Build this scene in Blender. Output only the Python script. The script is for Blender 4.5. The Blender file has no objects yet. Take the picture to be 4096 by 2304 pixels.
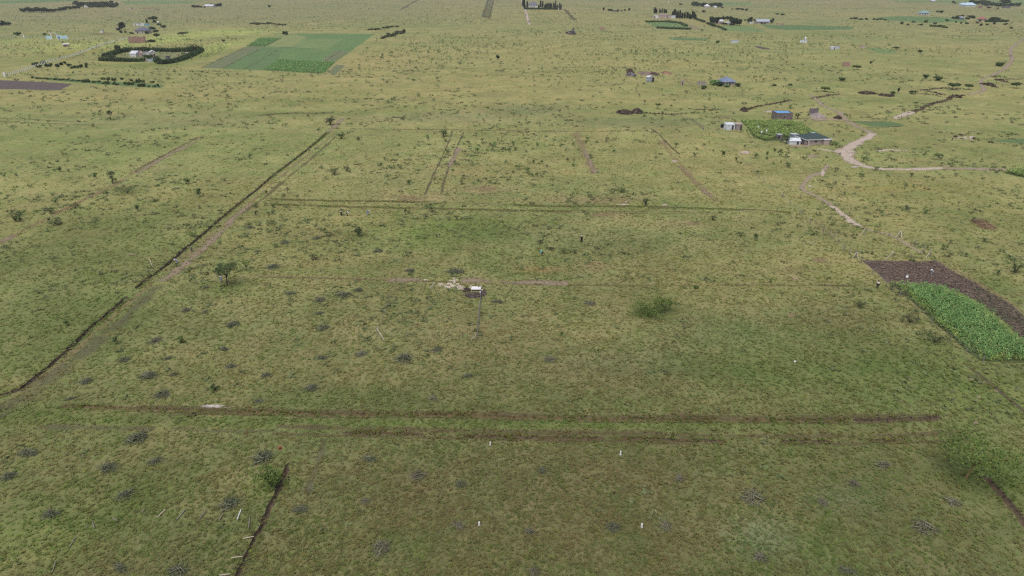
import bpy, math, random
import numpy as np
from mathutils import Vector
from mathutils.geometry import delaunay_2d_cdt

random.seed(7)
RNG = np.random.default_rng(7)
SC = bpy.context.scene
COL = SC.collection

# ------------------------------------------------------------------ camera, sky, sun, exposure
CAM_H, FPX, PITCH = 55.0, 2730.0, math.atan(1252.0 / 2730.0)
cam_data = bpy.data.cameras.new('camera')
cam_data.sensor_width = 36.0
cam_data.lens = 36.0 * FPX / 4096.0
cam_data.clip_start = 1.0
cam_data.clip_end = 30000.0
cam = bpy.data.objects.new('camera', cam_data)
cam.location = (0, 0, CAM_H)
cam.rotation_euler = (math.pi / 2 - PITCH, 0, 0)
COL.objects.link(cam)
SC.camera = cam

SUN_EL, SUN_AZ = math.radians(66), math.radians(205)      # azimuth measured from +Y towards +X
world = bpy.data.worlds.new('World')
SC.world = world
world.use_nodes = True
wn = world.node_tree.nodes
wl = world.node_tree.links
wn.clear()
sky = wn.new('ShaderNodeTexSky')
sky.sky_type = 'NISHITA'
sky.sun_disc = False
sky.sun_elevation = SUN_EL
sky.sun_rotation = SUN_AZ
sky.altitude = 1600
sky.air_density = 0.7
sky.dust_density = 9.0
sky.ozone_density = 0.3
bgn = wn.new('ShaderNodeBackground')
bgn.inputs['Strength'].default_value = 0.12
won = wn.new('ShaderNodeOutputWorld')
wl.new(sky.outputs[0], bgn.inputs[0])
wl.new(bgn.outputs[0], won.inputs[0])

sun_data = bpy.data.lights.new('sun', 'SUN')
sun_data.energy = 1.4
sun_data.angle = math.radians(50)
sun_data.color = (1.0, 0.97, 0.91)
sun = bpy.data.objects.new('sun', sun_data)
sun.location = (0, 0, 300)
_d = Vector((math.sin(SUN_AZ) * math.cos(SUN_EL), math.cos(SUN_AZ) * math.cos(SUN_EL), math.sin(SUN_EL)))
sun.rotation_euler = _d.to_track_quat('Z', 'Y').to_euler()
COL.objects.link(sun)

vs = SC.view_settings
vs.view_transform = 'Standard'
vs.look = 'None'
vs.exposure = 0.55
vs.gamma = 1.0
vs.use_curve_mapping = False
SC.render.engine = 'CYCLES'
SC.cycles.max_bounces = 5
SC.cycles.diffuse_bounces = 2
SC.cycles.glossy_bounces = 2
SC.cycles.transparent_max_bounces = 10
SC.cycles.volume_bounces = 0
SC.cycles.use_denoising = False
SC.cycles.filter_width = 1.3

# ------------------------------------------------------------------ survey: bearings taken on the photograph -> metres on the plain
_sp, _cp = math.sin(PITCH), math.cos(PITCH)

def gp(u, v):
    """ground point (x, y) in metres of a bearing u, v; works on arrays"""
    dx = (u - 2048.0) / FPX
    dy = (1152.0 - v) / FPX
    t = CAM_H / (_sp - dy * _cp)
    return dx * t, (_cp + dy * _sp) * t

def ppm(v):
    """picture units per metre at the ground row v"""
    dy = (1152.0 - v) / FPX
    return FPX * (_sp - dy * _cp) / CAM_H

def tall(v_base, v_top):
    """height in metres of something standing at row v_base that reaches up to row v_top"""
    _, y = gp(2048.0, v_base)
    k = (1152.0 - v_top) / FPX
    return CAM_H + y * (k * _cp - _sp) / (_cp + k * _sp)

# ------------------------------------------------------------------ value noise for numpy
def _hash(ix, iy, seed):
    h = (ix.astype(np.int64) * 374761393 + iy.astype(np.int64) * 668265263 + seed * 974634777) & 0x7fffffff
    h = ((h ^ (h >> 13)) * 1274126177) & 0x7fffffff
    return ((h ^ (h >> 16)) & 0xffff) / 65535.0

def vnoise(x, y, seed=0):
    x = np.asarray(x, float); y = np.asarray(y, float)
    ix = np.floor(x); iy = np.floor(y)
    fx = x - ix; fy = y - iy
    fx = fx * fx * (3 - 2 * fx); fy = fy * fy * (3 - 2 * fy)
    a = _hash(ix, iy, seed); b = _hash(ix + 1, iy, seed)
    c = _hash(ix, iy + 1, seed); d = _hash(ix + 1, iy + 1, seed)
    return (a * (1 - fx) + b * fx) * (1 - fy) + (c * (1 - fx) + d * fx) * fy

def fbm(x, y, size, octv=4, seed=0):
    s = 0.0; a = 0.5; tot = 0.0; f = 1.0 / size
    for k in range(octv):
        s = s + a * vnoise(np.asarray(x) * f + 13.7 * k, np.asarray(y) * f - 7.1 * k, seed + k)
        tot += a; a *= 0.55; f *= 2.03
    return s / tot

# ------------------------------------------------------------------ materials
MATS = {}

def _nodes(name):
    m = bpy.data.materials.new(name)
    m.use_nodes = True
    nt = m.node_tree
    nt.nodes.clear()
    out = nt.nodes.new('ShaderNodeOutputMaterial')
    b = nt.nodes.new('ShaderNodeBsdfPrincipled')
    nt.links.new(b.outputs[0], out.inputs[0])
    b.inputs['Roughness'].default_value = 0.9
    b.inputs['Specular IOR Level'].default_value = 0.15
    return m, nt, b, out

def _n(nt, kind, **kw):
    n = nt.nodes.new(kind)
    for k, v in kw.items():
        setattr(n, k, v)
    return n

def _noise(nt, scale, detail=4.0, rough=0.6, coord='pos'):
    if coord == 'pos':
        g = _n(nt, 'ShaderNodeNewGeometry'); src = g.outputs['Position']
    else:
        g = _n(nt, 'ShaderNodeTexCoord'); src = g.outputs['Object']
    t = _n(nt, 'ShaderNodeTexNoise')
    t.inputs['Scale'].default_value = scale
    t.inputs['Detail'].default_value = detail
    t.inputs['Roughness'].default_value = rough
    nt.links.new(src, t.inputs['Vector'])
    return t.outputs['Fac']

def _math(nt, op, a, b=None, c=None, clamp=False):
    m = _n(nt, 'ShaderNodeMath', operation=op, use_clamp=clamp)
    for i, x in enumerate((a, b, c)):
        if x is None:
            continue
        if isinstance(x, (int, float)):
            m.inputs[i].default_value = x
        else:
            nt.links.new(x, m.inputs[i])
    return m.outputs[0]

def _range(nt, x, a, b, c, d):
    m = _n(nt, 'ShaderNodeMapRange')
    m.inputs[1].default_value = a; m.inputs[2].default_value = b
    m.inputs[3].default_value = c; m.inputs[4].default_value = d
    nt.links.new(x, m.inputs[0])
    return m.outputs[0]

def _mix(nt, fac, a, b, blend='MIX'):
    m = _n(nt, 'ShaderNodeMix', data_type='RGBA', blend_type=blend)
    for i, x in ((0, fac), (6, a), (7, b)):
        if isinstance(x, (int, float)):
            m.inputs[i].default_value = x
        elif isinstance(x, (tuple, list)):
            m.inputs[i].default_value = (*x[:3], 1.0)
        else:
            nt.links.new(x, m.inputs[i])
    return m.outputs[2]

def _attr(nt, name, color=True):
    a = _n(nt, 'ShaderNodeAttribute', attribute_name=name)
    return a.outputs['Color'] if color else a.outputs['Fac']

def plain(name, c1, c2=None, scale=1.2, rough=0.85, spec=0.15, coord='pos', bump=0.0, bscale=8.0, metal=0.0):
    """one mottled colour"""
    if name in MATS:
        return MATS[name]
    m, nt, b, _ = _nodes(name)
    if c2 is None:
        c2 = tuple(x * 0.72 for x in c1)
    f = _noise(nt, scale, 5.0, 0.65, coord)
    f = _range(nt, f, 0.32, 0.68, 0.0, 1.0)
    nt.links.new(_mix(nt, f, c1, c2), b.inputs['Base Color'])
    b.inputs['Roughness'].default_value = rough
    b.inputs['Specular IOR Level'].default_value = spec
    b.inputs['Metallic'].default_value = metal
    if bump:
        bp = _n(nt, 'ShaderNodeBump')
        bp.inputs['Strength'].default_value = bump
        bp.inputs['Distance'].default_value = 0.1
        nt.links.new(_noise(nt, bscale, 5.0, 0.6, coord), bp.inputs['Height'])
        nt.links.new(bp.outputs[0], b.inputs['Normal'])
    MATS[name] = m
    return m

def ribbed(name, c1, c2, pitch=0.25, axis='X', rough=0.45, spec=0.4):
    """corrugated iron: the ribs run down the sheet, rust and dirt wander over it"""
    if name in MATS:
        return MATS[name]
    m, nt, b, _ = _nodes(name)
    tc = _n(nt, 'ShaderNodeTexCoord')
    w = _n(nt, 'ShaderNodeTexWave', wave_type='BANDS', bands_direction=axis)
    w.inputs['Scale'].default_value = 0.314 / pitch
    nt.links.new(tc.outputs['Object'], w.inputs['Vector'])
    f = _range(nt, _noise(nt, 0.9, 5.0, 0.7, 'obj'), 0.38, 0.72, 0.0, 1.0)
    nt.links.new(_mix(nt, f, c1, c2), b.inputs['Base Color'])
    bp = _n(nt, 'ShaderNodeBump')
    bp.inputs['Strength'].default_value = 0.7
    bp.inputs['Distance'].default_value = 0.04
    nt.links.new(w.outputs['Fac'], bp.inputs['Height'])
    nt.links.new(bp.outputs[0], b.inputs['Normal'])
    b.inputs['Roughness'].default_value = rough
    b.inputs['Specular IOR Level'].default_value = spec
    MATS[name] = m
    return m

def blocks(name, c1, c2, mortar, bw=0.4, bh=0.2):
    """masonry seen from far: courses too small to pick apart"""
    if name in MATS:
        return MATS[name]
    m, nt, b, _ = _nodes(name)
    tc = _n(nt, 'ShaderNodeTexCoord')
    sx = _n(nt, 'ShaderNodeSeparateXYZ'); nt.links.new(tc.outputs['Object'], sx.inputs[0])
    cx = _n(nt, 'ShaderNodeCombineXYZ')
    nt.links.new(_math(nt, 'ADD', sx.outputs[0], sx.outputs[1]), cx.inputs[0])
    nt.links.new(sx.outputs[2], cx.inputs[1])
    br = _n(nt, 'ShaderNodeTexBrick')
    br.inputs['Scale'].default_value = 1.0
    br.inputs['Brick Width'].default_value = bw
    br.inputs['Row Height'].default_value = bh
    br.inputs['Mortar Size'].default_value = 0.014
    br.inputs['Color1'].default_value = (*c1, 1); br.inputs['Color2'].default_value = (*c2, 1)
    br.inputs['Mortar'].default_value = (*mortar, 1)
    nt.links.new(cx.outputs[0], br.inputs['Vector'])
    f = _range(nt, _noise(nt, 0.8, 5.0, 0.7, 'obj'), 0.3, 0.7, 0.75, 1.15)
    nt.links.new(_mix(nt, 1.0, br.outputs['Color'], f, 'MULTIPLY'), b.inputs['Base Color'])
    MATS[name] = m
    return m

def leafy(name, tint=(1, 1, 1), rough=0.8, skyward=0.78):
    """foliage and grass: colour comes with each leaf from the mesh ('col'), a noise wanders over it"""
    if name in MATS:
        return MATS[name]
    m, nt, b, out = _nodes(name)
    c = _attr(nt, 'col')
    f = _range(nt, _noise(nt, 0.7, 3.0, 0.6, 'pos'), 0.3, 0.7, 0.85, 1.15)
    c = _mix(nt, 1.0, c, f, 'MULTIPLY')
    c = _mix(nt, 1.0, c, tint, 'MULTIPLY')
    nt.links.new(c, b.inputs['Base Color'])
    b.inputs['Roughness'].default_value = rough
    b.inputs['Specular IOR Level'].default_value = 0.12
    ge = _n(nt, 'ShaderNodeNewGeometry')           # blades and sprays stand for many finer ones that face the sky
    vm = _n(nt, 'ShaderNodeVectorMath', operation='MULTIPLY_ADD')
    nt.links.new(ge.outputs['Normal'], vm.inputs[0])
    vm.inputs[1].default_value = (1 - skyward,) * 3
    vm.inputs[2].default_value = (0, 0, skyward)
    vz = _n(nt, 'ShaderNodeVectorMath', operation='NORMALIZE')
    nt.links.new(vm.outputs[0], vz.inputs[0])
    nt.links.new(vz.outputs[0], b.inputs['Normal'])
    tr = _n(nt, 'ShaderNodeBsdfTranslucent')
    nt.links.new(c, tr.inputs['Color'])
    mx = _n(nt, 'ShaderNodeMixShader')
    mx.inputs[0].default_value = 0.28
    nt.links.new(b.outputs[0], mx.inputs[1]); nt.links.new(tr.outputs[0], mx.inputs[2])
    nt.links.new(mx.outputs[0], out.inputs[0])
    MATS[name] = m
    return m

def earth(name, c1, c2, c3=None, scale=0.8, fine=5.0, lo=0.42, hi=0.58, edge=1.5, bump=0.25, cover=1.0, low=0.35):
    """bare ground sheet whose rim breaks up into the grass ('fade' on the mesh: 0 at the rim, 1 inside)"""
    if name in MATS:
        return MATS[name]
    m, nt, b, out = _nodes(name)
    f = _range(nt, _noise(nt, scale, 6.0, 0.65), 0.32, 0.68, 0, 1)
    c = _mix(nt, f, c1, c2)
    if c3 is not None:
        g = _range(nt, _noise(nt, scale * fine, 5.0, 0.7), 0.5, 0.66, 0, 1)
        c = _mix(nt, g, c, c3)
    nt.links.new(c, b.inputs['Base Color'])
    bp = _n(nt, 'ShaderNodeBump')
    bp.inputs['Strength'].default_value = bump
    bp.inputs['Distance'].default_value = 0.15
    nt.links.new(_noise(nt, scale * fine, 5.0, 0.7), bp.inputs['Height'])
    nt.links.new(bp.outputs[0], b.inputs['Normal'])
    fd = _attr(nt, 'fade', False)
    n2 = _noise(nt, scale * 1.7 + 0.25, 7.0, 0.72)
    x = _math(nt, 'ADD', _math(nt, 'MULTIPLY', fd, edge * 0.5), n2)
    x = _math(nt, 'ADD', x, _math(nt, 'MULTIPLY', _math(nt, 'SUBTRACT', _noise(nt, 0.16, 3.0, 0.6), 0.5), low * 2))
    x = _range(nt, x, lo + 0.32, hi + 0.32, 0.0, cover)
    tr = _n(nt, 'ShaderNodeBsdfTransparent')
    mx = _n(nt, 'ShaderNodeMixShader')
    nt.links.new(x, mx.inputs[0])
    nt.links.new(tr.outputs[0], mx.inputs[1]); nt.links.new(b.outputs[0], mx.inputs[2])
    nt.links.new(mx.outputs[0], out.inputs[0])
    MATS[name] = m
    return m

# ------------------------------------------------------------------ objects
def tag(o, label=None, cat=None, group=None, kind=None):
    if label: o['label'] = label
    if cat: o['category'] = cat
    if group: o['group'] = group
    if kind: o['kind'] = kind
    return o

def empty(name, loc, rz=0.0):
    o = bpy.data.objects.new(name, None)
    o.empty_display_size = 0.2
    o.location = loc
    o.rotation_euler = (0, 0, rz)
    COL.objects.link(o)
    return o

def link(name, me, mat=None, parent=None, loc=None, rz=None):
    o = bpy.data.objects.new(name, me)
    if mat is not None and not me.materials:
        me.materials.append(mat)
    if parent is not None:
        o.parent = parent
    if loc is not None:
        o.location = loc
    if rz is not None:
        o.rotation_euler = (0, 0, rz)
    COL.objects.link(o)
    return o

def np_mesh(name, verts, faces, col=None, fade=None, nper=None):
    """mesh from numpy arrays; faces (n, k)"""
    verts = np.asarray(verts, np.float32); faces = np.asarray(faces, np.int32)
    me = bpy.data.meshes.new(name)
    nv, (nf, k) = len(verts), faces.shape
    me.vertices.add(nv)
    me.vertices.foreach_set('co', verts.ravel())
    me.loops.add(nf * k)
    me.loops.foreach_set('vertex_index', faces.ravel())
    me.polygons.add(nf)
    me.polygons.foreach_set('loop_start', np.arange(0, nf * k, k, dtype=np.int32))
    me.polygons.foreach_set('loop_total', np.full(nf, k, np.int32))
    me.update(calc_edges=True)
    if col is not None:
        c = np.ones((nv, 4), np.float32); c[:, :3] = col
        me.attributes.new('col', 'FLOAT_COLOR', 'POINT').data.foreach_set('color', c.ravel())
    if fade is not None:
        me.attributes.new('fade', 'FLOAT', 'POINT').data.foreach_set('value', np.asarray(fade, np.float32))
    return me

class MB:
    def __init__(self):
        self.v = []; self.f = []
    def poly(self, pts, faces):
        b = len(self.v)
        self.v += [tuple(p) for p in pts]
        self.f += [tuple(i + b for i in f) for f in faces]
        return self
    def box(self, x0, x1, y0, y1, z0, z1):
        return self.poly([(x0, y0, z0), (x1, y0, z0), (x1, y1, z0), (x0, y1, z0), (x0, y0, z1), (x1, y0, z1), (x1, y1, z1), (x0, y1, z1)],
                         [(3, 2, 1, 0), (4, 5, 6, 7), (0, 1, 5, 4), (1, 2, 6, 5), (2, 3, 7, 6), (3, 0, 4, 7)])
    def tube(self, pts, rads, n=6, cap=True):
        b = len(self.v)
        pts = [Vector(p) for p in pts]
        for i, p in enumerate(pts):
            d = (pts[min(i + 1, len(pts) - 1)] - pts[max(i - 1, 0)]).normalized()
            a = d.orthogonal().normalized() if abs(d.z) > 0.99 else d.cross(Vector((0, 0, 1))).normalized()
            c = d.cross(a)
            for k in range(n):
                t = 2 * math.pi * k / n
                self.v.append(tuple(p + (a * math.cos(t) + c * math.sin(t)) * rads[i]))
        for i in range(len(pts) - 1):
            for k in range(n):
                k2 = (k + 1) % n
                self.f.append((b + i * n + k, b + i * n + k2, b + (i + 1) * n + k2, b + (i + 1) * n + k))
        if cap:
            self.f.append(tuple(b + k for k in reversed(range(n))))
            e = b + (len(pts) - 1) * n
            self.f.append(tuple(e + k for k in range(n)))
        return self
    def mesh(self, name='mesh', smooth=False):
        me = bpy.data.meshes.new(name)
        me.from_pydata(self.v, [], self.f)
        if smooth:
            for p in me.polygons:
                p.use_smooth = True
        me.update()
        return me
    def build(self, name, mat, parent=None, loc=None, rz=None, smooth=False):
        return link(name, self.mesh(name, smooth), mat, parent, loc, rz)

def copy_tree(o, parent=None):
    c = o.copy(); COL.objects.link(c)
    if parent is not None:
        c.parent = parent
    for ch in list(o.children):
        copy_tree(ch, c)
    return c

# ------------------------------------------------------------------ foliage
def leaf_arrays(centres, size, cols, flat=0.0, tri=True, rng=RNG):
    """one small leaf spray (triangle) at every centre, turned at random"""
    n = len(centres)
    centres = np.asarray(centres, float)
    size = np.broadcast_to(np.asarray(size, float), (n,))
    a = rng.normal(size=(n, 3)); b = rng.normal(size=(n, 3))
    a[:, 2] *= (1 - flat); b[:, 2] *= (1 - flat)
    a /= np.linalg.norm(a, axis=1)[:, None] + 1e-9
    b -= a * np.sum(a * b, axis=1)[:, None]
    b /= np.linalg.norm(b, axis=1)[:, None] + 1e-9
    s = size[:, None]
    v = np.stack([centres - a * s * 0.6 - b * s * 0.45, centres + a * s * 0.75, centres - a * s * 0.35 + b * s * 0.6], 1)
    f = np.arange(3 * n).reshape(n, 3)
    return v.reshape(-1, 3), f, np.repeat(cols, 3, 0)

def pick_cols(pal, n, jit=0.22, rng=RNG):
    pal = np.asarray(pal, float)
    c = pal[rng.integers(0, len(pal), n)]
    return np.clip(c * (1 + rng.uniform(-jit, jit, (n, 1))) * (1 + rng.uniform(-0.06, 0.06, (n, 3))), 0.005, 0.9)

PAL = {
    'acacia': [(0.088, 0.130, 0.050), (0.108, 0.155, 0.058), (0.074, 0.112, 0.045), (0.130, 0.168, 0.068)],
    'bright': [(0.130, 0.200, 0.045), (0.155, 0.220, 0.055), (0.105, 0.170, 0.040), (0.185, 0.230, 0.070)],
    'dark':   [(0.048, 0.076, 0.032), (0.060, 0.094, 0.038), (0.074, 0.108, 0.043), (0.088, 0.116, 0.050)],
    'hedge':  [(0.048, 0.084, 0.030), (0.062, 0.106, 0.036), (0.082, 0.130, 0.045), (0.040, 0.070, 0.028)],
    'grey':   [(0.100, 0.118, 0.058), (0.120, 0.136, 0.070), (0.085, 0.102, 0.048), (0.140, 0.148, 0.082)],
    'mid':    [(0.088, 0.138, 0.048), (0.110, 0.160, 0.058), (0.070, 0.115, 0.040), (0.130, 0.172, 0.070)],
    'conifer': [(0.046, 0.068, 0.032), (0.062, 0.086, 0.042), (0.076, 0.095, 0.046), (0.038, 0.058, 0.030)],
    'maize':  [(0.165, 0.300, 0.095), (0.200, 0.345, 0.115), (0.130, 0.255, 0.080), (0.300, 0.405, 0.145)],
}
LEAF = leafy('leaf')
BARK = plain('bark', (0.10, 0.075, 0.055), (0.055, 0.04, 0.03), 6.0)
BARKY = plain('yellow bark', (0.27, 0.19, 0.085), (0.17, 0.12, 0.05), 6.0)

def crown_points(lobes, n, shell=0.55, rng=RNG):
    """points in a handful of ellipsoid lobes (cx, cy, cz, rx, ry, rz), thicker towards the skin, in clumps"""
    lobes = np.asarray(lobes, float)
    w = lobes[:, 3] * lobes[:, 4] * np.maximum(lobes[:, 5], 0.2)
    k = rng.choice(len(lobes), n, p=w / w.sum())
    d = rng.normal(size=(n, 3)); d /= np.linalg.norm(d, axis=1)[:, None]
    r = shell + (1 - shell) * rng.random(n) ** 0.6
    r *= np.where(rng.random(n) < 0.25, rng.random(n) ** 0.4, 1.0)
    p = lobes[k, :3] + d * r[:, None] * lobes[k, 3:]
    return p

def clumped(lobes, n, per=14, spread=0.35, rng=RNG):
    c = crown_points(lobes, max(3, n // per), 0.35, rng)
    idx = rng.integers(0, len(c), n)
    return c[idx] + rng.normal(size=(n, 3)) * spread * np.array([1, 1, 0.6])

def tree_meshes(kind, h, w, n, leaf, pal, seed):
    """(trunk MB, crown mesh) of a tree h metres tall and w wide standing at the origin"""
    rng = np.random.default_rng(seed)
    rnd = random.Random(seed)
    t = MB()
    lobes = []
    if kind == 'acacia':                       # flat-topped thorn tree: forking limbs under a thin layered umbrella
        fork = h * 0.38
        lean = rnd.uniform(-0.12, 0.12) * h
        t.tube([(0, 0, -0.1), (lean * 0.5, 0, fork * 0.5), (lean, 0.02 * h, fork)], [0.035 * h, 0.028 * h, 0.022 * h])
        nb = 6
        for k in range(nb):
            a = 2 * math.pi * (k + rnd.random() * 0.6) / nb
            r = w * 0.5 * rnd.uniform(0.45, 0.8)
            e = (lean + math.cos(a) * r, math.sin(a) * r, h * rnd.uniform(0.72, 0.86))
            m = (lean + math.cos(a) * r * 0.4, math.sin(a) * r * 0.4, fork + (e[2] - fork) * 0.62)
            t.tube([(lean, 0.02 * h, fork * 0.96), m, e], [0.018 * h, 0.012 * h, 0.005 * h], 5)
            lobes.append((e[0], e[1], e[2] - h * 0.03, w * 0.24, w * 0.24, h * 0.16))
        lobes.append((lean, 0, h * 0.82, w * 0.36, w * 0.36, h * 0.18))
        pts = clumped(lobes, n, 12, 0.045 * w, rng)
    elif kind == 'round':
        t.tube([(0, 0, -0.1), (0.02 * h, 0, h * 0.22), (0, 0, h * 0.5)], [0.035 * h, 0.03 * h, 0.018 * h])
        for k in range(5):
            a = rnd.random() * 6.28
            e = (math.cos(a) * w * 0.28, math.sin(a) * w * 0.28, h * rnd.uniform(0.55, 0.85))
            t.tube([(0, 0, h * 0.3), e], [0.018 * h, 0.006 * h], 5)
            lobes.append((e[0], e[1], e[2] - h * 0.05, w * 0.27, w * 0.27, h * 0.21))
        lobes.append((0, 0, h * 0.58, w * 0.42, w * 0.42, h * 0.36))
        pts = clumped(lobes, n, 10, 0.06 * w, rng)
    elif kind == 'conifer':                    # cypress, grevillea and gum: narrow tiers round a straight stem
        t.tube([(0, 0, -0.1), (0, 0, h * 0.95)], [0.02 * h + 0.03, 0.02])
        z = rng.random(n) ** 0.8
        rad = w * 0.5 * (0.25 + 0.75 * (1 - z) ** 0.7) * (0.75 + 0.35 * np.sin(z * 23 + seed)) * rng.random(n) ** 0.45
        a = rng.random(n) * 6.283
        pts = np.stack([np.cos(a) * rad, np.sin(a) * rad, h * (0.1 + 0.9 * z)], 1)
    else:                                      # 'bush': many stems from the ground, low and wide
        for k in range(7):
            a = 6.28 * (k + rnd.random() * 0.7) / 7
            r = w * rnd.uniform(0.2, 0.4)
            e = (math.cos(a) * r, math.sin(a) * r, h * rnd.uniform(0.5, 0.9))
            t.tube([(0, 0, -0.05), (e[0] * 0.4, e[1] * 0.4, e[2] * 0.6), e], [0.03 * h, 0.02 * h, 0.008 * h], 4)
            lobes.append((e[0], e[1], e[2] * 0.82, w * 0.22, w * 0.22, h * 0.26))
        lobes.append((0, 0, h * 0.5, w * 0.36, w * 0.36, h * 0.4))
        pts = clumped(lobes, n, 10, 0.06 * w, rng)
        pts[:, 2] = np.maximum(pts[:, 2], 0.03 * h)
    cols = pick_cols(PAL[pal], len(pts), 0.3, rng)
    v, f, c = leaf_arrays(pts, leaf * rng.uniform(0.6, 1.35, len(pts)), cols, 0.45 if kind == 'acacia' else 0.15, rng=rng)
    return t, np_mesh('crown', v, f, c)

_TREE_CACHE = {}

def tree(name, label, kind, u, v, v_top, wpx, pal, group=None, cat='tree', leafpx=None, n=None, bark=BARK, seed=None, share=None, xy=None):
    """a tree standing at bearing (u, v), its top at row v_top and wpx picture units wide"""
    s = ppm(v)
    h = max(0.5, tall(v, v_top)); w = max(0.5, wpx / s)
    x, y = gp(u, v) if xy is None else xy
    key = None if share is None else (share, kind, pal)
    if key and key in _TREE_CACHE:
        th, tw, trunk, crown = _TREE_CACHE[key]
    else:
        seed = seed if seed is not None else random.randrange(10 ** 6)
        if n is None:
            n = int(np.clip(h * w * 45, 160, 3600) if s > 8 else np.clip(wpx * max(6, v - v_top) * 1.2, 150, 1000))
        leaf = leafpx / s if leafpx else max(0.16, (2.1 if s > 8 else 3.4) / s)
        tm, crown = tree_meshes(kind, h, w, n, leaf, pal, seed)
        trunk = tm.mesh('trunk')
        trunk.materials.append(bark); crown.materials.append(LEAF)
        th, tw = h, w
        if key:
            _TREE_CACHE[key] = (th, tw, trunk, crown)
    r = empty(name, (x, y, 0), random.random() * 6.28 if key else 0.0)
    if key:
        r.scale = (w / tw, w / tw, h / th)
    tag(r, label, cat, group)
    link('trunk', trunk, None, r)
    link('crown', crown, None, r)
    return r

# ================================================================== THE PLAIN
# grass as it grows: (u, v, half width, half depth in picture rows, kind, strength)
BLOBS = [
    (1750, 930, 330, 70, 'lush', 0.75), (1900, 900, 200, 40, 'lush', 0.5), (2600, 830, 600, 30, 'lush', 0.35), (1700, 818, 700, 12, 'lush', 0.45),
    (300, 185, 220, 26, 'spring', 0.7), (640, 160, 160, 26, 'spring', 0.9), (900, 130, 200, 16, 'spring', 0.9), (560, 262, 240, 12, 'lush', 0.7), (860, 190, 90, 40, 'spring', 0.8),
    (150, 235, 160, 26, 'lush', 0.5), (330, 205, 70, 12, 'yellow', 0.9), (90, 165, 120, 14, 'spring', 0.6), (780, 230, 60, 30, 'lush', 0.8),
    (1500, 250, 260, 60, 'straw', 0.7), (2150, 220, 420, 70, 'straw', 0.55), (1900, 330, 900, 60, 'straw', 0.45), (500, 380, 700, 36, 'straw', 0.6),
    (2100, 60, 500, 40, 'straw', 0.35), (2180, 43, 60, 4, 'yellow', 0.6), (2800, 90, 300, 20, 'straw', 0.5), (1150, 60, 800, 40, 'dull', 0.5), (350, 60, 500, 40, 'dull', 0.4),
    (1200, 455, 500, 12, 'lush', 0.6), (1750, 470, 400, 24, 'dull', 0.45), (2100, 440, 180, 20, 'dullgreen', 0.8), (700, 480, 500, 40, 'dullgreen', 0.35), (2550, 490, 350, 26, 'dullgreen', 0.6),
    (300, 1000, 600, 260, 'green', 0.55), (250, 1350, 320, 160, 'green', 0.35), (100, 1650, 320, 60, 'green', 0.8), (150, 2150, 330, 170, 'lush', 0.55), (500, 2000, 300, 120, 'green', 0.45),
    (3950, 1560, 260, 120, 'lush', 0.55), (3700, 1500, 330, 110, 'green', 0.6), (4000, 1900, 200, 200, 'green', 0.7), (3300, 2200, 400, 140, 'green', 0.35), (3050, 2150, 140, 90, 'blue', 0.7), (3400, 2000, 180, 70, 'blue', 0.4),
    (1900, 1950, 700, 160, 'brown', 0.40), (2400, 2150, 600, 140, 'brown', 0.30), (2600, 1900, 500, 120, 'brown', 0.3), (1500, 1500, 300, 90, 'olive', 0.4), (2200, 1480, 700, 120, 'brown', 0.25),
    (3450, 1060, 260, 70, 'straw', 0.35), (3350, 1260, 200, 60, 'brown', 0.35), (3700, 560, 500, 90, 'olive', 0.5), (3500, 760, 420, 90, 'straw', 0.4), (3900, 850, 300, 150, 'green', 0.4), (3900, 1150, 240, 60, 'green', 0.6),
    (3640, 640, 90, 16, 'straw', 0.4), (2900, 700, 300, 120, 'straw', 0.4), (2500, 640, 300, 90, 'olive', 0.3), (1650, 790, 200, 22, 'dirt', 0.5), (2300, 800, 260, 18, 'dirt', 0.5), (2440, 800, 120, 16, 'dirt', 0.4),
    (1850, 1130, 900, 9, 'dirt', 0.35), (2380, 1072, 140, 20, 'dirt', 0.5), (2150, 1080, 120, 14, 'rust', 0.5), (2450, 860, 120, 14, 'dirt', 0.5), (2680, 895, 180, 16, 'dirt', 0.35), (1950, 760, 120, 16, 'dirt', 0.6),
    (3560, 880, 120, 30, 'straw', 0.5), (3520, 755, 110, 12, 'yellow', 0.5), (3680, 745, 110, 12, 'yellow', 0.5), (1350, 560, 220, 60, 'olive', 0.2),
    (2400, 1690, 1500, 14, 'green', 0.6), (700, 1680, 700, 18, 'green', 0.8), (1800, 1702, 1900, 13, 'lush', 0.6), (250, 1680, 300, 26, 'lush', 0.4), (2600, 1730, 1400, 9, 'brown', 0.5), (2400, 1655, 1400, 8, 'brown', 0.6),
    (1600, 1360, 700, 150, 'tan', 0.45), (2300, 1300, 500, 90, 'tan', 0.35), (3200, 1450, 600, 150, 'green', 0.55), (2900, 1330, 300, 80, 'dullgreen', 0.3), (2500, 1450, 300, 60, 'blue', 0.25),
    (350, 1250, 330, 120, 'green', 0.5), (100, 1450, 150, 60, 'green', 0.5), (1300, 1600, 300, 40, 'green', 0.4), (1700, 700, 500, 60, 'tan', 0.3), (3000, 1080, 300, 60, 'tan', 0.3), (2300, 960, 500, 50, 'dullgreen', 0.3),
    (1080, 1930, 90, 60, 'lush', 0.7), (2590, 1260, 120, 20, 'green', 0.8), (920, 1150, 120, 26, 'lush', 0.6), (1430, 945, 60, 12, 'green', 0.7),
]
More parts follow.
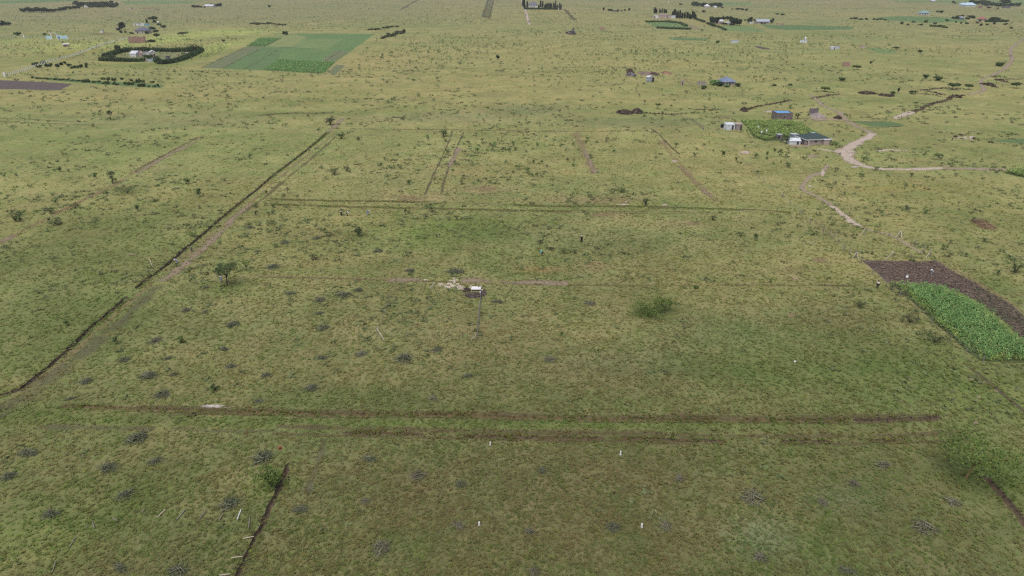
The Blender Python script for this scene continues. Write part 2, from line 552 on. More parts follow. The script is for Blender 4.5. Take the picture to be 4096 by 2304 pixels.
KIND_RGB = {
    'lush': (0.165, 0.205, 0.062), 'spring': (0.330, 0.360, 0.115), 'yellow': (0.310, 0.275, 0.075), 'straw': (0.325, 0.275, 0.118), 'dull': (0.225, 0.215, 0.115),
    'dullgreen': (0.165, 0.180, 0.085), 'tan': (0.250, 0.225, 0.105), 'green': (0.125, 0.158, 0.050), 'blue': (0.155, 0.185, 0.095), 'brown': (0.170, 0.138, 0.072), 'olive': (0.205, 0.205, 0.078),
    'dirt': (0.300, 0.215, 0.120), 'rust': (0.270, 0.165, 0.075),
}
_BL = []
for (u, v, ru, rv, kd, st) in BLOBS:
    cx, cy = gp(u, v)
    _, y1 = gp(u, v - rv); _, y0 = gp(u, v + rv)
    rx = ru / ppm(v)
    _BL.append((cx, cy, rx, max(1e-3, y1 - cy), max(1e-3, cy - y0), np.array(KIND_RGB[kd]), st))

def grass_rgb(x, y):
    """colour of the grass cover at a place on the plain, with haze and vignette painted in by distance"""
    x = np.asarray(x, float); y = np.asarray(y, float)
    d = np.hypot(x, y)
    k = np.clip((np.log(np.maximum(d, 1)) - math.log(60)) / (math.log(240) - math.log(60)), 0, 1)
    near = np.array((0.146, 0.157, 0.065)); far = np.array((0.264, 0.264, 0.108))  # near-to-far ramp: haze, vignette and grazing-view tone painted into the grass colour
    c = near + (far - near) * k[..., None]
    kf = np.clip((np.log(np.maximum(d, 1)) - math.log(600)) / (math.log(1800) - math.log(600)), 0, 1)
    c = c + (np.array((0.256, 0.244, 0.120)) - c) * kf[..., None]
    g = fbm(x * 0.55, y, 26, 4, 3)
    g2 = fbm(x * 0.6, y, 120, 3, 11)
    w = np.clip((g - 0.5) * 2.6, -1, 1)[..., None]
    c = np.where(w > 0, c + (c * np.array((0.74, 0.84, 0.72)) - c) * w * 0.80, c + (c * np.array((1.22, 1.08, 1.08)) - c) * (-w) * 0.75)
    w2 = np.clip((g2 - 0.5) * 2.4, -1, 1)[..., None]
    c = np.where(w2 > 0, c + (c * np.array((0.84, 0.93, 0.84)) - c) * w2 * 0.8, c + (c * np.array((1.12, 0.98, 1.0)) - c) * (-w2) * 0.6)
    wob = 0.75 + 0.5 * fbm(x, y, 9, 3, 29)
    for (cx, cy, rx, ru_, rd_, rgb, st) in _BL:
        dx = (x - cx) / rx
        dy = np.where(y > cy, (y - cy) / ru_, (y - cy) / rd_)
        r2 = (dx * dx + dy * dy) * wob
        w = st * np.clip(1.25 * np.exp(-1.2 * r2) - 0.1, 0, 1)
        c = c + (rgb - c) * w[..., None]
    return c

# ------------------------------------------------------------------ where grass may stand (0 = bare), half-metre cells
GX0, GY0, GC, GNX, GNY = -340.0, 36.0, 0.5, 1360, 900
GRID = np.ones((GNY, GNX), np.float32)
_gx = GX0 + (np.arange(GNX) + 0.5) * GC
_gy = GY0 + (np.arange(GNY) + 0.5) * GC

def mask_poly(pts, val):
    pts = np.asarray(pts, float)
    i0, i1 = np.searchsorted(_gx, [pts[:, 0].min(), pts[:, 0].max()])
    j0, j1 = np.searchsorted(_gy, [pts[:, 1].min(), pts[:, 1].max()])
    if i1 <= i0 or j1 <= j0:
        return
    X, Y = np.meshgrid(_gx[i0:i1], _gy[j0:j1])
    ins = np.zeros(X.shape, bool)
    n = len(pts)
    for a in range(n):
        xa, ya = pts[a]; xb, yb = pts[(a + 1) % n]
        if ya == yb:
            continue
        cond = ((ya > Y) != (yb > Y)) & (X < (xb - xa) * (Y - ya) / (yb - ya) + xa)
        ins ^= cond
    sub = GRID[j0:j1, i0:i1]
    sub[ins] = np.minimum(sub[ins], val) if val <= 1 else val

def mask_line(pts, half, val):
    pts = np.asarray(pts, float)
    for a, b in zip(pts[:-1], pts[1:]):
        lo = np.minimum(a, b) - half; hi = np.maximum(a, b) + half
        i0, i1 = np.searchsorted(_gx, [lo[0], hi[0]]); j0, j1 = np.searchsorted(_gy, [lo[1], hi[1]])
        if i1 <= i0 or j1 <= j0:
            continue
        X, Y = np.meshgrid(_gx[i0:i1], _gy[j0:j1])
        d = b - a; L = d @ d + 1e-9
        t = np.clip(((X - a[0]) * d[0] + (Y - a[1]) * d[1]) / L, 0, 1)
        r = np.hypot(X - a[0] - t * d[0], Y - a[1] - t * d[1])
        sub = GRID[j0:j1, i0:i1]
        m = r < half
        sub[m] = np.minimum(sub[m], val)

def dense(px, step):
    """bearings of a polyline -> points on the plain every `step` metres"""
    P = [np.array(gp(*p)) for p in px]
    out = [P[0]]
    for a, b in zip(P[:-1], P[1:]):
        n = max(1, int(round(np.linalg.norm(b - a) / step)))
        for i in range(1, n + 1):
            out.append(a + (b - a) * i / n)
    return np.array(out)

def side(P):
    d = np.gradient(P, axis=0)
    d /= np.linalg.norm(d, axis=1)[:, None] + 1e-9
    return np.stack([-d[:, 1], d[:, 0]], 1)

# ------------------------------------------------------------------ trenches are cut into the plain
BLACKSOIL = plain('black cotton soil', (0.150, 0.112, 0.074), (0.095, 0.072, 0.050), 2.2, 0.95, 0.1, bump=0.8, bscale=5.0)
MUD = plain('ditch mud', (0.135, 0.104, 0.060), (0.090, 0.070, 0.044), 1.6, 0.95, 0.1, bump=0.6, bscale=4.0)
DITCH = plain('ditch bank', (0.170, 0.130, 0.066), (0.120, 0.096, 0.050), 1.6, 0.95, 0.1, bump=0.8, bscale=4.0)
TRENCHES = [
    # name, label, bearings, half width, depth, material, keep some grass
    ('trench', 'long narrow dark trench running the whole length of the left grassland', [(-130, 1640), (-40, 1597), (0, 1583), (35, 1573), (82, 1558), (129, 1523), (176, 1481), (239, 1429), (298, 1377), (342, 1329), (398, 1282), (457, 1234), (508, 1186)], 0.42, 0.6, BLACKSOIL, 0.0),
    ('trench', 'dark trench stretch between the flat-topped acacia and the far grassland', [(545, 1155), (577, 1126), (636, 1083), (684, 1047), (736, 999), (815, 936), (875, 882), (945, 824), (1024, 762), (1104, 694), (1183, 635), (1263, 571), (1312, 529)], 0.42, 0.6, BLACKSOIL, 0.0),
    ('trench', 'short black trench running towards the viewer at bottom left', [(1157, 1850), (1153, 1862), (1140, 1895), (1117, 1946), (1098, 1990), (1082, 2022), (1065, 2065), (1047, 2105), (1017, 2158), (990, 2220), (964, 2275), (935, 2345)], 0.34, 0.55, BLACKSOIL, 0.1),
    ('trench', 'black trench below the bright green acacia at the lower right edge', [(3938, 1903), (3968, 1938), (3997, 1970), (4038, 2017), (4096, 2087), (4170, 2180)], 0.48, 0.6, BLACKSOIL, 0.0),
    ('ditch', 'upper of two parallel grassy drainage ditches across the foreground', [(240, 1624), (400, 1630), (560, 1634), (760, 1641), (941, 1647), (1152, 1652), (1384, 1658), (1836, 1660), (2131, 1672), (2424, 1678), (2732, 1677), (3202, 1681), (3400, 1681)], 0.36, 0.40, DITCH, 0.45),
    ('ditch', 'dark bare end stretch of the upper foreground ditch', [(3412, 1681), (3496, 1680), (3600, 1676), (3743, 1671), (3765, 1669)], 0.40, 0.55, BLACKSOIL, 0.05),
    ('ditch', 'left muddy stretch of the lower foreground ditch', [(1370, 1731), (1500, 1731), (1640, 1736), (1700, 1739)], 0.34, 0.32, MUD, 0.5),
    ('ditch', 'darkest middle stretch of the lower foreground ditch', [(1850, 1744), (1925, 1746), (2100, 1749), (2250, 1753), (2420, 1753)], 0.40, 0.36, MUD, 0.4),
    ('ditch', 'right muddy stretch of the lower foreground ditch', [(2470, 1752), (2620, 1758), (2760, 1763), (2900, 1765)], 0.34, 0.32, MUD, 0.5),
    ('ditch', 'short dark stretches of the lower foreground ditch near its right end', [(3120, 1766), (3230, 1765), (3330, 1766)], 0.3, 0.35, MUD, 0.3),
    ('ditch', 'last dark stretch of the lower foreground ditch at right', [(3470, 1764), (3555, 1762), (3620, 1759)], 0.3, 0.35, MUD, 0.3),
    ('ditch', 'thin upper line of the double ditch across the middle plots', [(1095, 797), (1342, 804), (1561, 805), (1700, 809)], 0.24, 0.3, DITCH, 0.4),
    ('ditch', 'thin lower line of the double ditch across the middle plots', [(1096, 818), (1422, 828), (1819, 836), (2048, 842), (2287, 846)], 0.20, 0.2, DITCH, 0.5),
    ('ditch', 'thin bare upper line of the double ditch near the pale patches', [(2048, 821), (2300, 826), (2485, 825), (2764, 832), (3072, 842), (3160, 850)], 0.20, 0.2, DITCH, 0.4),
    ('ditch', 'dark ditch line crossing the far left grassland', [(1030, 462), (1100, 456), (1180, 452), (1263, 453), (1330, 452)], 0.8, 0.7, BLACKSOIL, 0.2),
    ('gully', 'dark eroded gully crossing the plain beyond the twin black soil heaps', [(2568, 451), (2600, 453), (2650, 456), (2690, 458), (2735, 454)], 0.9, 0.8, BLACKSOIL, 0.1),
    ('gully', 'thin dark gully above the fenced maize garden', [(2775, 439), (2820, 437), (2870, 438), (2888, 440)], 0.7, 0.7, BLACKSOIL, 0.2),
    ('gully', 'dark gully bending up behind the house with the blue roof', [(2985, 441), (3020, 428), (3072, 418), (3130, 408), (3167, 400)], 0.8, 0.8, BLACKSOIL, 0.1),
    ('gully', 'curved dark gully bank below two round acacias', [(3240, 394), (3263, 392), (3290, 387), (3320, 380), (3362, 377)], 1.0, 0.9, BLACKSOIL, 0.1),
    ('gully', 'jagged dark gully leading up to the winding track at right', [(3649, 452), (3664, 443), (3690, 437), (3684, 430), (3712, 424), (3728, 415), (3760, 409), (3796, 397), (3806, 388), (3840, 383), (3862, 380)], 0.9, 0.9, BLACKSOIL, 0.05),
    ('gully', 'upper arm of the V shaped black gully at right', [(3684, 361), (3720, 358), (3755, 353), (3800, 351), (3850, 356)], 1.1, 0.9, BLACKSOIL, 0.1),
    ('gully', 'middle arm of the V shaped black gully at right', [(3706, 363), (3730, 368), (3752, 373), (3770, 380)], 1.0, 0.9, BLACKSOIL, 0.1),
    ('gully', 'lower arm of the V shaped black gully at right', [(3660, 373), (3690, 375), (3730, 379), (3766, 381)], 0.8, 0.9, BLACKSOIL, 0.1),
    ('gully', 'black gully leaving the right edge beside the winding track', [(3990, 316), (4020, 317), (4100, 316), (4160, 315)], 1.0, 0.9, BLACKSOIL, 0.1),
]

pts2, quads = [], []
back = []
r = 14.0
while r < 12000:                                             # ground vertices thin out with distance
    wide = 62 if r < 3000 else 75
    stp = 0.9 if r < 1500 else 2.0
    for k in np.arange(-wide, wide + 0.01, stp):
        a = math.radians(k + random.uniform(-0.3, 0.3) * stp)
        rr = r * (1 + random.uniform(-0.008, 0.008))
        back.append((rr * math.sin(a), rr * math.cos(a)))
    r *= 1.022 if r < 2500 else 1.12
for rr in (8, 14, 40, 150, 600, 2500, 12000):
    wide = 78
    for k in np.arange(wide, 360 - wide + 0.1, 12):
        a = math.radians(k)
        back.append((rr * math.sin(a), rr * math.cos(a)))
pts2 = [Vector(p) for p in back]
trench_jobs = []
for (nm, lb, px, hw, dp, mt, keep) in TRENCHES:
    far = ppm(px[0][1]) < 12
    P = dense(px, 1.6 if far else 0.55)
    N = side(P)
    n = len(P)
    lo_ = fbm(np.arange(n) * 0.55, np.zeros(n) + len(quads), 5, 3, 61)
    wl_ = hw * (0.35 + 0.6 * RNG.random(n) + 0.9 * lo_); wr_ = hw * (0.35 + 0.6 * RNG.random(n) + 0.9 * (1 - lo_))
    wl_[0] = wr_[0] = wl_[-1] = wr_[-1] = hw * 0.3
    L = P + N * wl_[:, None]; R = P - N * wr_[:, None]
    b = len(pts2)
    pts2 += [Vector(p) for p in L] + [Vector(p) for p in R]
    quads += [(b + n + i, b + n + i + 1, b + i + 1, b + i) for i in range(n - 1)]
    trench_jobs.append((nm, lb, P, N, L, R, hw, dp, mt))
    mask_line(P, hw * 0.9, keep)
vo, eo, fo, _, _, ofo = delaunay_2d_cdt(pts2, [], quads, 0, 1e-5)
GV = np.array([(p.x, p.y) for p in vo])
GF = np.array([f for f, o in zip(fo, ofo) if len(f) == 3 and not o], np.int32)
gverts = np.zeros((len(GV), 3)); gverts[:, :2] = GV
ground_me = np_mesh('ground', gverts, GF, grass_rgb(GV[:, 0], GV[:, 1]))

def grass_ground():
    m, nt, b, out = _nodes('grassland')
    c = _attr(nt, 'col')
    g = _n(nt, 'ShaderNodeNewGeometry')
    n0 = _range(nt, _noise(nt, 0.055, 5.0, 0.6), 0.34, 0.66, 0.86, 1.13)
    n1 = _range(nt, _noise(nt, 0.42, 5.0, 0.68), 0.30, 0.70, 0.82, 1.18)
    n2 = _range(nt, _noise(nt, 2.6, 5.0, 0.75), 0.30, 0.70, 0.80, 1.18)
    c = _mix(nt, 1.0, c, n0, 'MULTIPLY'); c = _mix(nt, 1.0, c, n1, 'MULTIPLY'); c = _mix(nt, 1.0, c, n2, 'MULTIPLY')
    n3 = _range(nt, _noise(nt, 0.13, 4.0, 0.6), 0.36, 0.64, 0.0, 1.0)
    c = _mix(nt, n3, _mix(nt, 1.0, c, (0.86, 0.95, 0.86), 'MULTIPLY'), _mix(nt, 1.0, c, (1.12, 1.05, 1.08), 'MULTIPLY'))
    # green, straw and bare-soil flecks
    tg = _range(nt, _noise(nt, 0.95, 6.0, 0.7), 0.52, 0.68, 0.0, 0.55)
    c = _mix(nt, tg, c, _mix(nt, 1.0, c, (0.78, 1.02, 0.66), 'MULTIPLY'))
    ts = _range(nt, _noise(nt, 0.31, 7.0, 0.75), 0.54, 0.66, 0.0, 0.6)
    c = _mix(nt, ts, c, _mix(nt, 1.0, c, (1.14, 1.03, 0.96), 'MULTIPLY'))
    td = _range(nt, _noise(nt, 1.7, 6.0, 0.75), 0.60, 0.72, 0.0, 0.5)
    c = _mix(nt, td, c, (0.13, 0.105, 0.060))
    nt.links.new(c, b.inputs['Base Color'])
    b.inputs['Roughness'].default_value = 1.0
    b.inputs['Specular IOR Level'].default_value = 0.05
    bp = _n(nt, 'ShaderNodeBump')
    bp.inputs['Strength'].default_value = 0.55
    bp.inputs['Distance'].default_value = 0.25
    nt.links.new(_noise(nt, 2.1, 6.0, 0.75), bp.inputs['Height'])
    nt.links.new(bp.outputs[0], b.inputs['Normal'])
    return m

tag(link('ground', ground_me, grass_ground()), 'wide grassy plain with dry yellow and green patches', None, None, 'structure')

def clod_arrays(P, size, col):
    """lumps of broken soil: squashed octahedra"""
    n = len(P)
    base = np.array([(1, 0, 0), (0, 1, 0), (-1, 0, 0), (0, -1, 0), (0, 0, 0.9), (0, 0, -0.5)], float)
    fb = np.array([(0, 1, 4), (1, 2, 4), (2, 3, 4), (3, 0, 4), (1, 0, 5), (2, 1, 5), (3, 2, 5), (0, 3, 5)])
    s = np.broadcast_to(np.asarray(size, float), (n,))
    V = base[None] * (s[:, None, None] * RNG.uniform(0.6, 1.3, (n, 6, 1)))
    a = RNG.random(n) * 6.28
    ca, sa = np.cos(a)[:, None], np.sin(a)[:, None]
    X = V[..., 0] * ca - V[..., 1] * sa; Y = V[..., 0] * sa + V[..., 1] * ca
    V = np.stack([X, Y, V[..., 2] * 0.75], -1) + P[:, None, :]
    F = fb[None] + 6 * np.arange(n)[:, None, None]
    return V.reshape(-1, 3), F.reshape(-1, 3), np.repeat(col, 6, 0)

CLODM = leafy('soil clod', rough=0.95)
spoil_p, spoil_s = [], []
for (nm, lb, P, N, L, R, hw, dp, mt) in trench_jobs:
    n = len(P)
    dj = dp * (0.75 + 0.5 * RNG.random(n)); dj[0] = dj[-1] = 0.08
    rows = [np.c_[L, np.zeros(n)], np.c_[P + (L - P) * 0.72, -dj * 0.55], np.c_[P + (L - P) * 0.4, -dj], np.c_[P + (R - P) * 0.4, -dj], np.c_[P + (R - P) * 0.72, -dj * 0.55], np.c_[R, np.zeros(n)]]
    V = np.stack(rows, 1); V[:, 1:5, :2] += RNG.normal(size=(n, 4, 2)) * hw * 0.10
    idx = np.arange(n * 6).reshape(n, 6)
    F = np.stack([idx[:-1, :-1], idx[:-1, 1:], idx[1:, 1:], idx[1:, :-1]], -1).reshape(-1, 4)
    tag(link(nm, np_mesh(nm, V.reshape(-1, 3), F), mt), lb, None, None, 'structure')
    if mt is BLACKSOIL:
        k = int(n * (2.2 if nm != 'gully' else 3.2))
        i = RNG.integers(0, n, k)
        sgn = np.where(RNG.random(k) < 0.72, 1.0, -1.0)
        off = hw * (1.0 + RNG.random(k) ** 1.5 * 0.9)
        pp = P[i] + N[i] * (sgn * off)[:, None] + RNG.normal(size=(k, 2)) * 0.12
        spoil_p.append(np.c_[pp, np.full(k, 0.03)]); spoil_s.append((0.10 if nm != 'gully' else 0.30) * (0.5 + RNG.random(k)))
SP = np.concatenate(spoil_p); SS = np.concatenate(spoil_s)
v_, f_, c_ = clod_arrays(SP, SS, pick_cols([(0.055, 0.042, 0.036), (0.075, 0.058, 0.045), (0.040, 0.032, 0.030)], len(SP), 0.25))
tag(link('spoil', np_mesh('spoil', v_, f_, c_), CLODM), 'clods of dark dug soil lying along the trenches', 'soil', None, 'stuff')

# ------------------------------------------------------------------ bare earth: tracks, paths and patches lie on the plain as thin sheets
SAND = earth('pale track sand', (0.47, 0.385, 0.30), (0.35, 0.275, 0.205), (0.58, 0.49, 0.40), 0.5, 6.0, 0.36, 0.62, low=0.25)
SAND2 = earth('worn track soil', (0.36, 0.285, 0.205), (0.265, 0.215, 0.135), (0.40, 0.31, 0.23), 0.5, 6.0, 0.42, 0.76, cover=0.9, low=0.45)
PINK = earth('bare pinkish soil', (0.32, 0.245, 0.165), (0.245, 0.19, 0.125), (0.38, 0.30, 0.215), 0.7, 5.0, 0.50, 0.90, cover=0.85, low=0.6)
GREYS = earth('grey trampled soil', (0.155, 0.145, 0.085), (0.165, 0.165, 0.078), (0.105, 0.092, 0.060), 0.8, 4.0, 0.60, 1.00, cover=0.7, low=0.6)
DARKT = earth('dark wheel rut', (0.105, 0.085, 0.058), (0.155, 0.130, 0.075), (0.060, 0.048, 0.040), 0.9, 4.0, 0.56, 0.95, cover=0.75, low=0.5)
BANK = earth('brown ditch verge', (0.175, 0.135, 0.070), (0.135, 0.105, 0.058), (0.085, 0.068, 0.045), 0.9, 4.0, 0.50, 0.95, cover=0.6, low=0.7)
WHITE = earth('white powdery soil', (0.62, 0.55, 0.50), (0.46, 0.38, 0.33), (0.75, 0.70, 0.66), 0.9, 5.0, 0.62, 0.98, low=0.3)
ORANGE = earth('dry orange soil', (0.31, 0.225, 0.125), (0.26, 0.20, 0.105), (0.36, 0.26, 0.15), 0.8, 4.0, 0.60, 1.00, cover=0.6, low=0.6)
_layer = [0.022]

def strip(name, px, half, mat, label, step=None, keep=None, jag=0.5, off=0.0):
    keep = keep if keep is not None else (0.06 if mat in (SAND, SAND2) else 0.42)
    step = step or max(0.8, 12.0 / ppm(px[0][1]))
    P = dense(px, step)
    if len(P) > 4:
        K = np.array([1, 2, 1]) / 4.0
        for _ in range(2):
            P[1:-1] = P[:-2] * K[0] + P[1:-1] * K[1] + P[2:] * K[2]
    N = side(P); n = len(P)
    P = P + N * off
    h = np.interp(np.linspace(0, 1, n), np.linspace(0, 1, len(np.atleast_1d(half))), np.atleast_1d(half)) if np.ndim(half) else np.full(n, half)
    wob = 1 + jag * (fbm(np.arange(n) * step, np.zeros(n), 6, 3, int(abs(px[0][0])) % 97) - 0.5) * 2
    rows, fade = [], []
    for t, fd in ((-1.7, 0), (-0.75, 0.7), (0, 1), (0.75, 0.7), (1.7, 0)):
        rows.append(np.c_[P + N * (h * wob * t)[:, None], np.full(n, _layer[0])])
        fade.append(np.full(n, fd))
    fade = np.stack(fade, 1); fade[0] = 0; fade[-1] = 0
    V = np.stack(rows, 1)
    idx = np.arange(n * 5).reshape(n, 5)
    F = np.stack([idx[:-1, :-1], idx[:-1, 1:], idx[1:, 1:], idx[1:, :-1]], -1).reshape(-1, 4)
    _layer[0] += 0.0005
    mask_line(P, float(np.mean(h)) * 0.95, keep)
    return tag(link(name, np_mesh(name, V.reshape(-1, 3), F, fade=fade.ravel()), mat), label, None, None, 'structure')

def patch(name, u, v, ru, rv, mat, label, keep=0.1, tilt=0.0):
    n = 28
    a = np.linspace(0, 2 * math.pi, n, endpoint=False)
    k = 0.75 + 0.5 * RNG.random(n); k = (k + np.roll(k, 1) + np.roll(k, -1)) / 3
    V, fd = [], []
    for t, f in ((0, 1.0), (0.55, 0.85), (1.25, 0.0)):
        for i in range(n if t else 1):
            du = ru * t * k[i] * math.cos(a[i]); dv = rv * t * k[i] * math.sin(a[i]) + tilt * du
            x, y = gp(u + du, v + dv)
            V.append((x, y, _layer[0])); fd.append(f)
    F = [(0, 1 + i, 1 + (i + 1) % n) for i in range(n)]
    for i in range(n):
        j = (i + 1) % n
        F += [(1 + i, 1 + n + i, 1 + n + j), (1 + i, 1 + n + j, 1 + j)]
    _layer[0] += 0.0005
    mask_poly([p[:2] for p in V[1:1 + n]], keep)
    return tag(link(name, np_mesh(name, V, np.array(F), fade=fd), mat), label, None, None, 'structure')

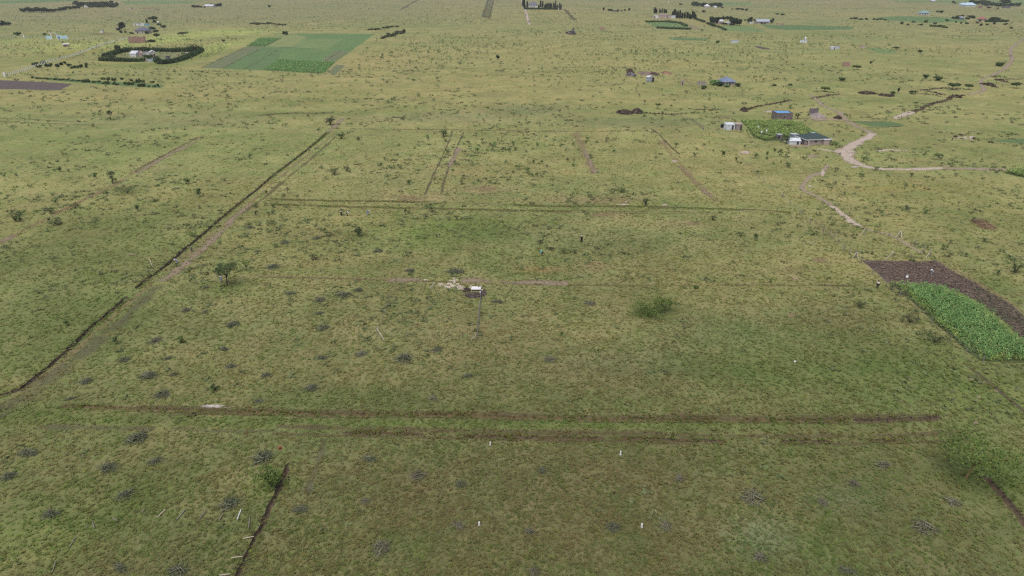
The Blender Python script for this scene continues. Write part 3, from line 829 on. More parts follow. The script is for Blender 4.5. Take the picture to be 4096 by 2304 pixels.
TRACKS = [
    ('track', [(815, 540), (740, 578), (676, 611), (565, 671), (480, 728), (417, 761), (338, 797), (200, 870), (90, 925), (0, 968), (-60, 998)], 1.3, ORANGE, 'long faint pale track crossing the left grassland to the left edge'),
    ('track', [(2300, 530), (2325, 580), (2350, 640), (2375, 700)], 1.6, ORANGE, 'wide tan strip between the right middle plots'),
    ('track', [(2640, 560), (2700, 635), (2760, 705), (2810, 755), (2870, 810)], 1.3, ORANGE, 'wide tan diagonal strip in the right middle plots'),
    ('track', [(3748, 1040), (3795, 1066), (3860, 1100), (3930, 1142), (4010, 1190), (4096, 1250), (4150, 1290)], 0.5, ORANGE, 'dry grassy path along the right edge of the ploughed plot'),
    ('track', [(3850, 1452), (3920, 1500), (4010, 1575), (4096, 1646), (4150, 1690)], 0.35, DARKT, 'faint boundary rut running down to the right edge'),
    ('track', [(60, 1590), (150, 1530), (230, 1465), (330, 1375), (430, 1287), (540, 1190), (620, 1120), (720, 1042), (850, 933), (980, 828), (1130, 700), (1290, 573), (1345, 530)], 0.7, ORANGE, 'worn grassy shoulder along the right side of the long trench'),
    ('verge', [(1040, 797), (1342, 804), (1561, 806), (1700, 810), (2048, 822), (2485, 827), (2764, 834), (3072, 844), (3180, 852)], 0.40, BANK, 'brown verge along the upper line of the double ditch'),
    ('verge', [(1060, 818), (1422, 829), (1819, 837), (2048, 843), (2287, 847), (2600, 851), (2900, 853)], 0.40, BANK, 'brown verge along the lower line of the double ditch'),
    ('track', [(1020, 1108), (1300, 1113), (1560, 1122), (2280, 1141), (2700, 1141), (3100, 1141), (3420, 1143)], 0.35, BANK, 'faint brown boundary line across the slab plot'),
    ('track', [(1390, 515), (1600, 517), (1820, 519), (2100, 524), (2400, 526), (2600, 520)], 0.8, BANK, 'faint brown line along the head of the middle plots'),
    ('track', [(1345, 545), (1240, 640), (1150, 710), (1060, 790), (960, 860)], 0.6, BANK, 'faint rut beside the far half of the long trench'),
    ('verge', [(520, 1636), (760, 1643), (941, 1648), (1384, 1660), (1836, 1661), (2131, 1673), (2424, 1680), (2732, 1679), (3202, 1682), (3500, 1681), (3760, 1671)], 0.40, BANK, 'brown dead grass on the bank of the upper foreground ditch'),
    ('verge', [(1080, 1722), (1366, 1729), (1631, 1735), (1925, 1744), (2248, 1750), (2483, 1750), (2732, 1760), (3173, 1764), (3555, 1761), (3880, 1746)], 0.55, BANK, 'brown patchy verge of the lower foreground ditch'),
    ('track', [(4180, 120), (4096, 153), (4080, 167), (4056, 183), (4042, 196), (4043, 212), (4046, 230), (4049, 242), (4031, 261), (4014, 278), (3965, 303), (3927, 317), (3921, 328), (3928, 343), (3940, 360), (3913, 372), (3862, 380)], [0.9, 1.1, 1.3, 1.2, 0.9], SAND2, 'pale winding dirt track in the upper right corner'),
    ('track', [(3577, 476), (3600, 466), (3630, 455), (3652, 446)], 1.3, SAND, 'pale footpath joining the jagged gully at right'),
    ('track', [(3238, 376), (3265, 398), (3291, 422), (3330, 440), (3358, 448), (3372, 465), (3382, 480), (3430, 508), (3470, 524), (3492, 537)], [0.7, 0.9, 1.2, 1.4], SAND2, 'brown dirt track coming down past the pile of quarry dust'),
    ('track', [(3495, 533), (3470, 551), (3440, 564), (3412, 580), (3384, 598), (3378, 610), (3388, 628), (3404, 646), (3430, 656)], [1.4, 1.5, 1.8, 2.3, 1.8], SAND, 'wide pale dirt road bending past the green-roofed farmhouse'),
    ('track', [(3404, 640), (3425, 654), (3454, 664), (3489, 672), (3549, 677), (3629, 678.5), (3708, 675.5), (3780, 672)], [1.2, 1.1, 1.05, 1.0], SAND, 'thin pale road sweeping right below the acacia sapling'),
    ('track', [(3770, 672), (3867, 675), (3980, 678), (4096, 680), (4200, 683)], 1.3, SAND2, 'greyish end of the road at the right edge'),
    ('track', [(3263, 594), (3300, 599), (3330, 606), (3362, 609)], 0.7, SAND, 'short pale path from the farmhouse to the road'),
    ('footpath', [(3311, 658), (3300, 676), (3291, 690), (3270, 697), (3243, 704), (3227, 722), (3203, 750), (3212, 762), (3239, 773), (3295, 801), (3330, 825)], 0.65, SAND2, 'worn footpath winding down the slope below the farmhouse'),
    ('footpath', [(3325, 822), (3350, 842), (3366, 854), (3390, 874), (3406, 889), (3446, 909)], 0.7, SAND, 'pale stretch of footpath above the leaning fence posts'),
    ('footpath', [(3440, 906), (3480, 922), (3529, 931), (3560, 937), (3640, 985), (3700, 1020)], 0.4, SAND2, 'faint footpath fading out above the ploughed plot'),
    ('track', [(1370, 472), (1350, 495), (1334, 511), (1312, 528)], [0.8, 1.4, 1.2], PINK, 'bare pinkish end of the long trench'),
    ('track', [(1809, 523), (1799, 559), (1760, 646), (1732, 702), (1714, 745), (1696, 786)], 0.45, DARKT, 'left dark rut of the vehicle track between the middle plots'),
    ('track', [(1855, 527), (1827, 591), (1799, 658), (1775, 730), (1767, 775)], 0.45, DARKT, 'right dark rut of the vehicle track between the middle plots'),
    ('track', [(1835, 590), (1810, 640), (1795, 670)], 0.8, PINK, 'bare strip between the two vehicle ruts'),
    ('track', [(799, 546), (740, 576), (676, 610), (620, 640), (565, 670), (537, 692)], 0.45, DARKT, 'dark rut of the old track on the far left grassland'),
    ('track', [(790, 565), (740, 588), (690, 612), (620, 652), (545, 696)], 0.9, PINK, 'pale bare strip beside the old track on the far left'),
    ('track', [(440, 755), (417, 760), (340, 795), (250, 838), (120, 905), (40, 955), (-60, 1000)], 0.7, ORANGE, 'faint pale track leaving the left edge'),
    ('track', [(-10, 972), (30, 955), (70, 942)], 1.0, PINK, 'bare pinkish soil of the faint track at the left edge'),
    ('track', [(-30, 473), (80, 476), (180, 481), (278, 486), (340, 490)], 0.55, DARKT, 'upper dark line of the far left vehicle track'),
    ('track', [(-30, 486), (90, 490), (220, 495), (326, 499), (380, 503)], 0.55, DARKT, 'lower dark line of the far left vehicle track'),
    ('track', [(15, 1650), (60, 1610), (130, 1560), (230, 1490), (330, 1420), (410, 1350), (480, 1290), (560, 1215), (640, 1140)], [2.2, 2.0, 1.9, 1.4], GREYS, 'rough grey trampled strip beside the long trench'),
    ('track', [(640, 1130), (700, 1088), (760, 1040), (850, 960), (930, 885)], 1.0, PINK, 'dry brown strip beside the trench above the acacia'),
    ('track', [(900, 905), (960, 850), (1010, 812)], 0.7, PINK, 'pinkish wheel track beside the trench'),
    ('track', [(-40, 1690), (30, 1655), (60, 1610)], 1.5, GREYS, 'grey muddy corner where trench and ditches meet'),
    ('track', [(120, 1712), (300, 1705), (480, 1712), (640, 1716)], 0.7, GREYS, 'dark muddy strip at the left end of the lower ditch'),
    ('track', [(660, 1712), (800, 1722), (960, 1728), (1120, 1724)], 0.4, GREYS, 'bare pinkish strip along the lower ditch'),
    ('track', [(1300, 1745), (1290, 1800), (1270, 1850), (1240, 1930), (1230, 1990)], 0.55, GREYS, 'rough dark strip branching off the lower ditch'),
    ('track', [(1000, 1103), (1200, 1107), (1400, 1113), (1560, 1116)], 0.5, ORANGE, 'dry brown line along the middle plot boundary'),
    ('track', [(1540, 1121), (1600, 1120), (1650, 1121), (1700, 1124)], 1.0, PINK, 'bare pinkish soil left of the stone pile'),
    ('track', [(1835, 1124), (1880, 1122), (1940, 1126), (1985, 1129)], 1.3, PINK, 'bare pinkish soil behind the white slab'),
    ('track', [(1985, 1128), (2060, 1132), (2150, 1130), (2220, 1132), (2280, 1137)], 1.2, PINK, 'long bare pinkish patch right of the white slab'),
    ('track', [(2330, 590), (2345, 615), (2360, 645), (2372, 690)], 0.7, PINK, 'bare soil strip in the right middle plot'),
    ('track', [(2690, 650), (2740, 690), (2780, 735), (2800, 760)], 0.5, ORANGE, 'dry strip along the diagonal plot boundary'),
    ('track', [(2805, 752), (2825, 772), (2850, 790)], 0.9, PINK, 'bare brown soil at the end of the diagonal strip'),
    ('track', [(2600, 512), (2640, 540), (2665, 570), (2720, 620)], 0.6, DARKT, 'dark overgrown diagonal line in the right plots'),
    ('track', [(1600, 40), (1625, 26), (1660, 6), (1690, -8)], 3.0, DARKT, 'dark vehicle track in the far distance'),
    ('track', [(1932, 70), (1936, 52), (1946, 25), (1953, -6)], 3.0, DARKT, 'left dark edge of the far straight track'),
    ('track', [(1956, 76), (1962, 50), (1970, 20), (1976, -6)], 2.0, DARKT, 'right dark edge of the far straight track'),
    ('track', [(1945, 72), (1952, 45), (1960, 15), (1964, -6)], 5.5, GREYS, 'grey middle of the far straight track'),
    ('track', [(2081, -12), (2092, 15), (2104, 48), (2112, 80), (2118, 100)], 1.6, SAND, 'thin pale footpath beside the far villa'),
    ('track', [(2258, 36), (2272, 52), (2287, 68), (2300, 82)], 3.6, DARKT, 'dark double vehicle track right of the far villa'),
    ('track', [(2570, 60), (2600, 62), (2616, 72), (2640, 80)], 1.8, SAND2, 'dirt path to the pink-walled compound'),
    ('track', [(2755, 98), (2775, 108), (2788, 120)], 3.0, PINK, 'bare soil path beside the hedged field'),
    ('track', [(2733, 308), (2745, 322), (2765, 338), (2790, 350), (2830, 356), (2890, 356)], 1.0, ORANGE, 'orange footpath between the huts below the foundation'),
    ('track', [(360, 345), (375, 348), (392, 355)], 1.0, DARKT, 'short dark rut below the green hedge line'),
    ('track', [(3500, 604), (3560, 600), (3640, 604)], 0.8, SAND, 'faint pale path right of the road bend'),
    ('track', [(3270, 480), (3300, 478), (3345, 478), (3395, 480)], 1.5, SAND2, 'dusty yard edge behind the maize garden'),
    ('track', [(3340, 485), (3420, 487), (3480, 486), (3560, 484)], 1.2, ORANGE, 'dry strip along the small overgrown bed'),
    ('track', [(3440, 510), (3500, 512), (3560, 508), (3620, 505)], 0.7, DARKT, 'dark drain below the small overgrown bed'),
    ('track', [(500, 165), (430, 178), (330, 215), (220, 258), (100, 296)], 0.8, ORANGE, 'dry strip along the slanting white posts'),
]
for (nm, px, hw, mt, lb) in TRACKS:
    if nm == 'verge':                                        # both shoulders of a ditch, the cut itself stays open
        strip('ditch_verge', px, hw, mt, 'far shoulder: ' + lb, off=0.32 + hw * 1.1)
        strip('ditch_verge', px, hw * 0.6, mt, 'near shoulder: ' + lb, off=-0.32 - hw * 0.7)
    else:
        strip(nm, px, hw, mt, lb)
PATCHES = [
    (850, 1626, 66, 9, WHITE, 'white powdery soil patch beside the upper foreground ditch'),
    (905, 1632, 26, 5, PINK, 'pinkish rim of the white soil patch'),
    (3205, 585, 60, 5, SAND2, 'trodden yard in front of the farmhouse and sheds'), (2935, 526, 40, 5, ORANGE, 'trodden ground in front of the white cabin'), (3408, 640, 12, 18, SAND, 'broad bare spot in the road bend'), (3400, 605, 18, 8, SAND, 'wide pale road junction by the farmhouse'),
    (3418, 668, 22, 5, WHITE, 'white sandy spot below the road bend'), (3291, 692, 9, 15, SAND, 'pale spot on the footpath'), (3240, 745, 8, 6, WHITE, 'small white spot by the footpath bend'),
    (3250, 625, 26, 7, SAND2, 'bare patch below the farmhouse'), (2980, 610, 22, 6, SAND, 'small pale patch on the slope'), (3270, 471, 44, 14, SAND2, 'fan of grey quarry dust in front of the block wall'),
    (3205, 473, 34, 7, ORANGE, 'orange soil beside the flat-roofed block house'), (3075, 446, 26, 4, WHITE, 'ring of pale sand left of the block house'), (560, 171, 42, 4, ORANGE, 'orange soil at the foot of the roofless brick house'),
    (2380, 685, 20, 9, PINK, 'bare brown patch in the right middle plot'), (2700, 645, 12, 4, SAND, 'tiny pale patch on the diagonal boundary'), (2493, 819, 26, 3, SAND, 'pale patch along the double ditch'),
    (2505, 809, 7, 3, WHITE, 'tiny white patch above the double ditch'), (2660, 820, 12, 3, SAND, 'small pale patch on the double ditch line'), (2400, 812, 40, 4, ORANGE, 'dry patch above the double ditch'),
    (1950, 752, 60, 18, ORANGE, 'dry bare patch right of the vehicle ruts'), (1640, 792, 70, 10, ORANGE, 'dry bare patch left of the vehicle ruts'), (2400, 860, 60, 9, ORANGE, 'dry patch below the double ditch'),
    (2760, 895, 60, 9, ORANGE, 'dry patch on the right middle plot'), (3280, 1040, 46, 18, ORANGE, 'dry patch left of the fence posts'), (3180, 1117, 20, 5, PINK, 'small pinkish patch left of the ploughed plot'),
    (3165, 1260, 26, 14, ORANGE, 'dry patch on the right plot'), (2800, 1232, 12, 4, PINK, 'small reddish spot right of the twin acacias'), (2690, 1152, 26, 4, ORANGE, 'dry spot above the twin acacias'),
    (3915, 1590, 13, 8, PINK, 'reddish bare spot at the right, largest of three'), (3985, 1567, 7, 4, PINK, 'small reddish bare spot near the right edge'), (3902, 1692, 11, 8, PINK, 'reddish bare spot above the bright green acacia'),
    (3885, 1515, 12, 7, PINK, 'reddish bare spot below the maize corner'), (530, 1018, 26, 4, PINK, 'bare spot on the left grassland'), (2370, 1050, 60, 12, ORANGE, 'dry bare patch below the person in turquoise'),
    (1890, 1180, 46, 14, GREYS, 'trampled soil around the white slab'), (1585, 470, 40, 4, GREYS, 'grey scrubby patch on the far grassland'), (2900, 470, 40, 6, ORANGE, 'bare yard inside the stake fence'),
    (600, 33, 70, 5, ORANGE, 'far dry patch'), (420, 135, 70, 7, ORANGE, 'dry patch below the slate-roofed house'), (3960, 38, 60, 4, ORANGE, 'dry strip in front of the far blue-roofed compound'),
]
for (u, v, ru, rv, mt, lb) in PATCHES:
    patch('bare_patch', u, v, ru, rv, mt, lb, 0.12 if mt in (SAND, WHITE) else 0.55)
mask_poly([gp(1880, 1150), gp(1930, 1150), gp(1930, 1168), gp(1880, 1168)], 0.0)

# ------------------------------------------------------------------ fields
def field_mat(name, c1, c2, row=1.0, ang=0.0, scale=0.25, c3=None):
    if name in MATS:
        return MATS[name]
    m, nt, b, _ = _nodes(name)
    f = _range(nt, _noise(nt, scale, 6.0, 0.7), 0.32, 0.68, 0, 1)
    c = _mix(nt, f, c1, c2)
    if c3 is not None:
        g = _range(nt, _noise(nt, scale * 7, 5.0, 0.7), 0.52, 0.66, 0, 1)
        c = _mix(nt, g, c, c3)
    ge = _n(nt, 'ShaderNodeNewGeometry')
    mp = _n(nt, 'ShaderNodeMapping')
    mp.inputs['Rotation'].default_value = (0, 0, ang)
    nt.links.new(ge.outputs['Position'], mp.inputs['Vector'])
    w = _n(nt, 'ShaderNodeTexWave', wave_type='BANDS', bands_direction='X')
    w.inputs['Scale'].default_value = 0.314 / row
    w.inputs['Distortion'].default_value = 1.2
    w.inputs['Detail'].default_value = 3.0
    nt.links.new(mp.outputs[0], w.inputs['Vector'])
    c = _mix(nt, 1.0, c, _range(nt, w.outputs['Fac'], 0, 1, 0.975, 1.02), 'MULTIPLY')
    c = _mix(nt, 1.0, c, _range(nt, _noise(nt, 2.4, 5.0, 0.75), 0.3, 0.7, 0.72, 1.28), 'MULTIPLY')
    nt.links.new(c, b.inputs['Base Color'])
    bp = _n(nt, 'ShaderNodeBump')
    bp.inputs['Strength'].default_value = 0.5
    bp.inputs['Distance'].default_value = 0.2
    nt.links.new(_noise(nt, 2.0, 5.0, 0.7), bp.inputs['Height'])
    nt.links.new(bp.outputs[0], b.inputs['Normal'])
    MATS[name] = m
    return m

def jag_poly(px, step_px=26, jit=0.35):
    P = []
    n = len(px)
    for i in range(n):
        a = np.array(gp(*px[i])); b = np.array(gp(*px[(i + 1) % n]))
        k = max(1, int(np.linalg.norm(b - a) / 3.0))
        for j in range(k):
            P.append(a + (b - a) * j / k + (RNG.normal(size=2) * jit if j else 0))
    return np.array(P)

def field(name, px, mat, label, z=None, keep=0.0):
    P = jag_poly(px)
    z = z if z is not None else 0.006 + _layer[0] * 0.2
    _layer[0] += 0.0
    vo_, _, fo_, _, _, _ = delaunay_2d_cdt([Vector(p) for p in P], [], [tuple(range(len(P)))], 1, 1e-5)
    me = np_mesh(name, np.array([(p.x, p.y, z) for p in vo_]), np.array([f for f in fo_ if len(f) == 3]))
    mask_poly(P, keep)
    tag(link(name, me, mat), label, None, None, 'structure')
    return P

CROPA = field_mat('field deep green', (0.145, 0.220, 0.075), (0.115, 0.180, 0.066), 3.0, 0.3, 0.05)
CROPB = field_mat('field fresh green', (0.180, 0.240, 0.085), (0.135, 0.200, 0.075), 3.0, 0.3, 0.05, (0.24, 0.26, 0.11))
CROPC = field_mat('field grey green', (0.128, 0.200, 0.072), (0.105, 0.170, 0.064), 2.5, -0.4, 0.06, (0.145, 0.17, 0.08))
CROPD = field_mat('field brown green', (0.165, 0.178, 0.088), (0.135, 0.168, 0.076), 2.5, -0.4, 0.05, (0.18, 0.165, 0.09))
CROPE = field_mat('field yellow green', (0.250, 0.265, 0.100), (0.180, 0.225, 0.085), 3.0, 0.2, 0.05)
PLOUGH = field_mat('ploughed soil', (0.135, 0.098, 0.080), (0.088, 0.066, 0.056), 1.4, 1.5, 0.4, (0.20, 0.145, 0.105))
PLOUGHG = field_mat('ploughed soil with weeds', (0.098, 0.085, 0.062), (0.075, 0.075, 0.045), 1.4, 1.5, 0.5, (0.115, 0.135, 0.055))
PLOUGHF = field_mat('far ploughed soil', (0.125, 0.098, 0.088), (0.092, 0.073, 0.068), 2.0, 1.5, 0.15, (0.155, 0.125, 0.100))
MAIZEG = field_mat('maize ground', (0.090, 0.115, 0.040), (0.070, 0.085, 0.034), 0.9, 0.0, 0.4)
HEDGEG = field_mat('rank green herbs', (0.125, 0.185, 0.068), (0.095, 0.150, 0.058), 4.0, 0.0, 0.15, (0.14, 0.18, 0.07))
LAWN = field_mat('yard grass', (0.215, 0.215, 0.090), (0.165, 0.185, 0.075), 5.0, 0.0, 0.08, (0.26, 0.22, 0.12))

def F_(p):                                                   # corners read on the enlarged view of the big garden
    return [(800 + a / 3.22, b / 3.22) for a, b in p]
field('field', F_([(20, 875), (600, 600), (1040, 490), (930, 430), (2255, 436), (1900, 690), (1745, 795), (1590, 945), (800, 905)]), CROPA, 'big green garden of many plots left of centre in the distance', 0.006)
field('field', F_([(600, 598), (840, 600), (1050, 490), (760, 492)]), HEDGEG, 'blue-green plot at the upper left of the big garden', 0.009)
field('field', F_([(850, 598), (1060, 490), (930, 432), (1230, 440), (1380, 480), (1330, 520), (1230, 606)]), CROPE, 'yellowish plot in the big garden', 0.010)
field('field', F_([(1180, 606), (1330, 505), (1830, 505), (1660, 630), (1590, 640)]), CROPB, 'fresh green upper plot of the big garden', 0.011)
field('field', F_([(30, 878), (300, 740), (620, 600), (800, 605), (560, 730), (290, 880)]), CROPD, 'brownish plot at the left end of the big garden', 0.012)
field('field', F_([(300, 880), (560, 735), (810, 605), (1010, 630), (740, 770), (560, 895)]), CROPC, 'grey-green plot of the big garden', 0.013)
field('field', F_([(575, 895), (760, 775), (1010, 640), (1070, 640), (980, 780), (800, 905)]), CROPC, 'narrow grey-green plot beside the maize strip', 0.014)
field('field', F_([(800, 905), (1010, 765), (1530, 795), (1380, 940)]), CROPB, 'bright maize strip at the near edge of the big garden', 0.015)
field('field', F_([(1395, 940), (1545, 795), (1745, 797), (1590, 945)]), CROPA, 'small maize plot at the near right corner of the big garden', 0.016)
field('field', F_([(1560, 790), (1730, 655), (1910, 668), (1745, 795)]), CROPD, 'brown fallow corner of the big garden', 0.017)
field('field', F_([(1640, 935), (1760, 835), (1870, 840), (1750, 965)]), CROPD, 'dark fallow plot just outside the big garden', 0.006)
for k, p in enumerate([[(0, 878), (590, 606)], [(560, 898), (1010, 640)], [(290, 880), (820, 610)], [(1380, 940), (1830, 640)], [(850, 600), (1600, 632)]]):
    strip('footpath', F_(p), 0.5, DARKT, ['left edge furrow of the big garden', 'dark furrow between the grey-green plots', 'dark furrow beside the brownish plot', 'path between the two maize strips', 'dark furrow across the big garden'][k], 3.0)
field('field', [(-40, 318), (10, 321), (130, 326), (292, 335), (262, 350), (238, 361), (160, 360), (60, 357), (-40, 355)], PLOUGHF, 'dark ploughed field at the left edge', 0.008)
field('field', [(-40, 4), (60, 2), (150, 0), (300, -2), (300, 4), (140, 11), (0, 14), (-40, 15)], CROPA, 'green field strip in the far upper left corner', 0.008)
field('field', [(480, 4), (620, 1), (830, 4), (760, 14), (560, 18), (500, 16)], CROPB, 'green field strip behind the far tree cluster', 0.008)
field('field', [(2582, 88), (2620, 87), (2690, 85), (2735, 93), (2766, 118), (2700, 116), (2628, 113)], CROPA, 'hedged green field in front of the pink-walled compound', 0.008)
field('field', [(2688, 96), (2720, 95), (2745, 108), (2720, 113), (2680, 112)], CROPB, 'bright green corner of the hedged field', 0.010)
field('field', [(2872, 106), (2905, 100), (3000, 103), (3064, 127), (2985, 128), (2900, 122)], CROPB, 'bright vegetable field in front of the far homestead', 0.008)
field('field', [(3040, 98), (3200, 100), (3420, 108), (3400, 118), (3150, 120), (3070, 112)], CROPC, 'long grey-green field right of the grey-roofed house', 0.008)
field('field', [(2672, 149), (2740, 150), (2832, 154), (2826, 163), (2760, 162), (2690, 160)], CROPC, 'narrow dark green bed with white stakes', 0.008)
field('field', [(3012, 184), (3040, 185), (3070, 192), (3086, 199), (3050, 197), (3025, 190)], PLOUGHF, 'small dark dug plot in the distance', 0.008)
field('field', [(3464, 192), (3500, 192), (3560, 198), (3602, 211), (3570, 216), (3510, 212)], CROPB, 'bright green garden beside the small brick hut', 0.008)
field('field', [(3340, 142), (3390, 144), (3452, 163), (3420, 164), (3370, 152)], CROPE, 'yellow-green garden above the white hut', 0.008)
field('field', [(3500, 70), (3600, 64), (3740, 68), (3860, 76), (3870, 88), (3720, 92), (3560, 82)], CROPA, 'dark green field in front of the teal-roofed house', 0.008)
field('field', [(3560, 4), (3700, 2), (4110, 0), (4110, 22), (4040, 26), (3800, 12), (3600, 10)], CROPB, 'far green field behind the blue-roofed compound', 0.008)
field('field', [(2870, 8), (3000, 8), (3010, 18), (2880, 22)], CROPB, 'far green field beside the dark tree clump', 0.008)
field('field', [(535, 208), (650, 206), (765, 208), (790, 212), (740, 232), (650, 250), (580, 243), (470, 238), (430, 232), (480, 218)], LAWN, 'mown yard inside the dark hedge', 0.008)
field('field', [(115, 306), (200, 310), (330, 320), (470, 328), (560, 331), (660, 343), (640, 352), (560, 348), (420, 338), (300, 330), (180, 318)], HEDGEG, 'band of rank green herbs along an old boundary', 0.008)
field('field', [(2963, 481), (3100, 482), (3168, 484), (3215, 500), (3275, 540), (3280, 560), (3200, 556), (3160, 560), (3060, 566), (3010, 545)], MAIZEG, 'ground of the maize garden by the farmhouse', 0.008)
field('field', [(3445, 1041), (3560, 1043), (3745, 1042), (3792, 1073), (3900, 1130), (3990, 1185), (4096, 1262), (4140, 1300), (4140, 1400), (4096, 1362), (3980, 1260), (3850, 1175), (3780, 1158), (3650, 1145), (3570, 1137), (3545, 1128), (3500, 1085)], PLOUGH, 'dark ploughed plot above the bright maize', 0.008)
field('field', [(3870, 1135), (3990, 1185), (4096, 1262), (4140, 1300), (4140, 1400), (4096, 1362), (3990, 1265), (3900, 1200)], PLOUGHG, 'weedy right end of the ploughed plot', 0.012)
MAIZE_NEAR = [(3565, 1137), (3650, 1147), (3780, 1160), (3830, 1180), (3920, 1225), (4000, 1290), (4096, 1370), (4160, 1420), (4160, 1450), (3920, 1444), (3860, 1400), (3760, 1310), (3680, 1235), (3610, 1170)]
field('field', MAIZE_NEAR, MAIZEG, 'ground under the bright maize at the right edge', 0.016)
field('field', [(3955, 565), (4020, 558), (4140, 556), (4140, 580), (4060, 572)], HEDGEG, 'green crop tongue at the right edge above the road', 0.008)
field('field', [(4010, 690), (4060, 680), (4140, 676), (4140, 720), (4070, 706)], MAIZEG, 'dark green crop at the right edge below the road', 0.008)
field('field', [(3400, 484), (3480, 485), (3560, 486), (3620, 500), (3600, 508), (3480, 506)], HEDGEG, 'small overgrown bed beside the track', 0.008)

# ================================================================== BUILDINGS
W_CREAM = plain('cream plaster', (0.56, 0.49, 0.42), (0.46, 0.39, 0.33), 0.6)
W_PINK = plain('pinkish plaster', (0.52, 0.41, 0.36), (0.42, 0.33, 0.29), 0.6)
W_WHITE = plain('white plaster', (0.72, 0.70, 0.66), (0.60, 0.57, 0.53), 0.6)
W_BROWN = blocks('grey-brown block wall', (0.225, 0.175, 0.160), (0.190, 0.150, 0.138), (0.15, 0.12, 0.11))
W_STONE = blocks('dressed stone wall', (0.40, 0.34, 0.31), (0.33, 0.28, 0.255), (0.24, 0.20, 0.18))
W_BRICK = blocks('red brick wall', (0.44, 0.26, 0.20), (0.37, 0.21, 0.165), (0.38, 0.29, 0.24), 0.3, 0.15)
W_GREYB = blocks('grey block wall', (0.24, 0.215, 0.22), (0.20, 0.18, 0.185), (0.15, 0.13, 0.13))
IRON = ribbed('white corrugated iron', (0.70, 0.72, 0.73), (0.50, 0.52, 0.52))
IRONG = ribbed('grey corrugated iron', (0.42, 0.46, 0.50), (0.30, 0.33, 0.36))
IRONP = ribbed('pale pinkish iron', (0.62, 0.52, 0.50), (0.48, 0.39, 0.37))
R_GREEN = ribbed('green iron roof', (0.062, 0.088, 0.082), (0.046, 0.068, 0.064), rough=0.75, spec=0.15)
R_TEAL = ribbed('teal iron roof', (0.24, 0.40, 0.38), (0.18, 0.30, 0.29))
R_SLATE = ribbed('slate blue roof', (0.135, 0.140, 0.190), (0.10, 0.105, 0.150))
R_BLUE = ribbed('blue-grey iron roof', (0.20, 0.245, 0.330), (0.15, 0.185, 0.255))
R_SKY = ribbed('bright blue iron roof', (0.16, 0.42, 0.72), (0.13, 0.34, 0.60))
R_PALEB = ribbed('pale blue iron roof', (0.50, 0.64, 0.74), (0.40, 0.53, 0.63))
R_RED = ribbed('red iron roof', (0.36, 0.13, 0.12), (0.27, 0.10, 0.09))
R_RUST = ribbed('rusty iron roof', (0.34, 0.25, 0.22), (0.26, 0.17, 0.14))
R_TAN = plain('tan flat roof', (0.46, 0.36, 0.30), (0.36, 0.28, 0.23), 0.8)
FASCIA = plain('white fascia board', (0.75, 0.74, 0.72), (0.62, 0.60, 0.58))
DARKG = plain('dark window glass', (0.030, 0.032, 0.036), (0.02, 0.02, 0.022), 2.0, 0.25, 0.5)
FRAME = plain('window frame paint', (0.55, 0.52, 0.48), (0.45, 0.42, 0.38))
DOORM = plain('dark steel door', (0.075, 0.055, 0.050), (0.055, 0.042, 0.040))
BLACKP = plain('black tank plastic', (0.022, 0.022, 0.026), (0.014, 0.014, 0.016), 2.0, 0.5, 0.4)
BLUEP = plain('pale blue paint', (0.48, 0.66, 0.74), (0.40, 0.58, 0.67), 0.5)
WHITEP = plain('white paint', (0.80, 0.79, 0.76), (0.70, 0.68, 0.65))
CONC = plain('pale concrete', (0.66, 0.60, 0.57), (0.56, 0.50, 0.47), 1.5)
WOODG = plain('weathered grey timber', (0.28, 0.245, 0.205), (0.19, 0.165, 0.135), 5.0)
WOODP = plain('pale fresh timber', (0.52, 0.45, 0.36), (0.42, 0.35, 0.27), 5.0)
WIRE = plain('fence wire', (0.20, 0.195, 0.18), (0.15, 0.145, 0.13), 5.0, 0.5, 0.4)

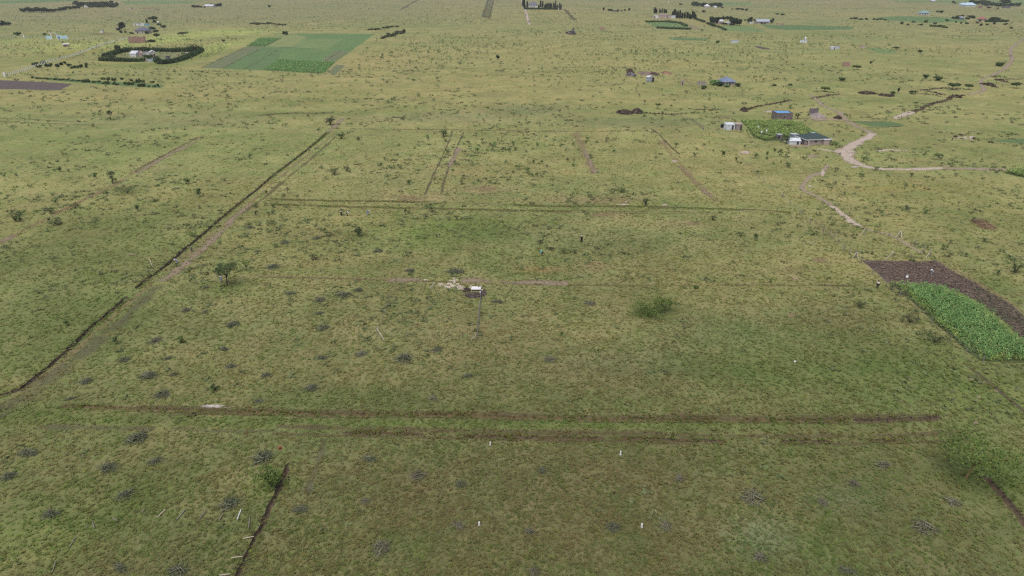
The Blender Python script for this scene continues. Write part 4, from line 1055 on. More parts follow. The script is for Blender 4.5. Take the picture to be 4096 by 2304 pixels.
def house(name, label, cat, uL, vL, uR, vR, depth, wh, roof, rh, wall, rmat, over=0.45, fascia=None, wins=(), doors=(), group=None, ridge=None, sidewins=()):
    """walls from the two front corners uL,vL - uR,vR; x runs along the front, y goes back from it"""
    a = np.array(gp(uL, vL)); b = np.array(gp(uR, vR))
    L = float(np.linalg.norm(b - a)); yaw = math.atan2(b[1] - a[1], b[0] - a[0])
    r = empty(name, (a[0], a[1], 0), yaw)
    tag(r, label, cat, group)
    D, o = depth, over
    MB().box(0, L, 0, D, 0, wh).build('wall', wall, r)
    m = MB()
    e = wh + 0.02
    th = 0.08
    if roof == 'hip':
        k = min(L, D) / 2
        if L >= D:
            p1, p2 = (k, D / 2, e + rh), (L - k, D / 2, e + rh)
            if L - 2 * k < 0.1: p2 = (k + 0.1, D / 2, e + rh)
        else:
            p1, p2 = (L / 2, k, e + rh), (L / 2, D - k, e + rh)
        c = [(-o, -o, e), (L + o, -o, e), (L + o, D + o, e), (-o, D + o, e)]
        lo = [(x, y, z - th) for x, y, z in c]
        if L >= D:
            m.poly(c + [p1, p2] + lo, [(0, 1, 5, 4), (1, 2, 5), (2, 3, 4, 5), (3, 0, 4), (0, 6, 7, 1), (1, 7, 8, 2), (2, 8, 9, 3), (3, 9, 6, 0), (9, 8, 7, 6)])
        else:
            m.poly(c + [p1, p2] + lo, [(0, 1, 4), (1, 2, 5, 4), (2, 3, 5), (3, 0, 4, 5), (0, 6, 7, 1), (1, 7, 8, 2), (2, 8, 9, 3), (3, 9, 6, 0), (9, 8, 7, 6)])
    elif roof == 'gable':
        x0, x1 = -o, L + o
        A = [(x0, -o, e), (x1, -o, e), (x1, D + o, e), (x0, D + o, e), (x0, D / 2, e + rh), (x1, D / 2, e + rh)]
        lo = [(x, y, z - th) for x, y, z in A]
        m.poly(A + lo, [(0, 1, 5, 4), (2, 3, 4, 5), (7, 6, 10, 11), (9, 8, 11, 10), (0, 6, 7, 1), (2, 8, 9, 3), (0, 4, 10, 6), (4, 3, 9, 10), (1, 7, 11, 5), (5, 11, 8, 2)])
        for gx_ in (0.01, L - 0.01):
            MB().poly([(gx_, 0, wh), (gx_, D, wh), (gx_, D / 2, wh + rh * 0.93)], [(0, 2, 1)]).build('gable_wall', wall, r)
    elif roof == 'gabley':                              # ridge runs back from the front, gable faces the viewer
        A = [(-o, -o, e), (-o, D + o, e), (L + o, D + o, e), (L + o, -o, e), (L / 2, -o, e + rh), (L / 2, D + o, e + rh)]
        lo = [(x, y, z - th) for x, y, z in A]
        m.poly(A + lo, [(0, 4, 5, 1), (4, 3, 2, 5), (6, 7, 11, 10), (10, 11, 8, 9), (0, 1, 7, 6), (3, 9, 8, 2), (0, 6, 10, 4), (4, 10, 9, 3), (1, 5, 11, 7), (5, 2, 8, 11)])
        for gy_ in (0.01, D - 0.01):
            MB().poly([(0, gy_, wh), (L, gy_, wh), (L / 2, gy_, wh + rh * 0.93)], [(0, 1, 2)]).build('gable_wall', wall, r)
    elif roof in ('mono', 'monof'):                     # mono falls to the back, monof towards the viewer
        zf, zb = (e + rh, e) if roof == 'mono' else (e, e + rh)
        A = [(-o, -o, zf), (L + o, -o, zf), (L + o, D + o, zb), (-o, D + o, zb)]
        lo = [(x, y, z - th) for x, y, z in A]
        m.poly(A + lo, [(0, 1, 2, 3), (7, 6, 5, 4), (0, 4, 5, 1), (1, 5, 6, 2), (2, 6, 7, 3), (3, 7, 4, 0)])
        h0, h1 = zf - th - 0.01, zb - th - 0.01
        MB().poly([(0.004, 0.004, wh), (L - 0.004, 0.004, wh), (L - 0.004, D - 0.004, wh), (0.004, D - 0.004, wh), (0.004, 0.004, max(h0, wh)), (L - 0.004, 0.004, max(h0, wh)), (L - 0.004, D - 0.004, max(h1, wh)), (0.004, D - 0.004, max(h1, wh))],
                  [(0, 1, 5, 4), (1, 2, 6, 5), (2, 3, 7, 6), (3, 0, 4, 7)]).build('wall_top', wall, r)
    elif roof == 'parapet':                             # walls rise above a sunken sheet roof
        t = 0.22
        for q in ((0, L, 0, t), (0, L, D - t, D), (0, t, t, D - t), (L - t, L, t, D - t)):
            MB().box(q[0], q[1], q[2], q[3], wh + 0.003, wh + rh).build('parapet', wall, r)
        m.poly([(t, t, wh + rh * 0.2), (L - t, t, wh + rh * 0.2), (L - t, D - t, wh + rh * 0.72), (t, D - t, wh + rh * 0.72)], [(0, 1, 2, 3)])
    if m.v:
        ro = m.build('roof', rmat, r)
        if fascia is not None and roof in ('hip', 'gable', 'monof'):
            f = MB()
            f.box(-o, L + o, -o - 0.03, -o - 0.004, e - 0.24, e - 0.01)
            f.box(-o - 0.03, -o - 0.004, -o, D + o, e - 0.24, e - 0.01)
            f.box(L + o + 0.004, L + o + 0.03, -o, D + o, e - 0.24, e - 0.01)
            f.build('fascia', fascia, ro)
    for (t, w, h, z) in wins:
        x = t * L
        wo = MB().box(x - w / 2, x + w / 2, -0.05, -0.004, z, z + h).build('window', FRAME, r)
        MB().box(x - w / 2 + 0.09, x + w / 2 - 0.09, -0.065, -0.053, z + 0.09, z + h - 0.09).build('pane', DARKG, wo)
    for (t, w, h, z) in sidewins:
        y = t * D
        sd = 0.0
        xx = -0.05 if gp(uL, vL)[0] > 0 else L + 0.004
        wo = MB().box(xx, xx + 0.046, y - w / 2, y + w / 2, z, z + h).build('window', FRAME, r)
        q = -0.065 if xx < 0 else L + 0.053
        MB().box(q, q + 0.012, y - w / 2 + 0.09, y + w / 2 - 0.09, z + 0.09, z + h - 0.09).build('pane', DARKG, wo)
    for (t, w, h) in doors:
        x = t * L
        do = MB().box(x - w / 2, x + w / 2, -0.045, -0.004, 0.02, h).build('door', DOORM, r)
        MB().box(x + w * 0.3, x + w * 0.38, -0.075, -0.048, h * 0.48, h * 0.53).build('handle', FRAME, do)
    mask_poly([tuple(a + (b - a) * s + np.array((-math.sin(yaw), math.cos(yaw))) * t) for s, t in ((0, 0), (1, 0), (1, D), (0, D))], 0.0)
    return r, L

# --- the farm with the maize garden, right of centre
hb, L = house('farmhouse', 'long farmhouse with dark green hipped roof beside the maize garden', 'house', 3224, 581, 3312, 577, 6.4, 2.1, 'hip', 1.5, W_PINK, R_GREEN, 0.55, FASCIA, wins=((0.42, 1.0, 0.9, 0.75), (0.86, 0.9, 0.9, 0.75)), doors=((0.08, 0.8, 1.7),), sidewins=((0.4, 1.0, 0.9, 0.8),))
MB().box(L * 0.72, L + 0.5, -1.1, -0.56, 0.0, 1.9).build('front_bay', W_PINK, hb)
MB().box(L * 0.70, L + 0.75, -1.3, -0.5, 1.93, 2.06).build('bay_roof', FASCIA, hb)
MB().box(0.1, 0.45, -1.0, -0.65, 0, 1.75).build('porch_pillar', W_CREAM, hb)
for sx, w_ in ((L * 0.42, 0.7), (L * 0.52, 0.35)):
    MB().box(sx, sx + w_, 3.0, 3.6, 3.3, 3.72).build('skylight', R_PALEB, hb)
t_ = empty('water_tank', (*gp(3230, 566), 2.2)); tag(t_, 'small dark blue tank standing behind the green-roofed farmhouse', 'water tank')
def tank(parent, r, h, mat, z=0.0):
    MB().tube([(0, 0, z), (0, 0, z + h * 0.86), (0, 0, z + h * 0.97), (0, 0, z + h)], [r, r, r * 0.6, r * 0.25], 14).build('barrel', mat, parent)
    for k in (0.25, 0.5, 0.75):
        MB().tube([(0, 0, z + h * 0.86 * k - 0.03), (0, 0, z + h * 0.86 * k + 0.03)], [r * 1.05, r * 1.05], 14).build('rib', mat, parent)
    MB().tube([(0, 0, z + h * 0.99), (0, 0, z + h * 1.04)], [r * 0.3, r * 0.3], 10).build('lid', mat, parent)
tank(t_, 0.45, 1.0, plain('dark blue plastic', (0.02, 0.035, 0.06), (0.015, 0.025, 0.045)))
for s_ in (-0.35, 0.35):
    MB().box(s_ - 0.06, s_ + 0.06, -0.4, 0.4, -2.2, 0.0).build('leg', WOODG, t_)
house('outbuilding', 'low store with bright blue sheet roof against the farmhouse', 'shed', 3207, 566, 3222, 566, 2.2, 1.5, 'monof', 0.3, W_PINK, R_SKY, 0.15, doors=((0.5, 0.7, 1.3),))
house('iron_shed', 'white corrugated iron shed next to the green-roofed farmhouse', 'shed', 3157, 579, 3201, 579, 3.6, 1.35, 'gable', 0.75, IRON, IRON, 0.2, doors=((0.75, 0.7, 1.25),))
house('iron_shed', 'white-roofed iron hut behind the farm tree', 'shed', 3172, 558, 3191, 558, 3.6, 1.5, 'mono', 0.45, IRONG, IRON, 0.25)
house('iron_shed', 'low dark lean-to with white roof edge left of the farm tree', 'shed', 3110, 556, 3128, 556, 2.5, 1.4, 'mono', 0.3, W_GREYB, IRON, 0.1, doors=((0.3, 0.7, 1.2),))
hb, L = house('block_house', 'brown block house with sunken bright blue roof behind the maize garden', 'house', 3103, 481, 3168, 481, 5.6, 2.45, 'parapet', 0.55, W_BROWN, R_SKY, 0, wins=((0.49, 0.9, 1.0, 0.8),), sidewins=((0.45, 0.9, 1.7, 0.25),))
MB().box(0.6, L - 0.6, -0.06, -0.004, 0.0, 0.18).build('plinth', CONC, hb)
house('iron_shed', 'white corrugated iron cabin between black tanks and stone hut', 'shed', 2905, 521, 2938, 520, 2.6, 2.15, 'monof', 0.35, IRON, IRON, 0.12, doors=((0.75, 0.7, 1.8),))
house('stone_hut', 'small square stone hut with flat tan roof beside the maize garden', 'hut', 2946, 522, 2968, 521, 2.6, 2.35, 'monof', 0.15, W_STONE, R_TAN, 0.12, doors=((0.75, 0.7, 1.8),))
for k, u in enumerate((2885.5, 2894)):
    t_ = empty('water_tank', (*gp(u, 513), 0.0)); tag(t_, ['black plastic water tank, outer one left of the white cabin', 'black plastic water tank, inner one left of the white cabin'][k], 'water tank', 'black water tanks by the cabin')
    tank(t_, 0.40, 1.55, BLACKP, 0.2)
    MB().box(-0.5, 0.5, -0.5, 0.5, 0, 0.2).build('plinth', CONC, t_)

DRUM = MB().tube([(0, 0, 0), (0, 0, 0.28), (0, 0, 0.3), (0, 0, 0.58), (0, 0, 0.6), (0, 0, 0.88)], [0.29, 0.29, 0.31, 0.29, 0.31, 0.29], 12).mesh('oil_drum')
DRUM.materials.append(plain('rusty blue drum', (0.10, 0.12, 0.17), (0.16, 0.09, 0.06), 3.0))
for (u, v, lb) in ((3206, 576, 'rusty drum beside the white iron shed, left one'), (3210, 577, 'rusty drum beside the white iron shed, right one'), (3131, 566, 'rusty drum under the farm tree')):
    tag(link('oil_drum', DRUM, None, None, (*gp(u, v), 0)), lb, 'drum')
bp_ = tag(empty('brick_pile', (*gp(3217, 579), 0)), 'small orange brick pile by the farmhouse porch', 'bricks')
for i in range(14):
    MB().box(-0.12, 0.12, -0.06, 0.06, 0, 0.08).build('brick', plain('orange brick', (0.42, 0.20, 0.12), (0.33, 0.15, 0.09)), bp_, (random.uniform(-0.5, 0.5), random.uniform(-0.3, 0.3), 0.08 * (i % 3)), random.random() * 3)
for (u, v, w_) in ((3122, 560, 1.6), (3136, 570, 1.0)):
    t_ = tag(empty('plank_stack', (*gp(u, v), 0), random.random()), 'grey plank stack left of the farm tree' if u < 3130 else 'short grey plank stack in front of the farm tree', 'planks')
    for i in range(5):
        MB().box(-w_ / 2, w_ / 2, -0.1 + 0.12 * (i % 3), 0.02 + 0.12 * (i % 3), 0.08 * (i // 3), 0.08 * (i // 3) + 0.07).build('plank', WOODG, t_, None, random.uniform(-0.1, 0.1))

# --- grey block stack behind the farm
def wall_stack(name, label, cat, uL, vL, uR, vR, v_top, mat, thick, nseg, ragged, group=None, depth=0.0):
    """masonry put up in upright lifts of unequal height (roofless house when depth is given)"""
    a = np.array(gp(uL, vL)); b = np.array(gp(uR, vR))
    L = float(np.linalg.norm(b - a)); yaw = math.atan2(b[1] - a[1], b[0] - a[0])
    h = tall((vL + vR) / 2, v_top)
    r = tag(empty(name, (a[0], a[1], 0), yaw), label, cat, group)
    w = L / nseg
    for i in range(nseg):
        hh = h * (1 - ragged * random.random())
        MB().box(i * w + 0.02, (i + 1) * w - 0.02, 0, thick, 0, hh).build('wall_panel', mat, r)
        if depth:
            hh = h * (1 - ragged * random.random())
            MB().box(i * w + 0.02, (i + 1) * w - 0.02, depth, depth + thick, 0, hh).build('wall_panel', mat, r)
    if depth:
        for x in (0.0, L * 0.5, L - thick):
            for j in range(3):
                d = (depth - thick) / 3
                MB().box(x, x + thick, thick + j * d + 0.02, thick + (j + 1) * d - 0.02, 0, h * (1 - ragged * random.random())).build('wall_panel', mat, r)
    return r
wall_stack('block_stack', 'stack of grey building blocks behind the fan of quarry dust', 'blocks', 3241, 455, 3272, 454, 433, W_GREYB, 1.2, 8, 0.22)
wall_stack('brick_ruin', 'roofless red brick house right of the white arch gate', 'house', 516, 172, 582, 170, 146, W_BRICK, 0.3, 9, 0.22, None, 7.0)
wall_stack('brick_ruin', 'small roofless pinkish brick house beside a round acacia at right', 'house', 3372, 265, 3400, 266, 250, W_BRICK, 0.3, 6, 0.2, None, 4.5)
wall_stack('brick_stack', 'reddish stack of bricks at the upper centre', 'bricks', 2398, 119, 2420, 119, 109, W_BRICK, 2.0, 5, 0.1)
wall_stack('stone_ruin', 'roofless grey stone walls left of the blue-roofed hut', 'house', 2790, 341, 2826, 342, 327, W_STONE, 0.3, 7, 0.55, None, 4.0)

# --- foundation, huts and blue-roofed house above the middle
house('blue_house', 'square hut with blue-grey hipped roof sunk in green shrubs', 'house', 2893, 343, 2940, 342, 7.5, 2.0, 'hip', 2.3, W_PINK, R_BLUE, 0.6, wins=((0.3, 0.9, 0.9, 0.8), (0.8, 0.9, 0.9, 0.8)), doors=((0.55, 0.9, 1.8),))
house('iron_shed', 'pale blue iron shed with dark open side below the stone foundation', 'shed', 2594, 329, 2617, 328, 3.2, 2.7, 'gabley', 0.6, IRONG, IRON, 0.25, doors=((0.75, 1.4, 2.3),))
house('latrine', 'tiny pink latrine hut with white roof between shed and stone walls', 'hut', 2724, 341, 2735, 341, 1.6, 2.2, 'mono', 0.35, W_PINK, IRON, 0.2, doors=((0.5, 0.6, 1.7),))
fd = tag(empty('stone_foundation', (*gp(2545, 300), 0)), 'pinkish stone house foundation with rubble beside a dark soil heap', 'foundation')
FST = plain('foundation stone', (0.40, 0.29, 0.25), (0.27, 0.19, 0.17), 2.0)
fx, fy = gp(2545, 300)
for i in range(10):
    for j in range(4):
        if random.random() < 0.85:
            x0, y0 = gp(2560 + i * 6.6, 298)[0] - fx, j * 3.0
            s1, s2 = random.uniform(0.8, 1.4), random.uniform(0.5, 1.1)
            MB().box(x0, x0 + s1, y0, y0 + s2, 0, random.uniform(0.25, 0.7)).build('stone', FST, fd)
for (x0, x1, y0, y1) in ((2560, 2626, 0, 0.5), (2560, 2626, 11.5, 12.0)):
    MB().box(gp(x0, 299)[0] - fx, gp(x1, 299)[0] - fx, y0 - 0.6, y1 - 0.6, 0, 0.5).build('kerb', FST, fd)

# --- left homestead
house('slate_house', 'bungalow with slate blue hipped roof and tan walls at upper left', 'house', 541, 134, 591, 134, 9.0, 3.1, 'hip', 2.6, W_CREAM, R_SLATE, 0.9, None, wins=((0.6, 1.3, 1.1, 0.9), (0.85, 1.2, 1.1, 0.9)), doors=((0.2, 1.3, 2.0),))
house('store', 'low store with white overhanging roof behind the slate-roofed bungalow', 'shed', 534, 103, 558, 103, 5.0, 2.6, 'mono', 0.5, W_WHITE, IRON, 0.4, doors=((0.3, 0.9, 2.0),))
house('store', 'white shack in the middle behind the slate-roofed bungalow', 'shed', 560, 104, 578, 104, 4.0, 1.9, 'monof', 0.5, W_WHITE, IRON, 0.2)
house('store', 'pale blue-grey shack behind the slate-roofed bungalow, nearest the big tree', 'shed', 582, 104, 600, 103, 4.0, 2.0, 'mono', 0.6, BLUEP, IRONG, 0.3)
house('hut', 'little hut with pinkish roof beside a dark tree at upper left', 'hut', 463, 121, 476, 121, 3.0, 2.4, 'gabley', 0.9, W_CREAM, IRONP, 0.3, doors=((0.7, 0.8, 1.8),))
house('hut', 'white hut with orange roof trim hidden by the tree, far upper left', 'hut', 400, 131, 412, 131, 2.5, 2.0, 'mono', 0.3, W_WHITE, IRONG, 0.2)
t_ = empty('water_tank', (*gp(635, 99), 0)); tag(t_, 'white water tank on a stand right of the big flat acacia', 'water tank')
tank(t_, 1.2, 2.0, WHITEP, 2.2)
for sx in (-0.9, 0.9):
    for sy in (-0.9, 0.9):
        MB().box(sx - 0.1, sx + 0.1, sy - 0.1, sy + 0.1, 0, 2.2).build('leg', WOODG, t_)
house('brick_hut', 'red brick hut with white roof slab standing alone in green grass', 'hut', 253, 188, 278, 187, 4.0, 2.1, 'monof', 0.25, W_BRICK, WHITEP, 0.3, doors=((0.35, 0.8, 1.7),), wins=((0.72, 0.7, 0.6, 1.0),))

gate = tag(empty('arch_gate', (*gp(207, 157), 0)), 'pale blue gate wall with a white arch over the opening', 'gate')
gx, gy = gp(207, 157)
def gxx(u): return gp(u, 157)[0] - gx
hgt = tall(157, 142)
for (u0, u1, hh) in ((186, 207, 0.92), (231, 247, 1.15), (247, 262, 0.98), (262, 272, 1.0)):
    MB().poly([(gxx(u0), 0, 0), (gxx(u1), 0, 0), (gxx(u1), 0.25, 0), (gxx(u0), 0.25, 0), (gxx(u0), 0, hgt * hh), (gxx(u1), 0, hgt * hh * 0.94), (gxx(u1), 0.25, hgt * hh * 0.94), (gxx(u0), 0.25, hgt * hh)],
              [(3, 2, 1, 0), (4, 5, 6, 7), (0, 1, 5, 4), (1, 2, 6, 5), (2, 3, 7, 6), (3, 0, 4, 7)]).build('wall_panel', BLUEP, gate)
for u in (208, 230, 247.5, 270):
    hh = hgt * (1.5 if u < 240 else 1.12)
    MB().box(gxx(u) - 0.25, gxx(u) + 0.25, -0.12, 0.4, 0, hh).build('pillar', WHITEP, gate)
arc = [(gxx(208) + (gxx(230) - gxx(208)) * t, 0.14, hgt * 1.48 + math.sin(math.pi * t) * 1.1) for t in np.linspace(0, 1, 9)]
MB().tube(arc, [0.17] * 9, 6).build('arch', WHITEP, gate)
MB().tube([(gxx(207), 0.14, hgt * 1.45), (gxx(199), 0.14, hgt * 1.9)], [0.17, 0.14], 6).build('arch_wing', WHITEP, gate)
MB().box(gxx(235), gxx(240), -0.04, -0.004, 0, hgt * 0.75).build('side_door', plain('navy paint', (0.04, 0.06, 0.16)), gate)

# --- white post fences on the left
POST_ME = MB().poly([(-0.09, -0.09, 0), (0.09, -0.09, 0), (0.09, 0.09, 0), (-0.09, 0.09, 0), (-0.08, -0.08, 1.7), (0.08, -0.08, 1.7), (0.08, 0.08, 1.7), (-0.08, 0.08, 1.7), (0.0, -0.16, 1.95), (0.06, -0.16, 1.95)],
                    [(0, 1, 5, 4), (1, 2, 6, 5), (2, 3, 7, 6), (3, 0, 4, 7), (4, 5, 9, 8), (6, 7, 8, 9), (7, 4, 8), (5, 6, 9)]).mesh('post')
POST_ME.materials.append(plain('concrete post', (0.74, 0.74, 0.72), (0.62, 0.62, 0.60)))

def post_fence(label, px, spacing, scale=1.0, gap=()):
    P = dense(px, spacing)
    f = tag(empty('post_fence', (P[0][0], P[0][1], 0)), label, 'fence')
    for i, p in enumerate(P):
        o = link('post', POST_ME, None, f, (p[0] - P[0][0], p[1] - P[0][1], 0), random.uniform(-0.2, 0.2))
        o.scale = (scale * random.uniform(1.3, 1.9),) * 2 + (scale * random.uniform(0.85, 1.1),)
    m = MB()
    for z in (0.5, 1.0, 1.45):
        m.tube([(p[0] - P[0][0], p[1] - P[0][1], z * scale) for p in P], [0.012] * len(P), 3, False)
    m.build('wire', WIRE, f)
post_fence('line of pale concrete posts left of the blue gate wall', [(-20, 149), (60, 150), (140, 152), (184, 153)], 4.0)
post_fence('line of pale concrete posts between blue gate wall and brick ruin', [(276, 155), (360, 155), (440, 155), (505, 155)], 3.7)
post_fence('slanting line of white posts running down to the left edge', [(500, 158), (455, 168), (400, 185), (350, 204), (300, 222), (250, 236), (200, 248), (140, 270), (70, 292), (18, 306)], 2.9, 1.05)
tag(MB().box(-0.5, 0.5, -0.3, 0.3, 0, 2.4).build('gate_pillar', WHITEP, None, (*gp(20, 306), 0)), 'stout white pillar at the lower end of the slanting posts', 'pillar')
tag(MB().box(-0.5, 0.5, -0.3, 0.3, 0, 2.8).build('gate_pillar', WHITEP, None, (*gp(97, 151), 0)), 'stout white pillar in the post line left of the gate', 'pillar')

# --- hedged homestead
HEDGEM = leafy('hedge leaf')
def hedge(label, px, width, height, pal='hedge', leaf=0.55, per=70, name='hedge', cat='hedge', bumps=0.25):
    P = dense(px, 1.0)
    N = side(P); n = len(P)
    hh = height * (1 + bumps * 2 * (fbm(np.arange(n), np.zeros(n) + px[0][0], 7, 3, 5) - 0.5))
    k = int(n * per)
    i = RNG.integers(0, n, k)
    ang = RNG.random(k) * math.pi
    rad = 0.72 + 0.34 * RNG.random(k)
    across = np.cos(ang) * rad * width / 2
    up = np.abs(np.sin(ang)) ** 0.55 * rad
    pts = np.c_[P[i] + N[i] * across[:, None] + RNG.normal(size=(k, 2)) * 0.3, np.clip(hh[i] * up * (0.25 + 0.75 * RNG.random(k) ** 0.5), 0.1, None)]
    o0 = np.array([P[0][0], P[0][1], 0])
    v, f, c = leaf_arrays(pts - o0, leaf * RNG.uniform(0.6, 1.3, k), pick_cols(PAL[pal], k, 0.3))
    h = tag(empty(name, tuple(o0)), label, cat)
    link('foliage', np_mesh('foliage', v, f, c), HEDGEM, h)
    core = MB()
    Q = P[::3] if len(P) > 6 else P
    core.tube([(p[0] - o0[0], p[1] - o0[1], height * 0.36) for p in Q], [min(width, height) * 0.33] * len(Q), 6)
    core.build('branches', plain('hedge twigs', (0.035, 0.045, 0.022), (0.022, 0.030, 0.016)), h)
    mask_line(P, width / 2, 0.0)
    return h
hedge('tall dark hedge along the back of the white-roofed homestead', [(540, 205), (600, 206), (680, 207), (770, 208)], 4.5, 3.3)
hedge('dark hedge slanting along the left side of the homestead', [(418, 228), (450, 220), (480, 211), (505, 207), (527, 205)], 4.5, 3.2)
hedge('dark hedge along the front left of the homestead', [(403, 243), (450, 245), (520, 247), (582, 246)], 4.5, 2.7)
hedge('dark hedge along the front right of the homestead', [(626, 243), (636, 252), (650, 257), (690, 252), (730, 240), (765, 226), (795, 211), (806, 203)], 4.5, 2.9)
hedge('clump of tall dark hedge at the far right corner of the homestead', [(752, 206), (775, 205), (795, 203)], 6.0, 5.0)
house('white_house', 'white gabled roof at the left end of the hedged homestead', 'house', 521, 228, 545, 228, 9.0, 2.4, 'gable', 1.6, W_WHITE, IRON, 0.3)
house('rusty_house', 'grey-brown roof in the middle of the hedged homestead', 'house', 547, 227, 570, 226, 9.0, 2.2, 'gable', 1.5, W_PINK, R_RUST, 0.3)
house('white_house', 'low white roof between the two gables of the hedged homestead', 'house', 573, 222, 598, 221, 7.0, 2.2, 'mono', 0.7, W_WHITE, IRON, 0.3)
house('white_house', 'tall white gabled block with dark door in the hedged homestead', 'house', 603, 228, 624, 227, 6.5, 3.2, 'gabley', 1.1, W_CREAM, IRON, 0.3, doors=((0.75, 1.0, 2.1),))
house('lean_to', 'small white lean-to behind the right front hedge of the homestead', 'shed', 667, 240, 683, 239, 3.0, 2.3, 'mono', 0.5, W_GREYB, IRON, 0.3)
house('lean_to', 'long low white roof in the left corner of the hedged homestead', 'shed', 431, 236, 448, 236, 3.0, 2.2, 'mono', 0.3, W_GREYB, IRON, 0.3)
g_ = tag(empty('farm_gate', (*gp(585, 247), 0)), 'pale green sheet gate with stone piers in the front hedge', 'gate')
for x, w_, h_, m_ in ((0, 1.2, 1.8, W_STONE), (1.25, 2.5, 1.9, IRONG), (3.8, 2.6, 2.1, R_TEAL), (6.45, 0.7, 2.4, W_WHITE)):
    MB().box(x, x + w_, 0, 0.15, 0, h_).build('gate_panel', m_, g_)

# --- far compounds along the top
house('villa', 'white two-storey villa with violet-grey roof among far conifers', 'house', 2116, 31, 2150, 31, 9.0, 5.2, 'hip', 4.2, W_WHITE, R_SLATE, 0.9, wins=((0.2, 1.6, 1.4, 1.0), (0.6, 2.4, 1.4, 1.0), (0.85, 1.6, 1.4, 3.4), (0.3, 1.6, 1.4, 3.4)), doors=((0.45, 1.4, 2.2),))
hedge('clipped dark hedge in front of the far villa', [(2101, 37.5), (2150, 38), (2200, 38.5), (2232, 39)], 5.0, 3.2, 'hedge', 1.2, 26)
tag(MB().box(-2.5, 2.5, -0.2, 0.2, 0, 4.0).build('gate_panel', DOORM, None, (*gp(2240, 39), 0)), 'dark gate at the right end of the villa hedge', 'gate')
t_ = empty('water_tank', (*gp(2234, 40), 0)); tag(t_, 'round white tank in front of the dark villa gate', 'water tank'); tank(t_, 1.1, 2.0, WHITEP)
house('compound_house', 'white-walled house at the left end of the pink compound', 'house', 2615, 72, 2634, 72.5, 8.0, 3.6, 'mono', 0.8, W_WHITE, IRON, 0.4, doors=((0.2, 1.6, 2.6),))
house('compound_house', 'long pink-walled house in the middle of the pink compound', 'house', 2635.5, 72.5, 2668, 73, 8.0, 3.4, 'monof', 1.6, W_PINK, R_RUST, 0.4)
house('compound_house', 'pale pink shed right of the long pink-walled house', 'house', 2670, 73, 2684, 73, 7.0, 3.5, 'mono', 0.8, W_PINK, IRONP, 0.3)
house('compound_house', 'pale blue-white iron shed at the right end of the pink compound', 'shed', 2685.5, 73.5, 2702, 73.5, 6.0, 3.7, 'mono', 0.4, IRON, IRON, 0.2)
house('cottage', 'white-roofed cottage deep in far dark trees', 'house', 2820, 32, 2839, 32, 8.0, 3.0, 'hip', 3.6, W_CREAM, IRON, 0.8)
house('hut', 'small white-roofed hut right of the cottage in far dark trees', 'hut', 2856, 33, 2867, 33, 5.0, 2.6, 'monof', 1.2, W_WHITE, IRON, 0.4)
house('homestead_house', 'white-roofed house between dark trees behind the vegetable field', 'house', 2871, 95, 2894, 95, 8.0, 2.8, 'monof', 1.6, W_PINK, IRON, 0.5, doors=((0.4, 1.0, 2.0),))
house('homestead_shed', 'low white roof half hidden in trees behind the vegetable field', 'shed', 2904, 97, 2924, 97, 4.0, 2.0, 'monof', 0.6, W_WHITE, IRON, 0.3)
house('grey_house', 'wide house with grey-blue iron roof between two dark trees', 'house', 3028, 96, 3076, 96, 10.0, 2.8, 'gable', 2.6, W_PINK, IRONG, 0.9, wins=((0.3, 1.4, 1.2, 0.9), (0.55, 1.4, 1.2, 0.9), (0.8, 1.4, 1.2, 0.9)), doors=((0.42, 1.2, 2.0),))
house('hut', 'small white hut left of the grey-roofed house', 'hut', 3000, 95, 3012, 95, 3.5, 1.9, 'mono', 0.4, IRON, IRON, 0.2)
house('hut', 'lone white iron hut on the open plain, upper right of centre', 'hut', 2931, 173, 2953, 172.5, 3.5, 2.2, 'mono', 0.5, IRON, IRON, 0.2)
house('hut', 'white iron hut below a white tank at upper right', 'hut', 3199, 171, 3227, 172, 3.6, 2.4, 'mono', 0.3, IRON, IRON, 0.2)
t_ = empty('water_tank', (*gp(3221, 163), 0)); tag(t_, 'white water tank on a brown stand above the white hut', 'water tank')
tank(t_, 0.9, 2.3, WHITEP, 1.0); MB().box(-1.1, 1.1, -1.1, 1.1, 0, 1.0).build('stand', W_BROWN, t_)
house('hut', 'white hut with pinkish rusty roof at upper right', 'hut', 3338, 197, 3359, 196, 3.6, 2.1, 'mono', 0.5, IRON, R_RUST, 0.25)
house('hut', 'low white annex in front of the hut with rusty roof', 'hut', 3325, 199, 3340, 199, 2.6, 2.0, 'monof', 0.3, IRON, IRON, 0.15, doors=((0.75, 0.8, 1.8),))
house('hut', 'tiny pinkish hut beside the bright green garden', 'hut', 3445, 193, 3458, 193, 2.8, 2.2, 'mono', 0.3, W_PINK, IRONP, 0.2)
house('teal_house', 'house with teal roof and white verandah posts at far right', 'house', 3684, 60, 3718, 60, 10.0, 3.0, 'hip', 3.2, W_WHITE, R_TEAL, 1.0, wins=((0.15, 1.5, 1.6, 0.8), (0.7, 1.5, 1.6, 0.8)), doors=((0.45, 1.8, 2.4),))
house('blue_shed', 'pale blue-roofed house, smaller one in the far right corner trees', 'house', 3834, 24, 3854, 25, 8.0, 3.4, 'hip', 3.0, W_WHITE, R_PALEB, 0.8)
house('blue_shed', 'long pale blue-roofed house in the far right corner trees', 'house', 3858, 27, 3902, 27, 10.0, 3.0, 'hip', 4.4, W_WHITE, R_PALEB, 1.0)
house('blue_shed', 'grey-roofed shed at the right end of the far corner compound', 'shed', 4015, 33, 4041, 33, 6.0, 3.2, 'mono', 1.2, W_GREYB, IRONG, 0.6)
house('hut', 'small red hut in front of the far corner trees', 'hut', 3917, 34, 3928, 34, 4.0, 3.0, 'gabley', 1.2, W_BRICK, R_RED, 0.4)
